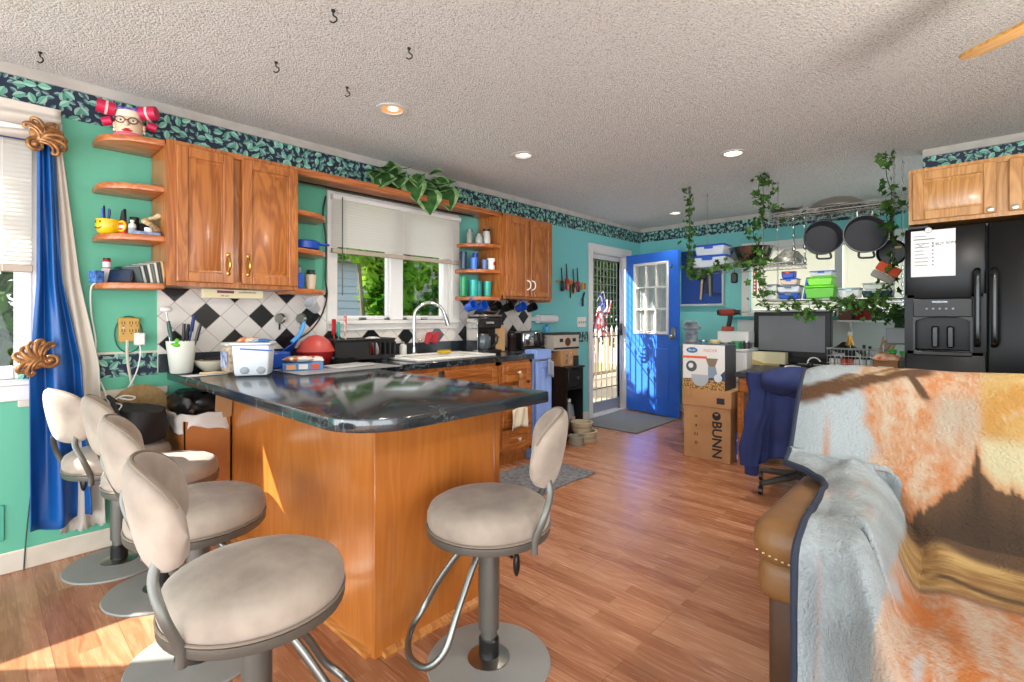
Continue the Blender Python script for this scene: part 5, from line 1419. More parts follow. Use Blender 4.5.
ov = thing('appliance_box', 'printed appliance carton with a cup picture on the black stand', 'box', (0.24, 4.115, 0.733), R(84))
MB().box(-0.13, 0.13, -0.16, 0.16, 0.0, 0.155, 0.003).build('lower_carton', CARD, ov)
MB().box(-0.06, 0.03, -0.1615, -0.16, 0.02, 0.14).build('printed_photo', mat('photo_brown', '#7d5b46', 0.5, col2='#c8a58a', vs=22), ov)
MB().box(0.05, 0.12, -0.18, -0.04, 0.0, 0.10, 0.006).build('dark_pack', INK, ov)
o2 = thing('appliance_box', 'wide grey carton with a round brown logo stacked on top of the printed one', 'box', (0.22, 4.11, 0.889), R(84))
MB().box(-0.20, 0.17, -0.16, 0.16, 0.0, 0.155, 0.003).build('carton', mat('carton_grey', '#b3aca0', 0.6), o2)
MB().lathe([(0, -0.162), (0.042, -0.162), (0.042, -0.16), (0, -0.16)], (0.0, 0, 0.085), 20, axis='Y').build('logo', mat('logo_brown', '#5b2e1f', 0.5), o2)
MB().box(-0.2, 0.17, -0.1615, -0.16, 0.012, 0.032).box(-0.12, -0.07, -0.1615, -0.16, 0.085, 0.12).box(0.07, 0.12, -0.1615, -0.16, 0.085, 0.12).build('printed_band', INK, o2)
MB().at().prism([(-0.2, 0.155), (0.17, 0.155), (0.21, 0.175), (-0.18, 0.17)], -0.16, 0.1, 'XZ').build('open_flap', mat('flap_dark', '#3c3a38', 0.7), o2)
bottle('bottle', 'small blue topped bottle on the stacked cartons', 'bottle', (0.10, 4.10, 1.065), 0.028, 0.08, 0.012, mat('bottle_blue', '#4f9fd8', 0.3), BLUEP)
one('orange_bag', 'orange and white bag slumped beside the stacked cartons', 'bag', MB().ball((0, 0, 0.12), (0.03, 0.05, 0.12)).ball((0.01, 0.02, 0.28), (0.022, 0.03, 0.06)), mat('bag_orange', '#d8602c', 0.5, col2='#e5dfd6', vs=11, contrast=(0.45, 0.55)), (0.40, 4.30, 0.733)) if False else None
# pet bowls on the floor
BOWL = mat('bowl_beige', '#b3a78c', 0.45, col2='#beb39a', vs=8)
def petbowl(label, loc, r, h, m=BOWL, g=None, kib=False):
    t = thing('pet_bowl', label, 'bowl', loc, 0, g)
    MB().lathe([(0, 0), (r * 0.92, 0), (r * 0.95, 0.004), (r * 0.97, h - 0.012), (r * 1.06, h - 0.01), (r * 1.06, h), (r * 0.9, h), (r * 0.84, 0.012), (0, 0.012)], seg=32).build('bowl_body', m, t)
    MB().lathe([(r * 0.99, h * 0.35), (r * 0.99, h * 0.6)], seg=32).build('band', mat('bowl_band', '#8f866f', 0.5), t)
    return t
petbowl('big beige pet bowl at the bottom of the stack before the black stand', (0.57, 4.12, 0), 0.115, 0.105)
petbowl('beige pet bowl sitting on top of the stack before the black stand', (0.545, 4.10, 0.106), 0.105, 0.085)
petbowl('small grey pet bowl on the floor left of the bowl stack', (0.60, 3.93, 0), 0.075, 0.09, mat('bowl_grey', '#8c8a7e', 0.5))
# rugs
def ragged_rug(name, label, x0, x1, y0, y1, m, rz=0, amp=0.0):
    r_ = random.Random(5)
    pts = []
    for (ax, ay, bx, by) in ((x0, y0, x1, y0), (x1, y0, x1, y1), (x1, y1, x0, y1), (x0, y1, x0, y0)):
        for k in range(14):
            t = k / 14
            pts.append((ax + (bx - ax) * t + r_.uniform(-amp, amp), ay + (by - ay) * t + r_.uniform(-amp, amp)))
    return one(name, label, 'rug', MB().prism(pts, 0.0, 0.012, bev=0.003), m, (0, 0, 0.0005), rz)
SHAG = mat('shag_grey', '#5c5e62', 1.0, col2='#84878b', vs=38, bump=1.0, bs=70)
ragged_rug('kitchen_rug', 'shaggy grey rug behind the peninsula before the drawers', 0.68, 1.22, 2.30, 3.32, SHAG, amp=0.012)
ragged_rug('doormat', 'grey doormat in front of the open blue door', 0.03, 0.80, 4.72, 5.72, GREYMAT, amp=0.002)
# ornament on the storm door
og = thing('door_ornament', 'red, white and blue ribbon spray hanging on the storm door', 'ornament', (-0.055, 5.40, 1.28))
rr = random.Random(9)
for nm, c, n in (('blue_ribbons', '#3f4fb0', 10), ('white_ribbons', '#dfe0e6', 16), ('red_ribbons', '#b83a48', 14)):
    mb = MB()
    for k in range(n):
        a = rr.uniform(0, 6.28); l = rr.uniform(0.08, 0.26)
        if nm[0] == 'b': a = rr.uniform(0.9, 2.2)
        if nm[0] == 'r': a = rr.uniform(2.8, 6.4)
        mb.tube(spline([(0, 0, 0), (0.02, math.cos(a) * l * 0.5, math.sin(a) * l * 0.6), (0.03, math.cos(a + 0.4) * l * 0.7, math.sin(a + 0.4) * l * 1.1), (0.02, math.cos(a + 0.6) * l * 0.9, math.sin(a + 0.6) * l * 1.2 - 0.05)], 4), 1.0, 5, flat=(0.003, 0.010))
    mb.build(nm, mat(nm, c, 0.4), og)
MB().ball((0, 0, 0), (0.02, 0.03, 0.03)).build('hub', STEEL, og)

# ------------------------------------------------------------------ seat bag, trash box
tr = thing('trash_box', 'brown cardboard box holding a black trash bag under the peninsula overhang', 'box', (0.2125, 0.858, 0), 0)
COPR = mat('box_copper', '#a9622a', 0.55, col2='#bb7336', vs=4)
b = MB()
bw_, bd_, bh = 0.182, 0.112, 0.68
b.box(-bw_, bw_, -bd_, -bd_ + 0.006, 0, bh).box(-bw_, bw_, bd_ - 0.006, bd_, 0, bh).box(-bw_, -bw_ + 0.006, -bd_, bd_, 0, bh).box(bw_ - 0.006, bw_, -bd_, bd_, 0, bh).box(-bw_, bw_, -bd_, bd_, 0, 0.006)
b.build('carton', COPR, tr, sm=None)
mb = MB(); mb.M = Matrix.Translation((bw_, 0, bh)) @ Matrix.Rotation(R(10), 4, 'Y')
mb.box(-0.004, 0.004, 0.03, bd_, 0.0, 0.15)
mb.build('flap', CARD, tr)
def crumple(v, s, f):
    p = Vector(v)
    n = noise.noise_vector(p * f) * s
    return (v[0] + n.x, v[1] + n.y, v[2] + n.z)
def bag_shape(u, v):
    a = u * 2 * PI
    q = abs(math.cos(a)) ** 0.6 * (1 if math.cos(a) > 0 else -1), abs(math.sin(a)) ** 0.6 * (1 if math.sin(a) > 0 else -1)
    k, z = (0.96, 0.0) if v < 0.01 else (1.02 - 0.45 * v ** 2.5, 0.02 + 0.09 * math.sin(v * 1.6))
    return crumple((q[0] * 0.178 * k, q[1] * 0.125 * k, z), 0.022, 22)
tg = thing('trash_bag', 'black trash bag over a white liner in the cardboard box', 'bag', (0.2125, 0.858, 0.635), 0)
def liner(u, v):
    a = u * 2 * PI
    q = abs(math.cos(a)) ** 0.5 * (1 if math.cos(a) > 0 else -1), abs(math.sin(a)) ** 0.5 * (1 if math.sin(a) > 0 else -1)
    k = 1.03 + 0.03 * v
    return crumple((q[0] * 0.188 * k, q[1] * 0.125 * k, 0.08 - 0.085 * v - 0.02 * math.sin(u * 25) * v), 0.014, 18)
MB().surf(liner, 60, 8, wrapu=True).build('white_liner', mat('liner_white', '#dcd8d2', 0.4), tg, solid=0.003)
mbb = MB().surf(bag_shape, 60, 16, wrapu=True)
mbb.lathe([(0.0, 0.112), (0.09, 0.11)], seg=20)
mbb.build('black_bag', mat('bag_black', '#1c1a1a', 0.28), tg, loc=(0, 0, 0.07))
hb = thing('handbag', 'black soft handbag with white cables on the farthest bar stool', 'bag', (0.25, 0.575, 0.600), R(20))
def hb_s(u, v):
    a = u * 2 * PI
    k = 0.94 + 0.12 * math.sin(v * PI) - (0.55 * max(0, v - 0.8) / 0.2 if v > 0.8 else 0)
    ca, sa = math.cos(a), math.sin(a)
    q = abs(ca) ** 0.55 * (1 if ca > 0 else -1), abs(sa) ** 0.55 * (1 if sa > 0 else -1)
    return crumple((q[0] * 0.135 * k, q[1] * 0.085 * k, 0.19 * v), 0.02, 9)
m_ = MB().surf(hb_s, 40, 16, wrapu=True)
m_.add([hb_s(i / 40, 0) for i in range(40)], [tuple(range(40))]).add([hb_s(i / 40, 1) for i in range(40)], [tuple(range(40))])
m_.build('bag_body', mat('bag_cloth', '#17171a', 0.6), hb)
MB().tube(spline([(-0.09, -0.03, 0.17), (-0.11, -0.07, 0.22), (-0.02, -0.10, 0.20), (0.05, -0.11, 0.12), (0.04, -0.115, 0.03)], 5), 0.010, 8).build('strap', MATS['bag_cloth'], hb)
MB().tube([(0.05 + 0.014 * math.cos(a), -0.118, 0.10 + 0.016 * math.sin(a)) for a in [k * 0.6 for k in range(10)]], 0.003, 6, closed=True).build('clasp_ring', STEEL, hb)
one('cable_bundle', 'bundle of white charging cables lying on the black handbag', 'cable', MB().tube(spline([(-0.10, 0, 0.0), (-0.05, -0.03, 0.02), (0.0, 0.01, 0.01), (-0.05, 0.04, 0.015), (-0.11, 0.0, 0.02), (-0.06, -0.05, 0.0), (0.04, -0.03, -0.01), (0.08, -0.07, -0.05)], 5), 0.004, 6), WPLAS, (0.22, 0.54, 0.79))
one('straw_hat', 'tan straw hat standing behind the black handbag against the wall', 'hat', MB().lathe([(0, -0.06), (0.05, -0.055), (0.085, -0.03), (0.09, 0.0), (0.135, 0.008), (0.135, 0.014), (0.0, 0.012)], (0, 0, 0.135), 28, axis='X'), mat('straw', '#8a6f48', 0.8, col2='#a08354', vs=40), (0.075, 0.62, 0.590)) if True else None

# ------------------------------------------------------------------ back wall
nb = thing('tool_board', 'navy blue panel on the back wall beside the open blue door', 'board', (0.60, 6.28, 1.39))
MB().box(0.0, 0.52, -0.02, 0.0, 0.0, 0.68).build('panel', mat('panel_navy', '#0f3c86', 0.55), nb, sm=None)
MB().box(-0.03, 0.56, -0.05, 0.0, -0.025, 0.0, 0.003).build('ledge', mat('ledge_white', '#b7bfbe', 0.5), nb)
MB().box(0.52, 0.545, -0.035, 0.0, 0.0, 0.68, 0.003).build('side_post', MATS['ledge_white'], nb)
MB().box(0.40, 0.52, -0.04, -0.03, 0.12, 0.14).box(0.30, 0.41, -0.023, -0.02, 0.13, 0.66).build('dark_strip', mat('panel_dark', '#1d2740', 0.6), nb)
for i, (x, z, lab) in enumerate([(0.87, 1.50, 'claw hammer hanging left on the navy panel'), (0.985, 1.54, 'long handled hammer hanging right on the navy panel')]):
    t = thing('hammer', lab, 'hammer', (x, 6.235, z), 0, 'hammers on the navy panel')
    mb = MB(); mb.M = Matrix.Rotation(R(4 - 6 * i), 4, 'Y')
    mb.box(-0.013, 0.013, -0.01, 0.01, -0.06, 0.20 + 0.1 * i, 0.006)
    mb.build('handle', mat('hammer_handle', '#a9946c', 0.6) if i == 0 else mat('hammer_grip', '#8b8f80', 0.6), t)
    MB().box(-0.05, 0.045, -0.014, 0.014, 0.20 + 0.1 * i, 0.235 + 0.1 * i, 0.006).cyl((0.045, 0, 0.218 + 0.1 * i), (0.065, 0, 0.218 + 0.1 * i), 0.016).build('hammer_head', BLACKM, t)
# white cabinet with paint and drill
wa = thing('white_cabinet', 'white metal cabinet behind the stacked cartons', 'cabinet', (1.34, 4.90, 0))
MB().box(0, 0.50, 0, 0.42, 0.05, 0.90, 0.006).box(0.03, 0.47, 0.03, 0.42, 0, 0.05).build('carcass', mat('appliance_white', '#d4d6d8', 0.3), wa)
MB().box(-0.012, 0.512, -0.012, 0.42, 0.90, 0.925, 0.006).build('top', MATS['appliance_white'], wa)
wd = MB().box(0.015, 0.485, -0.014, 0.0, 0.62, 0.885, 0.004).build('drawer', MATS['appliance_white'], wa)
MB().lathe([(0.012, -0.014), (0.016, -0.03), (0, -0.034)], (0.27, 0, 0.85), 12, axis='Y').build('knob', STEEL, wd)
bz = one('white_bin', 'white lidded bin on the white cabinet under the cordless drill', 'bin', MB().box(-0.13, 0.16, -0.09, 0.09, 0, 0.11, 0.006), WPLAS, (1.66, 5.10, 0.926 + 0.05))
one('tool_case', 'flat grey case under the white lidded bin', 'case', MB().box(-0.14, 0.14, -0.10, 0.10, 0, 0.049, 0.004), GREYP, (1.66, 5.10, 0.926))
dl = thing('cordless_drill', 'red and black cordless drill standing on the white bin', 'drill', (1.60, 5.09, 1.087))
b = MB().box(-0.05, 0.055, -0.035, 0.035, 0.0, 0.045, 0.006)
b.build('battery', mat('battery_red', '#a8402a', 0.45), dl)
mb = MB(); mb.M = Matrix.Rotation(R(10), 4, 'Y'); mb.box(-0.02, 0.022, -0.018, 0.018, 0.03, 0.16, 0.01); mb.build('grip', BLACK, dl)
MB().cyl((-0.07, 0, 0.185), (0.07, 0, 0.185), 0.036, 0.034, 14).build('motor_housing', mat('drill_red', '#8c3222', 0.45), dl)
MB().cyl((-0.095, 0, 0.185), (-0.06, 0, 0.185), 0.03, 0.037, 14).cyl((0.07, 0, 0.185), (0.12, 0, 0.185), 0.026, 0.022, 12).build('chuck', BLACK, dl)
MB().cyl((0.12, 0, 0.185), (0.20, 0, 0.185), 0.004).build('bit', STEEL, dl)
for i, (x, y, c, r, h, lab) in enumerate([(1.40, 4.99, '#4f86a8', .045, .07, 'blue tin at the left end of the white cabinet top'), (1.52, 4.97, '#c9b878', .045, .075, 'yellow striped roll on the white cabinet top'), (1.63, 4.955, '#2a5aa8', .04, .055, 'blue tape roll on the white cabinet top'), (1.735, 4.95, '#1f7a4a', .045, .07, 'green tin on the white cabinet top'), (1.825, 4.95, '#2a2c2e', .03, .075, 'dark tin at the right end of the white cabinet top')]):
    t = thing('tin', lab, 'tin', (x, y, 0.926), 0, 'tins on the white cabinet')
    MB().lathe([(0, 0), (r, 0), (r, h * 0.85), (r * 0.95, h * 0.9), (0, h * 0.9)], seg=20).build('tin_body', mat('tin_%d' % i, c, 0.35), t)
    MB().lathe([(r * 1.03, h * 0.82), (r * 1.03, h), (0, h)], seg=20).build('lid', CREAM if i == 1 else STEEL if i != 3 else mat('lid_green', '#3f9a5f', 0.4), t)
for i, (z, c, lab) in enumerate([(0.0, '#8a2f35', 'red and white stack of magazines left of the white cabinet'), ]):
    one('magazine_pile', lab, 'magazines', MB().box(-0.06, 0.06, -0.12, 0.12, 0, 0.95, 0.004), mat('magz', '#8f4046', 0.6, col2='#a9b4b2', vs=16, stretch=(0.4, 0.4, 2.2)), (1.265, 5.05, 0))
one('toy_truck', 'small grey and blue model vehicle on the magazine stack', 'toy', MB().box(-0.06, 0.06, -0.04, 0.04, 0, 0.14, 0.02).box(-0.08, 0.09, -0.05, 0.05, 0.14, 0.2, 0.02).box(-0.07, 0.05, -0.04, 0.04, 0.2, 0.235, 0.012), mat('toy_grey', '#5e6a78', 0.4, col2='#a9b2b6', vs=14), (1.25, 5.05, 0.951))

# stacked cartons in front
def carton(label, x0, x1, y0, y1, z0, z1, m, name='cardboard_box'):
    t = thing(name, label, 'box', ((x0 + x1) / 2, y0, z0))
    w, d, h = (x1 - x0) / 2, y1 - y0, z1 - z0
    MB().box(-w, w, 0, d, 0, h, 0.003).build('carton', m, t)
    return t, w, d, h
t, w, d, h = carton('large brown carton with a dark logo standing on the floor', 1.51, 1.91, 4.28, 4.66, 0.0, 0.455, CARD)
letters('lettering', 'BUNN', 0.112, INK, t, (0.085, -0.001, 0.185), (R(90), R(90), 0), 0.0006, bold=0.02)
MB().lathe([(0, -0.002), (0.036, -0.002), (0.036, 0.0), (0, 0.0)], (0.085, 0, 0.385), 22, axis='Y').build('logo', INK, t)
MB().prism([(0.068, 0.40), (0.085, 0.385), (0.102, 0.40), (0.095, 0.408), (0.085, 0.40), (0.075, 0.408)], -0.003, -0.002, 'XZ').build('logo_mark', CARD, t)
for k in range(4):
    z = 0.36 - k * 0.075
    s = MB()
    if k == 0: s.prism([(-0.012, 0), (0.0, 0.014), (0.012, 0), (0.006, -0.004), (0.0, 0.004), (-0.006, -0.004)], -0.001, 0, 'XZ')
    elif k == 1: s.prism([(-0.008, 0), (0, -0.012), (0.008, 0), (0, 0.012)], -0.001, 0, 'XZ')
    elif k == 2: s.prism([(-0.014, -0.012), (-0.006, -0.012), (-0.006, 0.012), (-0.014, 0.012)], -0.001, 0, 'XZ').prism([(0.006, -0.012), (0.014, -0.012), (0.014, 0.012), (0.006, 0.012)], -0.001, 0, 'XZ')
    else: s.tube([(0.011 * math.cos(a), -0.001, 0.011 * math.sin(a)) for a in [q * 0.628 for q in range(10)]], 0.0025, 5, closed=True)
    s.M = Matrix.Identity(4)
    o = s.build('handling_mark', INK, t, sm=None); o.location = (-0.09, 0, z)
t, w, d, h = carton('brown carton lying on the large logo carton', 1.50, 1.92, 4.27, 4.68, 0.456, 0.60, CARD)
MB().box(0.09, 0.155, -0.0015, 0, 0.035, 0.085).build('stamp', INK, t)
MB().tube([(-0.19, -0.001, 0.07), (-0.13, -0.001, 0.07), (-0.13, -0.001, 0.135), (-0.19, -0.001, 0.135)], 0.0015, 4, closed=True).build('printed_outline', CARDD, t)
MB().box(-0.2, 0.2, 0.17, 0.22, 0.144, 0.1455).build('packing_tape', mat('tape_tan', '#c1a377', 0.35), t)
t, w, d, h = carton('white pet feeder carton on top of the brown cartons', 1.50, 1.86, 4.29, 4.56, 0.601, 0.985, mat('carton_dark', '#4b4f57', 0.5), 'feeder_box')
MB().box(-0.181, 0.181, -0.0015, 0, 0.08, 0.383).build('front_print', mat('front_white', '#d9dad8', 0.45), t)
MB().box(-0.181, 0.181, -0.002, -0.0002, 0.0, 0.085).build('kibble_print', mat('kibble', '#6b4a24', 0.6, col2='#c09a5a', vs=70, contrast=(0.45, 0.55)), t)
MB().box(-0.18, 0.03, -0.003, -0.0015, 0.265, 0.285).build('orange_flash', mat('flash_orange', '#dd5b35', 0.5), t)
s = MB().lathe([(0, -0.003), (0.05, -0.003), (0.05, -0.0015), (0, -0.0015)], (-0.10, 0, 0.335), 24, axis='Y', sx=1.0)
o = s.build('brand_oval', mat('oval_blue', '#2a6a9c', 0.5), t); o.scale = (1, 1, 0.5); o.location = (0, 0, 0.1675)
letters('lettering', 'PetSafe', 0.03, PAPER, t, (-0.10, -0.0035, 0.335), (R(90), 0, 0), 0.0003) if False else letters('lettering', 'Barth', 0.028, PAPER, t, (-0.10, -0.0035, 0.335), (R(90), 0, 0), 0.0003)
letters('lettering', 'FEEDER', 0.036, mat('ink_salmon', '#c87a68', 0.6), t, (0.06, -0.002, 0.335), (R(90), 0, 0), 0.0003)
MB().lathe([(0, -0.003), (0.048, -0.003), (0.048, -0.0015), (0, -0.0015)], (-0.105, 0, 0.195), 24, axis='Y').build('photo_dark', mat('photo_dark', '#4d5658', 0.5), t)
MB().lathe([(0, -0.004), (0.022, -0.004), (0.022, -0.003), (0, -0.003)], (-0.11, 0, 0.20), 18, axis='Y').build('photo_pet', PAPER, t)
f = MB().prism([(0.02, 0.27), (0.125, 0.27), (0.10, 0.20), (0.045, 0.20)], -0.003, -0.0015, 'XZ')
f.build('feeder_hopper', mat('hopper_print', '#7d6f5a', 0.5), t)
MB().prism([(0.04, 0.20), (0.105, 0.20), (0.125, 0.11), (0.04, 0.10)], -0.003, -0.0015, 'XZ').build('feeder_tower', mat('feeder_blue', '#7f93a6', 0.5), t)
MB().prism(arc(-0.03, 0.10, 0.075, 180, 360, 12) + [(0.045, 0.125), (-0.105, 0.125)], -0.0035, -0.0018, 'XZ').build('feeder_tray', mat('feeder_tray', '#a9b4bd', 0.5), t)
MB().prism([(-0.181, 0.085), (0.181, 0.085), (0.181, 0.17), (0.13, 0.12), (0.0, 0.095)], -0.0028, -0.0014, 'XZ').build('navy_swoosh', mat('swoosh', '#2c3f66', 0.5), t)
MB().lathe([(0, -0.0045), (0.034, -0.0045), (0.034, -0.0035), (0, -0.0035)], (0.125, 0, 0.105), 22, axis='Y').build('badge', mat('badge_pale', '#c9d6e2', 0.5), t)
bb = thing('blue_carton', 'blue carton with white print on the floor under the desk', 'box', (1.97, 4.40, 0))
MB().box(-0.07, 0.12, 0, 0.22, 0, 0.24, 0.004).build('carton', mat('carton_blue', '#1a4fae', 0.45), bb)
MB().box(-0.05, -0.01, -0.0015, 0, 0.02, 0.06).box(-0.05, 0.03, -0.0015, 0, 0.17, 0.19).build('print', PAPER, bb)
MB().lathe([(0, -0.003), (0.045, -0.003), (0.045, 0), (0, 0)], (0.06, 0, 0.12), 20, axis='Y').build('print_dark', NAVY, bb)
one('water_bottle', 'white topped bottle standing on the blue carton', 'bottle', MB().lathe([(0, 0), (0.022, 0), (0.024, 0.03), (0.012, 0.05), (0.012, 0.07), (0, 0.07)], seg=14), PAPER, (1.95, 4.47, 0.241))

# ------------------------------------------------------------------ desk and what stands on it
dk = thing('desk', 'wooden desk with a black top under the pot rack', 'desk', (1.94, 4.30, 0))
MB().box(0, 1.12, -0.02, 1.08, 0.73, 0.77, 0.004).build('top', mat('desk_black', '#23282b', 0.4, col2='#2d3336', vs=9), dk)
MB().box(0.02, 1.10, 0.02, 0.04, 0.60, 0.73).box(0.02, 0.04, 0.02, 1.05, 0.1, 0.73).box(1.08, 1.10, 0.02, 1.05, 0.0, 0.73).build('frame', OAKX, dk, sm=None)
panel_door(dk, 0.03, 0.15, 0.61, 0.72, OAKX, 0.02, None, None, 'drawer')
panel_door(dk, 0.16, 0.62, 0.61, 0.72, OAKX, 0.02, None, None, 'drawer')
panel_door(dk, 0.64, 1.08, 0.61, 0.72, OAKX, 0.02, None, None, 'drawer')
for x in (0.03, 1.07):
    for y in (0.05, 1.02):
        MB().box(x - 0.02, x + 0.03, y - 0.025, y + 0.025, 0, 0.60).build('leg', OAK, dk, sm=None)
DZ = 0.771
mo = thing('monitor', 'large grey screened monitor with a black bezel on the desk', 'monitor', (2.135, 5.22, DZ), R(-5))
MB().box(-0.335, 0.335, -0.02, 0.03, 0.075, 0.505, 0.008).build('bezel', BLACK, mo)
MB().box(-0.285, 0.285, -0.022, -0.019, 0.135, 0.465).build('screen', mat('screen_grey', '#7c7e82', 0.35), mo, sm=None)
MB().box(-0.05, 0.05, 0.0, 0.04, 0.0, 0.12, 0.006).box(-0.15, 0.15, -0.09, 0.11, 0.0, 0.012, 0.004).build('stand', BLACK, mo)
MB().box(-0.345, 0.345, -0.05, 0.03, 0.03, 0.08, 0.006).build('speaker_bar', BLACKM, mo)
cb_ = thing('cream_box', 'long cream box lying in front of the monitor', 'box', (1.945, 5.06, DZ))
MB().box(-0.18, 0.18, 0.0, 0.10, 0.0, 0.125, 0.004).build('box_body', CREAM, cb_)
MB().box(-0.181, 0.181, -0.001, 0.101, 0.0, 0.02).prism([(-0.18, 0.02), (-0.18, 0.075), (0.0, 0.02)], -0.0012, 0.0, 'XZ').build('base_strip', mat('cream_dark', '#b59f63', 0.5), cb_)
one('mouse', 'white oval soap-shaped mouse on the desk', 'mouse', MB().lathe([(0, 0), (0.068, 0), (0.075, 0.012), (0.06, 0.026), (0, 0.034)], seg=24, sy=0.55), WPLAS, (2.235, 4.86, DZ))
hd_ = thing('headphones', 'white wired ring lying on the desk behind the white mouse', 'headphones', (2.37, 4.98, DZ))
MB().tube([(0.05 * math.cos(a), 0.01, 0.05 + 0.05 * math.sin(a)) for a in [k * 0.35 for k in range(1, 13)]], 0.006, 8).build('band', WPLAS, hd_)
MB().ball((-0.03, 0.01, 0.03), (0.025, 0.02, 0.03)).build('ear_cup', BLACK, hd_)
one('keyboard', 'black keyboard under the monitor', 'keyboard', MB().box(-0.2, 0.2, -0.06, 0.06, 0, 0.02, 0.004), BLACKM, (2.28, 5.10, DZ))
# wire basket with spice jars
wb = thing('wire_basket', 'wire basket of white capped spice jars at the right of the desk', 'basket', (2.685, 5.00, DZ))
b = MB()
for z in (0.01, 0.07, 0.13, 0.19):
    b.tube([(-0.20, -0.10, z), (0.20, -0.10, z), (0.20, 0.10, z), (-0.20, 0.10, z)], 0.004 if z > 0.15 else 0.0025, 6, closed=True)
for k in range(17):
    x = -0.2 + k * 0.025
    for y in (-0.10, 0.10):
        b.cyl((x, y, 0.01), (x, y, 0.19), 0.002, seg=5)
for k in range(7):
    y = -0.09 + k * 0.03
    b.cyl((-0.2, y, 0.01), (0.2, y, 0.01), 0.002, seg=5)
b.build('wire_frame', STEEL, wb)
MB().box(-0.205, 0.205, -0.106, -0.10, 0.183, 0.198, 0.002).build('rim', GREYP, wb)
for k in range(9):
    c = '#cdd1d2' if k not in (2, 3) else '#c9472c'
    nm = ('first', 'second', 'third, red', 'fourth, red', 'fifth', 'sixth', 'seventh', 'eighth', 'ninth')[k]
    t = thing('spice_jar', nm + ' spice jar from the left in the wire basket', 'jar', (2.515 + k * 0.043, 4.935, DZ + 0.013), 0, 'spice jars in the wire basket')
    MB().box(-0.018, 0.018, -0.018, 0.018, 0.0, 0.095, 0.005).build('jar_body', mat('spice_white' if c[1] == 'c' and c[2] == 'd' else 'spice_red', c, 0.35), t)
    MB().lathe([(0.016, 0.095), (0.016, 0.118), (0, 0.118)], seg=12).build('lid', BLACK, t)
one('black_wrap', 'crumpled black bag in the wire basket', 'bag', MB().surf(lambda u, v: crumple(((u - 0.5) * 0.24, (v - 0.5) * 0.10, 0.07 * math.sin(u * PI) * math.sin(v * PI)), 0.03, 18), 20, 12), BLACK, (2.60, 5.05, DZ + 0.16), solid=0.004)
wn = thing('wine_bottle', 'dark bottle with a gold label standing in the wire basket', 'bottle', (2.625, 5.04, DZ + 0.012))
MB().lathe([(0, 0), (0.037, 0), (0.037, 0.19), (0.015, 0.25), (0.014, 0.31), (0, 0.31)], seg=18).build('bottle_body', BOTTLEG, wn)
MB().lathe([(0.0375, 0.06), (0.0375, 0.16)], seg=18).build('bottle_label', INK, wn)
MB().lathe([(0.0385, 0.17), (0.03, 0.215), (0.017, 0.25), (0.0155, 0.285)], seg=18).build('neck_foil', mat('gold_foil', '#d39a3f', 0.35, 0.6), wn)
MB().lathe([(0.017, 0.285), (0.017, 0.315), (0, 0.317)], seg=14).build('stopper', mat('stopper_white', '#dfd6c6', 0.5), wn)
rr = random.Random(8)
for k in range(14):
    a, bq = rr.uniform(-0.05, 0.05), rr.uniform(-0.035, 0.035)
    nm = 'sticks'
    p = MB().cyl((0, 0, 0), (0.085 + a * 0.5, bq * 0.5, 0.23 + rr.uniform(-0.02, 0.02)), 0.0055, seg=6)
    one('bamboo_skewer', 'bamboo skewer in the leaning bundle by the fridge', 'skewer', p, BAMBOO, (2.82 + a * 0.6, 5.0 + bq, DZ + 0.05), group='bamboo skewers')
for i, (x, y, c, h, lab) in enumerate([(2.72, 5.06, '#4a6a52', .21, 'slim green bottle in the wire basket'), (2.76, 5.07, '#8f9a9c', .20, 'grey bottle in the wire basket')]):
    bottle('bottle', lab, 'bottle', (x, y, DZ + 0.012), 0.02, h, 0.009, mat('oil_%d' % i, c, 0.25), BLACK)
# kitchen things on the teal ledge shelf beyond the desk
lg = thing('window_shelf', 'narrow white shelf under the back window', 'shelf', (2.36, 6.05, 1.17))
MB().box(0.0, 0.75, 0.0, 0.20, 0.0, 0.022, 0.003).build('board', WHITE, lg)
for x in (0.08, 0.66):
    MB().prism([(0.20, 0.0), (0.20, -0.12), (0.04, 0.0)], x, x + 0.02, 'YZ').build('bracket', WHITE, lg)
rm = thing('mixing_bowl', 'dark red mixing bowl with a handle on the shelf under the back window', 'bowl', (2.565, 6.14, 1.193))
MB().lathe([(0, 0), (0.06, 0), (0.10, 0.09), (0.13, 0.12), (0.125, 0.122), (0.09, 0.09), (0.05, 0.008), (0, 0.008)], seg=28).build('bowl_body', mat('bowl_red', '#8f1f28', 0.35), rm)
MB().box(0.10, 0.16, -0.02, 0.02, 0.0, 0.12, 0.008).build('handle', mat('bowl_handle', '#3a3434', 0.4), rm)
one('bowl', 'small green glass bowl nested in the dark red mixing bowl', 'bowl', MB().lathe([(0, 0), (0.05, 0), (0.085, 0.07), (0.09, 0.075), (0.08, 0.072), (0.045, 0.008), (0, 0.008)], seg=24), mat('glass_green', '#9fae92', 0.2), (2.565, 6.14, 1.235))
one('brown_box', 'brown box left of the dark red mixing bowl', 'box', MB().box(-0.06, 0.06, -0.04, 0.04, 0, 0.10, 0.004), mat('brown_box', '#7a4a38', 0.6), (2.42, 6.14, 1.193))
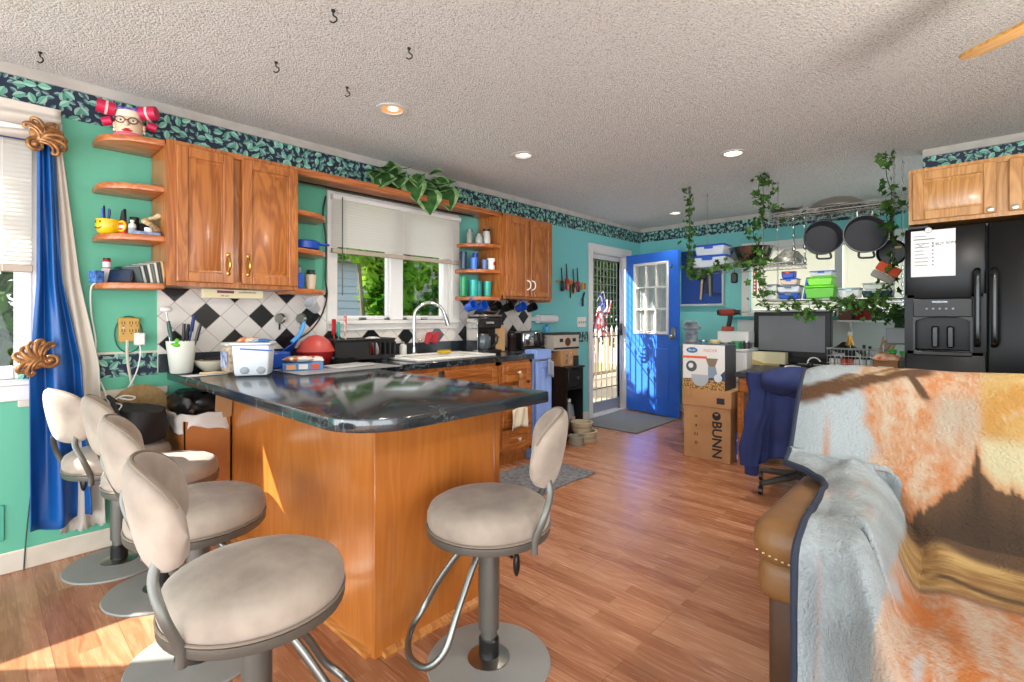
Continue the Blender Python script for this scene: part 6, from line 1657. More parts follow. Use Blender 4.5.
# ------------------------------------------------------------------ hanging pot rack, ivy and what it carries
pr_ = thing('pot_rack', 'wire pot rack of three shelves hung on chains from the ceiling', 'rack', (2.2, 4.70, CH))
def wire_shelf(x0, x1, y0, y1, z):
    b = MB()
    for zz in (z, z - 0.03):
        b.tube([(x0, y0, zz), (x1, y0, zz), (x1, y1, zz), (x0, y1, zz)], 0.004, 6, closed=True)
    n = int((x1 - x0) / 0.028)
    for k in range(1, n):
        x = x0 + (x1 - x0) * k / n
        b.cyl((x, y0, z + 0.002), (x, y1, z + 0.002), 0.0018, seg=5)
    m = int((x1 - x0) / 0.05)
    for y in (y0, y1):
        zig = [(x0 + (x1 - x0) * k / (2 * m), y, z if k % 2 else z - 0.03) for k in range(2 * m + 1)]
        b.tube(zig, 0.0025, 5)
    for k in range(1, 3):
        y = y0 + (y1 - y0) * k / 3
        b.cyl((x0, y, z - 0.004), (x1, y, z - 0.004), 0.003, seg=5)
    b.M = Matrix.Identity(4)
    b.v = [(x - 2.2, y - 4.70, zz - CH) for x, y, zz in b.v]
    return b.build('wire_shelf', STEEL, pr_)
wire_shelf(1.42, 2.34, 4.53, 4.88, 1.675)
wire_shelf(2.06, 3.02, 4.53, 4.88, 2.085)
wire_shelf(2.06, 3.02, 4.53, 4.88, 1.365)
def chain(x, y, z0, z1):
    b = MB()
    n = int((z1 - z0) / 0.032)
    for k in range(n):
        z = z1 - (k + 0.5) * (z1 - z0) / n
        h = 0.019
        pts = [(0.006 * math.cos(a), h * math.sin(a)) for a in [q * PI / 4 for q in range(8)]]
        b.tube([(x + p, y, z + q) if k % 2 else (x, y + p, z + q) for p, q in pts], 0.0022, 5, closed=True)
    b.v = [(px - 2.2, py - 4.70, pz - CH) for px, py, pz in b.v]
    b.build('chain', STEEL, pr_)
for (x, y, za) in ((1.46, 4.53, 1.675), (1.48, 4.88, 1.675), (2.09, 4.53, 1.365), (2.11, 4.88, 1.365), (2.97, 4.53, 1.365), (2.99, 4.88, 1.365)):
    chain(x, y, za, 2.425)
    h = MB().tube(spline([(x, y, 2.44), (x, y, 2.425), (x + 0.01, y, 2.412), (x + 0.004, y, 2.402)], 3), 0.0035, 6)
    h.v = [(px - 2.2, py - 4.70, pz - CH) for px, py, pz in h.v]
    h.build('ceiling_hook', STEEL, pr_)
def ivy_leaf(mb, p, d, s, rnd):
    """five pointed leaf lying roughly across direction d"""
    d = d.normalized()
    side = d.orthogonal().normalized()
    side = Matrix.Rotation(rnd.uniform(0, 6.28), 3, d) @ side
    nrm = side.cross(d)
    out = [(0, 0), (0.45, -0.12), (0.42, 0.32), (0.62, 0.52), (0.2, 0.62), (0, 1.05), (-0.2, 0.62), (-0.62, 0.52), (-0.42, 0.32), (-0.45, -0.12)]
    vs = [p + side * (a * s) + d * (b * s) + nrm * (abs(a) * 0.25 * s) for a, b in out]
    c = p + d * 0.4 * s
    mb.add([c] + vs, [(0, i + 1, (i + 1) % 10 + 1) for i in range(10)])
def vine(label, pts, n, size, spread, seed, droop=0.6, m=IVY):
    rn = random.Random(seed)
    base = pts[0]
    t = thing('ivy_garland', label, 'garland', base, 0, 'artificial ivy on the pot rack')
    L = [tuple(Vector(p) - Vector(base)) for p in pts]
    sp = spline(L, 8)
    MB().tube(sp, 0.003, 5).build('vine_stem', STEM, t)
    mb = MB()
    for _ in range(n):
        q = rn.random() * (len(sp) - 1)
        i = int(q); f = q - i
        c = Vector(sp[i]).lerp(Vector(sp[min(i + 1, len(sp) - 1)]), f)
        off = Vector((rn.gauss(0, 1), rn.gauss(0, 1), rn.gauss(0, 0.6))) * spread
        d = Vector((rn.gauss(0, 1), rn.gauss(0, 1), rn.gauss(0, 0.6) - droop))
        ivy_leaf(mb, c + off, d, size * 0.86 * rn.uniform(0.6, 1.3), rn)
    mb.build('foliage', m, t, sm=None)
    return t
IVYT = leafy('ivy_leaf_mix', '#27481f', '#5a7d40', 22, 0.2)
vine('ivy strand hanging at the far left corner of the pot rack', [(1.455, 4.515, 2.43), (1.46, 4.515, 2.2), (1.455, 4.52, 1.95), (1.46, 4.515, 1.68), (1.50, 4.50, 1.60)], 92, 0.05, 0.022, 1, m=IVYT)
vine('ivy trailing along the front of the left wire shelf', [(1.40, 4.50, 1.70), (1.55, 4.51, 1.63), (1.75, 4.51, 1.69), (1.95, 4.51, 1.68), (2.12, 4.51, 1.70)], 106, 0.05, 0.03, 2, m=IVYT)
vine('ivy strand wound down the middle chains of the pot rack', [(2.08, 4.51, 2.43), (2.06, 4.51, 2.3), (2.10, 4.51, 2.12), (2.02, 4.50, 1.95), (2.07, 4.51, 1.75), (2.06, 4.51, 1.55), (2.09, 4.50, 1.38)], 149, 0.052, 0.03, 3, m=IVYT)
vine('ivy strand winding loosely beside the middle chain near the ceiling', [(2.10, 4.53, 2.41), (2.17, 4.53, 2.30), (2.13, 4.55, 2.20), (2.20, 4.55, 2.12)], 24, 0.045, 0.02, 4, m=IVYT)
vine('ivy trailing under the front of the lower right wire shelf', [(2.05, 4.50, 1.37), (2.2, 4.49, 1.30), (2.35, 4.49, 1.33), (2.42, 4.48, 1.24), (2.52, 4.50, 1.34), (2.62, 4.49, 1.27), (2.75, 4.50, 1.35)], 106, 0.05, 0.03, 5, m=IVYT)
vine('ivy strand hanging at the right corner of the pot rack by the oak cabinet', [(2.925, 4.50, 2.43), (2.93, 4.50, 2.25), (2.96, 4.50, 2.10), (2.93, 4.50, 1.95), (2.97, 4.50, 1.8), (2.95, 4.50, 1.55), (2.93, 4.50, 1.38)], 92, 0.055, 0.03, 6, m=IVYT)
vine('dense ivy cascading over the right end of the lower wire shelf', [(2.66, 4.50, 1.37), (2.76, 4.48, 1.30), (2.85, 4.47, 1.36), (2.93, 4.48, 1.27), (2.97, 4.5, 1.22)], 163, 0.05, 0.045, 7, m=IVYT)
vine('ivy draped along the back of the top wire shelf', [(2.1, 4.86, 2.10), (2.3, 4.86, 2.11), (2.6, 4.86, 2.10), (2.9, 4.86, 2.11)], 28, 0.045, 0.02, 8, m=IVYT)
vine('short bright ivy hanging between the desk monitor and the red bowl', [(2.42, 4.56, 1.36), (2.43, 4.56, 1.27), (2.44, 4.56, 1.19)], 23, 0.04, 0.02, 9, m=leafy('ivy_bright', '#3f8a26', '#6fb83c', 16, 0.2))
def tub(label, loc, w, d, h, m, lid, rz=0, name='food_container', g=None, clips=True):
    t = thing(name, label, 'container', loc, rz, g)
    MB().box(-w, w, -d, d, 0, h * 0.86, 0.008, taper=0.9).build('tub_body', m, t)
    MB().box(-w * 1.05, w * 1.05, -d * 1.05, d * 1.05, h * 0.84, h, 0.006).build('lid', lid, t)
    if clips:
        MB().box(-w * 0.3, w * 0.3, -d * 1.1, -d * 1.04, h * 0.6, h * 0.95, 0.003).build('clip', lid, t)
    return t
LIDB = mat('lid_blue', '#1f4fb4', 0.35)
TUBW = mat('tub_pale', '#c5cdd6', 0.25)
zl, zt, zr = 1.681, 2.091, 1.371
tub('wide pale tub with a blue lid on the left wire shelf', (1.60, 4.70, zl), 0.16, 0.12, 0.11, TUBW, LIDB)
tub('smaller pale tub with a blue lid stacked on the wide one', (1.605, 4.70, zl + 0.112), 0.135, 0.10, 0.10, TUBW, LIDB)
sb_ = thing('steel_bowl', 'large stainless steel bowl on the left wire shelf behind the ivy', 'bowl', (1.945, 4.70, zl))
MB().lathe([(0, 0), (0.09, 0), (0.15, 0.06), (0.185, 0.155), (0.19, 0.157), (0.18, 0.15), (0.145, 0.06), (0.085, 0.006), (0, 0.006)], seg=36).build('bowl_body', mat('steel_bowl', '#8f8d8a', 0.22, 1.0), sb_)
cs = thing('wire_colander', 'grey rumpled wire strainer at the right end of the left wire shelf', 'strainer', (2.24, 4.72, zl))
MB().surf(lambda u, v: crumple((0.12 * math.sin(v * 1.6) * math.cos(u * 6.283), 0.09 * math.sin(v * 1.6) * math.sin(u * 6.283), 0.11 * math.cos(v * 1.5)), 0.022, 16), 24, 9, wrapu=True).build('mesh_dome', mat('wire_grey', '#8f9288', 0.4, 0.7, col2='#c4c6bc', vs=40), cs)
wk = thing('wok_lid', 'big dull steel wok upside down on the top wire shelf', 'wok', (2.585, 4.71, zt))
MB().lathe([(0.205, 0.0), (0.205, 0.008), (0.18, 0.04), (0.13, 0.072), (0.06, 0.09), (0, 0.093)], seg=40).build('dome', mat('wok_steel', '#9a958e', 0.3, 0.8), wk)
MB().tube([(0.207 * math.cos(a), 0.207 * math.sin(a), 0.004) for a in [k * 2 * PI / 40 for k in range(40)]], 0.005, 6, closed=True).build('rim', STEEL, wk)
ss = thing('steel_strainer', 'steel strainer pan lying at the left end of the top wire shelf', 'strainer', (2.22, 4.70, zt))
MB().lathe([(0, 0.0), (0.08, 0.0), (0.12, 0.035), (0.125, 0.037), (0.115, 0.034), (0.075, 0.006), (0, 0.006)], seg=28).build('pan_body', STEEL, ss)
MB().tube([(0.10, -0.05, 0.035), (0.16, -0.12, 0.03), (0.165, -0.13, 0.03)], 0.006, 6).build('handle', STEEL, ss)
# pots hung in front of the right half
def hung_pan(label, loc, r, depth, wall_m, tilt, rim_m, kind):
    t = thing('hanging_pan', label, 'pan', loc, 0, 'dark pans hung from the pot rack')
    mb = MB(); M = Matrix.Translation((0, 0, -r - 0.05)) @ Matrix.Rotation(R(tilt), 4, 'Z') @ Matrix.Rotation(R(-8), 4, 'X')
    mb.M = M
    mb.lathe([(0, depth), (r * 0.86, depth), (r * 0.92, depth - 0.012), (r, 0.0), (r * 0.97, 0.0), (r * 0.86, depth - 0.016), (0, depth - 0.01)], seg=40, axis='Y')
    mb.build('pan_body', wall_m, t)
    rm_ = MB(); rm_.M = M
    rm_.tube([(r * 0.985 * math.cos(a), 0.0, r * 0.985 * math.sin(a)) for a in [k * 2 * PI / 40 for k in range(40)]], 0.004, 6, closed=True)
    rm_.build('rim', rim_m, t)
    h = MB(); h.M = M
    for s in (1, -1):
        w = 0.045
        h.tube(spline([(-w, 0.012, s * (r - 0.005)), (-w, 0.0, s * (r + 0.035)), (0, -0.005, s * (r + 0.042)), (w, 0.0, s * (r + 0.035)), (w, 0.012, s * (r - 0.005))], 5), 0.008, 8)
        h.build('loop_handle', wall_m if kind == 0 or s < 0 else STEEL, t)
        h = MB(); h.M = M
    MB().tube(spline([(0, 0.015, 0.02), (0, 0.0, 0.0), (0, -0.01, -0.03), (0, 0.012, -0.04)], 4), 0.003, 6).build('hook', STEEL, t)
hung_pan('smaller dark saucepot hung left under the top wire shelf', (2.525, 4.55, 2.04), 0.135, 0.10, mat('pan_dark', '#33353a', 0.4), 22, mat('pan_rim', '#55585c', 0.35, 0.5), 0)
hung_pan('larger dark saute pan with a pale rim hung right under the top wire shelf', (2.80, 4.55, 2.045), 0.145, 0.075, mat('pan_dark2', '#3b3d43', 0.4), 18, mat('pan_rim2', '#a9adb2', 0.3, 0.8), 1)
for i, (x, z0, lab) in enumerate([(2.315, 1.62, 'steel chain with a whisk end hanging left of the dark pots'), (2.395, 1.63, 'second steel chain hanging just left of the dark pots')]):
    b = MB()
    z = 2.05
    k = 0
    while z > z0 + 0.05:
        pts = [(0.007 * math.cos(a), 0.02 * math.sin(a)) for a in [q * PI / 4 for q in range(8)]]
        b.tube([(p, 0.0, z - 2.05 + q) if k % 2 else (0.0, p, z - 2.05 + q) for p, q in pts], 0.0028, 5, closed=True)
        z -= 0.033; k += 1
    t = thing('hanging_chain', lab, 'chain', (x, 4.56, 2.05), 0, 'spare chains under the top wire shelf')
    b.build('chain', STEEL, t)
    MB().ball((0, 0, z0 - 2.05 + 0.05), (0.013, 0.013, 0.03)).build('end_piece', STEEL, t)
    MB().ball((0, 0, z0 - 2.05 + 0.16), (0.016, 0.016, 0.022)).build('bead', STEEL, t)
# lower right shelf: boxes
tub('clear tub with a grey lid at the left end of the lower wire shelf', (2.125, 4.66, zr), 0.055, 0.07, 0.07, CLEAR, GREYP)
tub('small clear tub stacked at the left end of the lower wire shelf', (2.125, 4.66, zr + 0.072), 0.05, 0.06, 0.06, CLEAR, GREYP)
tub('blue bottomed clip box under three others on the lower wire shelf', (2.265, 4.66, zr), 0.075, 0.07, 0.055, LIDB, mat('lid_slate', '#5a6d86', 0.35))
tub('slate lidded clip box second in the four box stack', (2.265, 4.66, zr + 0.057), 0.085, 0.075, 0.06, TUBW, mat('lid_slate', '#5a6d86', 0.35))
tub('clear box with a blue lid third in the four box stack', (2.265, 4.66, zr + 0.119), 0.065, 0.06, 0.055, mat('tub_orange', '#c9b7a6', 0.25), LIDB)
tub('small box with an orange lid topping the four box stack', (2.255, 4.66, zr + 0.176), 0.05, 0.045, 0.06, LIDB, ORANGE)
one('snap_container', 'slim blue box standing on edge between the box stack and the green tub', 'container', MB().at((0, 0, 0), 0, 0, R(9)).box(-0.008, 0.008, -0.06, 0.06, 0.0, 0.17, 0.004), LIDB, (2.375, 4.66, zr + 0.002))
tub('bright green tub at the bottom of the pair on the lower wire shelf', (2.49, 4.66, zr), 0.105, 0.08, 0.105, GREENP, mat('green_rim', '#6fd42c', 0.35), clips=False)
tub('lime green tub stacked on the bright green one', (2.49, 4.66, zr + 0.107), 0.09, 0.07, 0.07, mat('lime', '#7fd83a', 0.35), mat('green_rim', '#6fd42c', 0.35), clips=False)
tub('flat clear box with a blue lid on top of the green tubs', (2.50, 4.66, zr + 0.179), 0.08, 0.06, 0.045, TUBW, LIDB)
tub('wide clear tub right of the green tubs', (2.685, 4.66, zr), 0.072, 0.07, 0.08, CLEAR, mat('lid_aqua', '#a9c4c6', 0.3))
tub('dark blue glass box with clear lid, right end of lower wire shelf', (2.86, 4.68, zr), 0.095, 0.08, 0.06, mat('glass_blue', '#27486a', 0.2), CLEAR)
tub('clear box with pale green lid stacked on the dark blue glass box', (2.86, 4.68, zr + 0.062), 0.09, 0.075, 0.05, CLEAR, mat('lid_sage', '#a9bdb0', 0.3))
bh_ = thing('fly_swatter_holder', 'black pouch hanging under the left wire shelf', 'pouch', (1.845, 4.56, 1.643))
MB().box(-0.03, 0.03, -0.015, 0.015, -0.12, -0.03, 0.012).build('pouch', BLACK, bh_)
MB().tube([(0, 0, -0.03), (0, 0, 0.0)], 0.003, 6).build('loop', BLACK, bh_)
rdl = thing('red_level', 'red slotted tool hanging from the left wire shelf in the ivy', 'tool', (2.02, 4.545, 1.643))
MB().box(-0.014, 0.014, -0.006, 0.006, -0.24, -0.012, 0.003).cyl((0, 0, -0.02), (0, 0, 0), 0.002, seg=6).build('tool_body', REDP, rdl)
for k in range(7):
    MB().box(-0.006, 0.006, -0.0072, -0.006, -0.225 + k * 0.028, -0.211 + k * 0.028).build('mark', PAPER, rdl, sm=None)
om = thing('oven_mitt', 'orange and grey oven mitt hanging beside the fridge', 'mitt', (2.96, 4.50, 1.60))
def mitt(k0, k1, dz):
    return MB().at((0, 0, dz), 0, 0, R(32)).box(-0.075, 0.075, -0.015, 0.02, k0, k1, 0.012, seg=2)
mitt(-0.07, 0.0, 0.0).build('orange_side', mat('mitt_orange', '#c9512a', 0.8), om)
mitt(-0.125, -0.072, 0.0).build('grey_side', mat('mitt_grey', '#8e8a82', 0.8), om)
MB().tube([(0.0, 0.0, 0.0), (0.0, 0.005, 0.08)], 0.003, 6).build('loop', STEEL, om)
bk_ = thing('black_pan', 'black pan with a yellow mark hanging behind the right ivy strand', 'pan', (2.93, 4.80, 1.80))
MB().lathe([(0, 0.02), (0.085, 0.02), (0.10, 0.0), (0.096, 0.0), (0.082, 0.014), (0, 0.014)], (0, 0, -0.08), 28, axis='Y').build('pan_body', BLACK, bk_)
MB().box(-0.012, 0.012, 0.004, 0.014, 0.01, 0.26, 0.004).build('handle', BLACK, bk_)
MB().box(0.02, 0.06, -0.002, 0.0, -0.05, -0.035).build('yellow_mark', YELLOW, bk_)
# plant tub and knife block by the fridge, on the desk side
pl = thing('potted_plant', 'grey box planter with a dark green plant beside the fridge', 'plant', (2.97, 4.95, 1.02))
# small shelf that carries it
sh = thing('bench_shelf', 'two tier wire stand at the right end of the desk', 'stand', (2.96, 4.92, DZ))
for x in (-0.085, 0.085):
    for y in (-0.10, 0.13):
        MB().cyl((x, y, 0), (x, y, 0.24), 0.006).build('leg', STEEL, sh)
MB().box(-0.095, 0.095, -0.11, 0.14, 0.24, 0.248, 0.002).build('tier', GREYP, sh)
MB().box(-0.085, 0.085, -0.085, 0.085, 0, 0.12, 0.006, taper=0.92).build('planter', mat('planter_grey', '#a4a8a8', 0.5), pl)
fo = MB()
rn = random.Random(21)
for k in range(22):
    a = rn.uniform(0, 6.28); l = rn.uniform(0.1, 0.2)
    ivy_leaf(fo, Vector((rn.uniform(-0.05, 0.05), rn.uniform(-0.05, 0.05), 0.12 + rn.uniform(0, 0.10))), Vector((math.cos(a) * 0.5, math.sin(a) * 0.5, 1)), l * 0.55, rn)
fo.build('foliage', mat('plant_dark', '#2b4a2a', 0.5), pl, sm=None)
bottle('bottle', 'dark bottle with a bright green cap under the two tier stand', 'bottle', (2.93, 4.88, DZ), 0.026, 0.20, 0.02, mat('sauce_dark', '#2a2420', 0.3), mat('cap_green', '#46b83a', 0.4), capr=0.028)
bottle('bottle', 'clear bottle with a green cap under the two tier stand', 'bottle', (3.0, 4.87, DZ), 0.026, 0.19, 0.02, mat('sauce_clear', '#8b938c', 0.2), mat('cap_green', '#46b83a', 0.4), capr=0.028)
ps = thing('paper_bag', 'brown paper bag with an orange rim at the right end of the desk', 'bag', (2.92, 4.62, DZ))
b = MB()
b.box(-0.075, 0.075, 0.07, 0.074, 0, 0.14).box(-0.075, -0.071, -0.074, 0.07, 0, 0.14).box(0.071, 0.075, -0.074, 0.07, 0, 0.14).box(-0.075, 0.075, -0.074, 0.07, 0, 0.004).box(-0.075, 0.075, -0.074, -0.07, 0, 0.14)
b.build('bag_body', CARDD, ps, sm=None)
MB().surf(lambda u, v: crumple(((u - 0.5) * 0.17, (v - 0.5) * 0.16, 0.14 + 0.05 * math.sin(u * PI) * math.sin(v * PI)), 0.015, 20), 14, 10).build('rim', mat('rim_orange', '#b84a2a', 0.6, col2='#d9c3a0', vs=22), ps, solid=0.004)
MB().box(-0.045, 0.045, -0.08, -0.0745, 0.0, 0.09).build('white_print', PAPER, ps)

# ------------------------------------------------------------------ fridge and cabinet above it
fz = thing('refrigerator', 'black side-by-side refrigerator with an ice dispenser', 'refrigerator', (3.075, 3.97, 0))
FB = mat('fridge_black', '#080809', 0.3)
FB.node_tree.nodes['Principled BSDF'].inputs['Specular IOR Level'].default_value = 0.22
FBT = mat('fridge_side', '#17181a', 0.4)
MB().box(0.0, 0.92, 0.05, 0.70, 0.02, 1.775, 0.004).build('cabinet_body', FBT, fz)
DX = 0.375
ld = MB().box(0.004, DX - 0.003, -0.03, 0.045, 0.05, 1.03, 0.012, seg=2).box(0.004, DX - 0.003, -0.03, 0.045, 1.33, 1.765, 0.012, seg=2)
ld.box(0.004, 0.05, -0.03, 0.045, 1.0, 1.36).box(DX - 0.065, DX - 0.003, -0.03, 0.045, 1.0, 1.36).box(0.05, DX - 0.065, 0.03, 0.045, 1.0, 1.36)
ld = ld.build('freezer_door', FB, fz)
MB().box(DX + 0.003, 0.916, -0.03, 0.045, 0.05, 1.765, 0.012, seg=2).build('fridge_door', FB, fz)
MB().box(0.0, 0.92, 0.0, 0.05, 0.0, 0.045).build('toe_grille', BLACKM, fz)
MB().box(0.02, 0.12, -0.01, 0.05, 1.765, 1.785, 0.004).box(0.80, 0.90, -0.01, 0.05, 1.765, 1.785, 0.004).build('hinge_cover', BLACK, fz)
dsp = MB().box(0.045, 0.315, -0.038, -0.028, 1.225, 1.335, 0.004).build('control_panel', mat('panel_black', '#101112', 0.45), ld)
a_ = MB().prism([(0.045, 1.225), (0.315, 1.225), (0.315, 1.20)] + [(0.18 + 0.13 * math.cos(R(k)), 1.185 + 0.045 * math.sin(R(k))) for k in range(5, 176, 10)] + [(0.045, 1.20)], -0.037, -0.02, 'XZ').build('dispenser_arch', mat('arch_grey', '#1c1d1f', 0.4), ld)
MB().box(0.045, 0.055, -0.036, -0.02, 1.01, 1.225).box(0.305, 0.315, -0.036, -0.02, 1.01, 1.225).box(0.045, 0.315, -0.045, 0.0, 0.995, 1.02, 0.004).build('dispenser_surround', BLACK, ld)
MB().box(0.13, 0.165, -0.015, 0.02, 1.04, 1.17, 0.008).box(0.20, 0.235, -0.015, 0.02, 1.04, 1.17, 0.008).build('paddle', mat('paddle_grey', '#1d1e20', 0.3), ld)
letters('lettering', 'FRIGIDAIRE', 0.014, mat('badge_silver', '#a9adb2', 0.3, 0.8), ld, (0.17, -0.039, 1.315), (R(90), 0, 0), 0.0004)
for k in range(5):
    MB().cyl((0.11 + k * 0.03, -0.038, 1.275), (0.11 + k * 0.03, -0.041, 1.275), 0.006, seg=10).build('button', GREYP, ld)
for x, nm in ((0.335, 'freezer'), (0.405, 'fridge')):
    MB().tube(spline([(x, -0.03, 1.50), (x, -0.07, 1.48), (x, -0.078, 1.42), (x, -0.078, 1.28), (x, -0.078, 1.14), (x, -0.07, 1.08), (x, -0.03, 1.06)], 5), 1.0, 10, flat=(0.011, 0.015)).build('handle', mat('handle_black', '#0e0f10', 0.2), fz)
nt_ = thing('note_paper', 'white list held on the freezer door by a magnet', 'paper', (3.213, 3.938, 1.61), 0)
MB().box(-0.103, 0.103, -0.0012, 0.0, -0.14, 0.14).build('sheet', PAPER, nt_)
tx = MB()
rn = random.Random(2)
for k in range(7):
    z = 0.06 - k * 0.022
    tx.box(-0.085, -0.085 + rn.uniform(0.04, 0.07), -0.0022, -0.0012, z, z + 0.003)
    tx.box(-0.004, 0.004, -0.0022, -0.0012, z, z + 0.006)
tx.box(-0.09, 0.01, -0.0022, -0.0012, 0.085, 0.090).box(-0.09, -0.03, -0.0022, -0.0012, 0.105, 0.108)
tx.tube([(-0.08, -0.0018, 0.035), (-0.035, -0.0018, 0.062)], 0.001, 4).tube([(-0.075, -0.0018, 0.065), (-0.045, -0.0018, 0.035)], 0.001, 4)
tx.build('printed_lines', mat('print_grey', '#555a60', 0.8), nt_, sm=None)
letters('handwriting', '2 BUT SON', 0.022, INK, nt_, (0.05, -0.0016, 0.055), (R(90), R(-4), 0), 0.0003)
MB().lathe([(0, -0.014), (0.016, -0.014), (0.018, -0.004), (0.018, 0)], (-0.02, 0, 0.14), 14, axis='Y').build('magnet', STEEL, nt_)
fc = wall_cabinet('light oak double door cabinet above the refrigerator', 0, 0.94, 'knob', STEEL, OAKL, (3.095, 3.985, 1.80), 0, 1.80, 2.14, 0.70, ((0.02, 0.395, 0.37), (0.445, 0.92, 0.47)), 0.04)

# ------------------------------------------------------------------ desk chair under the blue hoodie
hc_ = thing('desk_chair', 'swivel chair hidden by the blue hoodie, grey castered foot showing', 'chair', (2.50, 3.93, 0), R(10))
for k in range(5):
    a = R(90 + 72 * k + 36 + 24)
    p = (0.30 * math.cos(a), 0.30 * math.sin(a))
    MB().tube([(0, 0, 0.12), (p[0] * 0.5, p[1] * 0.5, 0.10), (p[0], p[1], 0.075)], [0.03, 0.024, 0.018], 8).build('base_spoke', mat('spoke_grey', '#4a4846', 0.4), hc_)
    MB().cyl((p[0] - 0.012, p[1], 0.032), (p[0] + 0.012, p[1], 0.032), 0.031, seg=16).cyl((p[0], p[1], 0.03), (p[0], p[1], 0.08), 0.008).build('caster', BLACK, hc_)
MB().cyl((0, 0, 0.1), (0, 0, 0.43), 0.028).build('gas_lift', BLACK, hc_)
MB().box(-0.23, 0.23, -0.22, 0.24, 0.43, 0.50, 0.03, seg=3).build('seat', BLACKM, hc_)
MB().box(-0.2, 0.2, -0.255, -0.22, 0.52, 0.86, 0.02, seg=3).build('backrest', BLACKM, hc_)
MB().box(-0.03, 0.03, -0.24, -0.21, 0.40, 0.56).build('back_post', BLACK, hc_)
ho = thing('hoodie', 'dark blue hoodie hung over the back of the desk chair', 'hoodie', (2.52, 3.645, 0.0), R(12))
HOOD = mat('hoodie_blue', '#1b2755', 0.9, col2='#233264', vs=6, bump=0.1, bs=120)
def hood_body(u, v):
    a = u * 2 - 1
    w = 0.235 + 0.03 * v
    x = w * a
    y = 0.16 * abs(a) ** 4 + 0.024 * math.sin(a * 10.5 + v * 1.2) * sst(0.15, 0.6, v) + 0.010 * math.sin(a * 23 + 1) * v - 0.045 * math.sin(min(1, v * 1.2) * PI) * (1 - a * a)
    z = 0.885 - 0.075 * abs(a) ** 2.5 - (0.61 + 0.02 * math.sin(a * 6)) * v
    return (x, y, z)
MB().surf(hood_body, 70, 34).build('body', HOOD, ho, solid=0.012, sm=80)
def sleeve(P0, P1, w0, w1, ph):
    """flattened hanging sleeve with long folds"""
    a, b = Vector(P0), Vector(P1)
    def f(u, v):
        an = u * 2 * PI
        c = a.lerp(b, v) + Vector((0.018 * math.sin(v * 5 + ph), 0, 0))
        w = w0 + (w1 - w0) * v + 0.006 * math.sin(v * 17 + ph)
        rr = 1 + 0.12 * math.sin(an * 5 + v * 3 + ph)
        return (c.x + w * math.cos(an) * rr, c.y + 0.55 * w * math.sin(an) * rr, c.z)
    m = MB().surf(f, 30, 22, wrapu=True)
    n = len(m.v)
    m.f.append(list(range(30))[::-1]); m.mi.append(0)
    m.f.append([n - 30 + i for i in range(30)]); m.mi.append(0)
    return m
sleeve((-0.205, 0.03, 0.845), (-0.235, -0.02, 0.22), 0.075, 0.058, 0.4).build('sleeve', HOOD, ho, sm=80)
sleeve((0.205, 0.05, 0.845), (0.25, 0.05, 0.20), 0.075, 0.058, 2.1).build('sleeve', HOOD, ho, sm=80)
MB().cyl((-0.235, -0.02, 0.225), (-0.237, -0.02, 0.165), 0.046, 0.043, 14).build('cuff', mat('cuff_blue', '#1c2858', 0.95), ho)
def hood_h(u, v):
    a = (u * 2 - 1)
    r_ = 0.06 + 0.05 * math.sin(v * PI)
    return (a * 0.20 + 0.03, -0.045 - r_ * math.sin(v * PI) * (1 - a * a) ** 0.5 - 0.008 * math.sin(a * 8 + v * 6), 0.90 - 0.19 * v * (1 - 0.5 * a * a) - 0.05 * a * a)
MB().surf(hood_h, 34, 18).build('hood', HOOD, ho, solid=0.016, sm=80)

# ------------------------------------------------------------------ sofa and its printed throw
LEA = mat('leather_tan', '#6e4c28', 0.5, col2='#7d5830', vs=6, bump=0.12, bs=90)
LEAD = mat('leather_dark', '#3c2615', 0.5, col2='#4a301b', vs=8)
sf = thing('sofa', 'tan leather reclining sofa in the right foreground under the throw', 'sofa', (2.92, 1.56, 0))
SW = 2.0
def pad(x0, x1, y0, y1, z0, z1, r, mi=0, seg=4):
    return MB().box(x0, x1, y0, y1, z0, z1, r, seg=seg)
for x in (0.0, SW - 0.28):
    MB().box(x + 0.03, x + 0.25, 0.035, 0.80, 0.03, 0.50, 0.02, seg=2).build('side_panel', LEAD, sf)
    ar = pad(x - 0.01, x + 0.28, -0.02, 0.62, 0.50, 0.645, 0.065).build('armrest', LEA, sf)
    pad(x + 0.005, x + 0.27, -0.005, 0.3, 0.40, 0.53, 0.045).build('arm_front', LEA, sf)
    n = 30
    for k in range(n):
        xx = x + 0.015 + 0.25 * k / n
        if k % 2 == 0:
            q = (k / n * 2 - 1)
            MB().box(xx, xx + 0.006, -0.0215, -0.016, 0.553 - 0.02 * (1 - q * q), 0.5555 - 0.02 * (1 - q * q)).build('stitch', mat('thread', '#d9c6a0', 0.7), ar, sm=None) if k < 30 else None
MB().box(0.26, SW - 0.26, 0.06, 0.80, 0.08, 0.36, 0.02).build('base', LEAD, sf)
for k in range(2):
    w = (SW - 0.56) / 2
    pad(0.285 + k * w, 0.275 + (k + 1) * w, -0.17, 0.42, 0.28, 0.455, 0.06).build('seat_cushion', LEA, sf)
    mb = MB(); mb.M = Matrix.Translation((0.28 + (k + 0.5) * w, 0.46, 0.40)) @ Matrix.Rotation(R(-29), 4, 'X')
    mb.box(-w / 2 - (0.27 if k == 0 else -0.004), w / 2 + (0.27 if k == 1 else -0.004), 0.0, 0.17, 0.12 if True else 0, 0.62, 0.07, seg=4)
    mb.build('back_cushion', LEA, sf)
MB().box(0.02, SW - 0.02, 0.72, 0.92, 0.03, 0.88, 0.05, seg=3).build('back_frame', LEAD, sf)

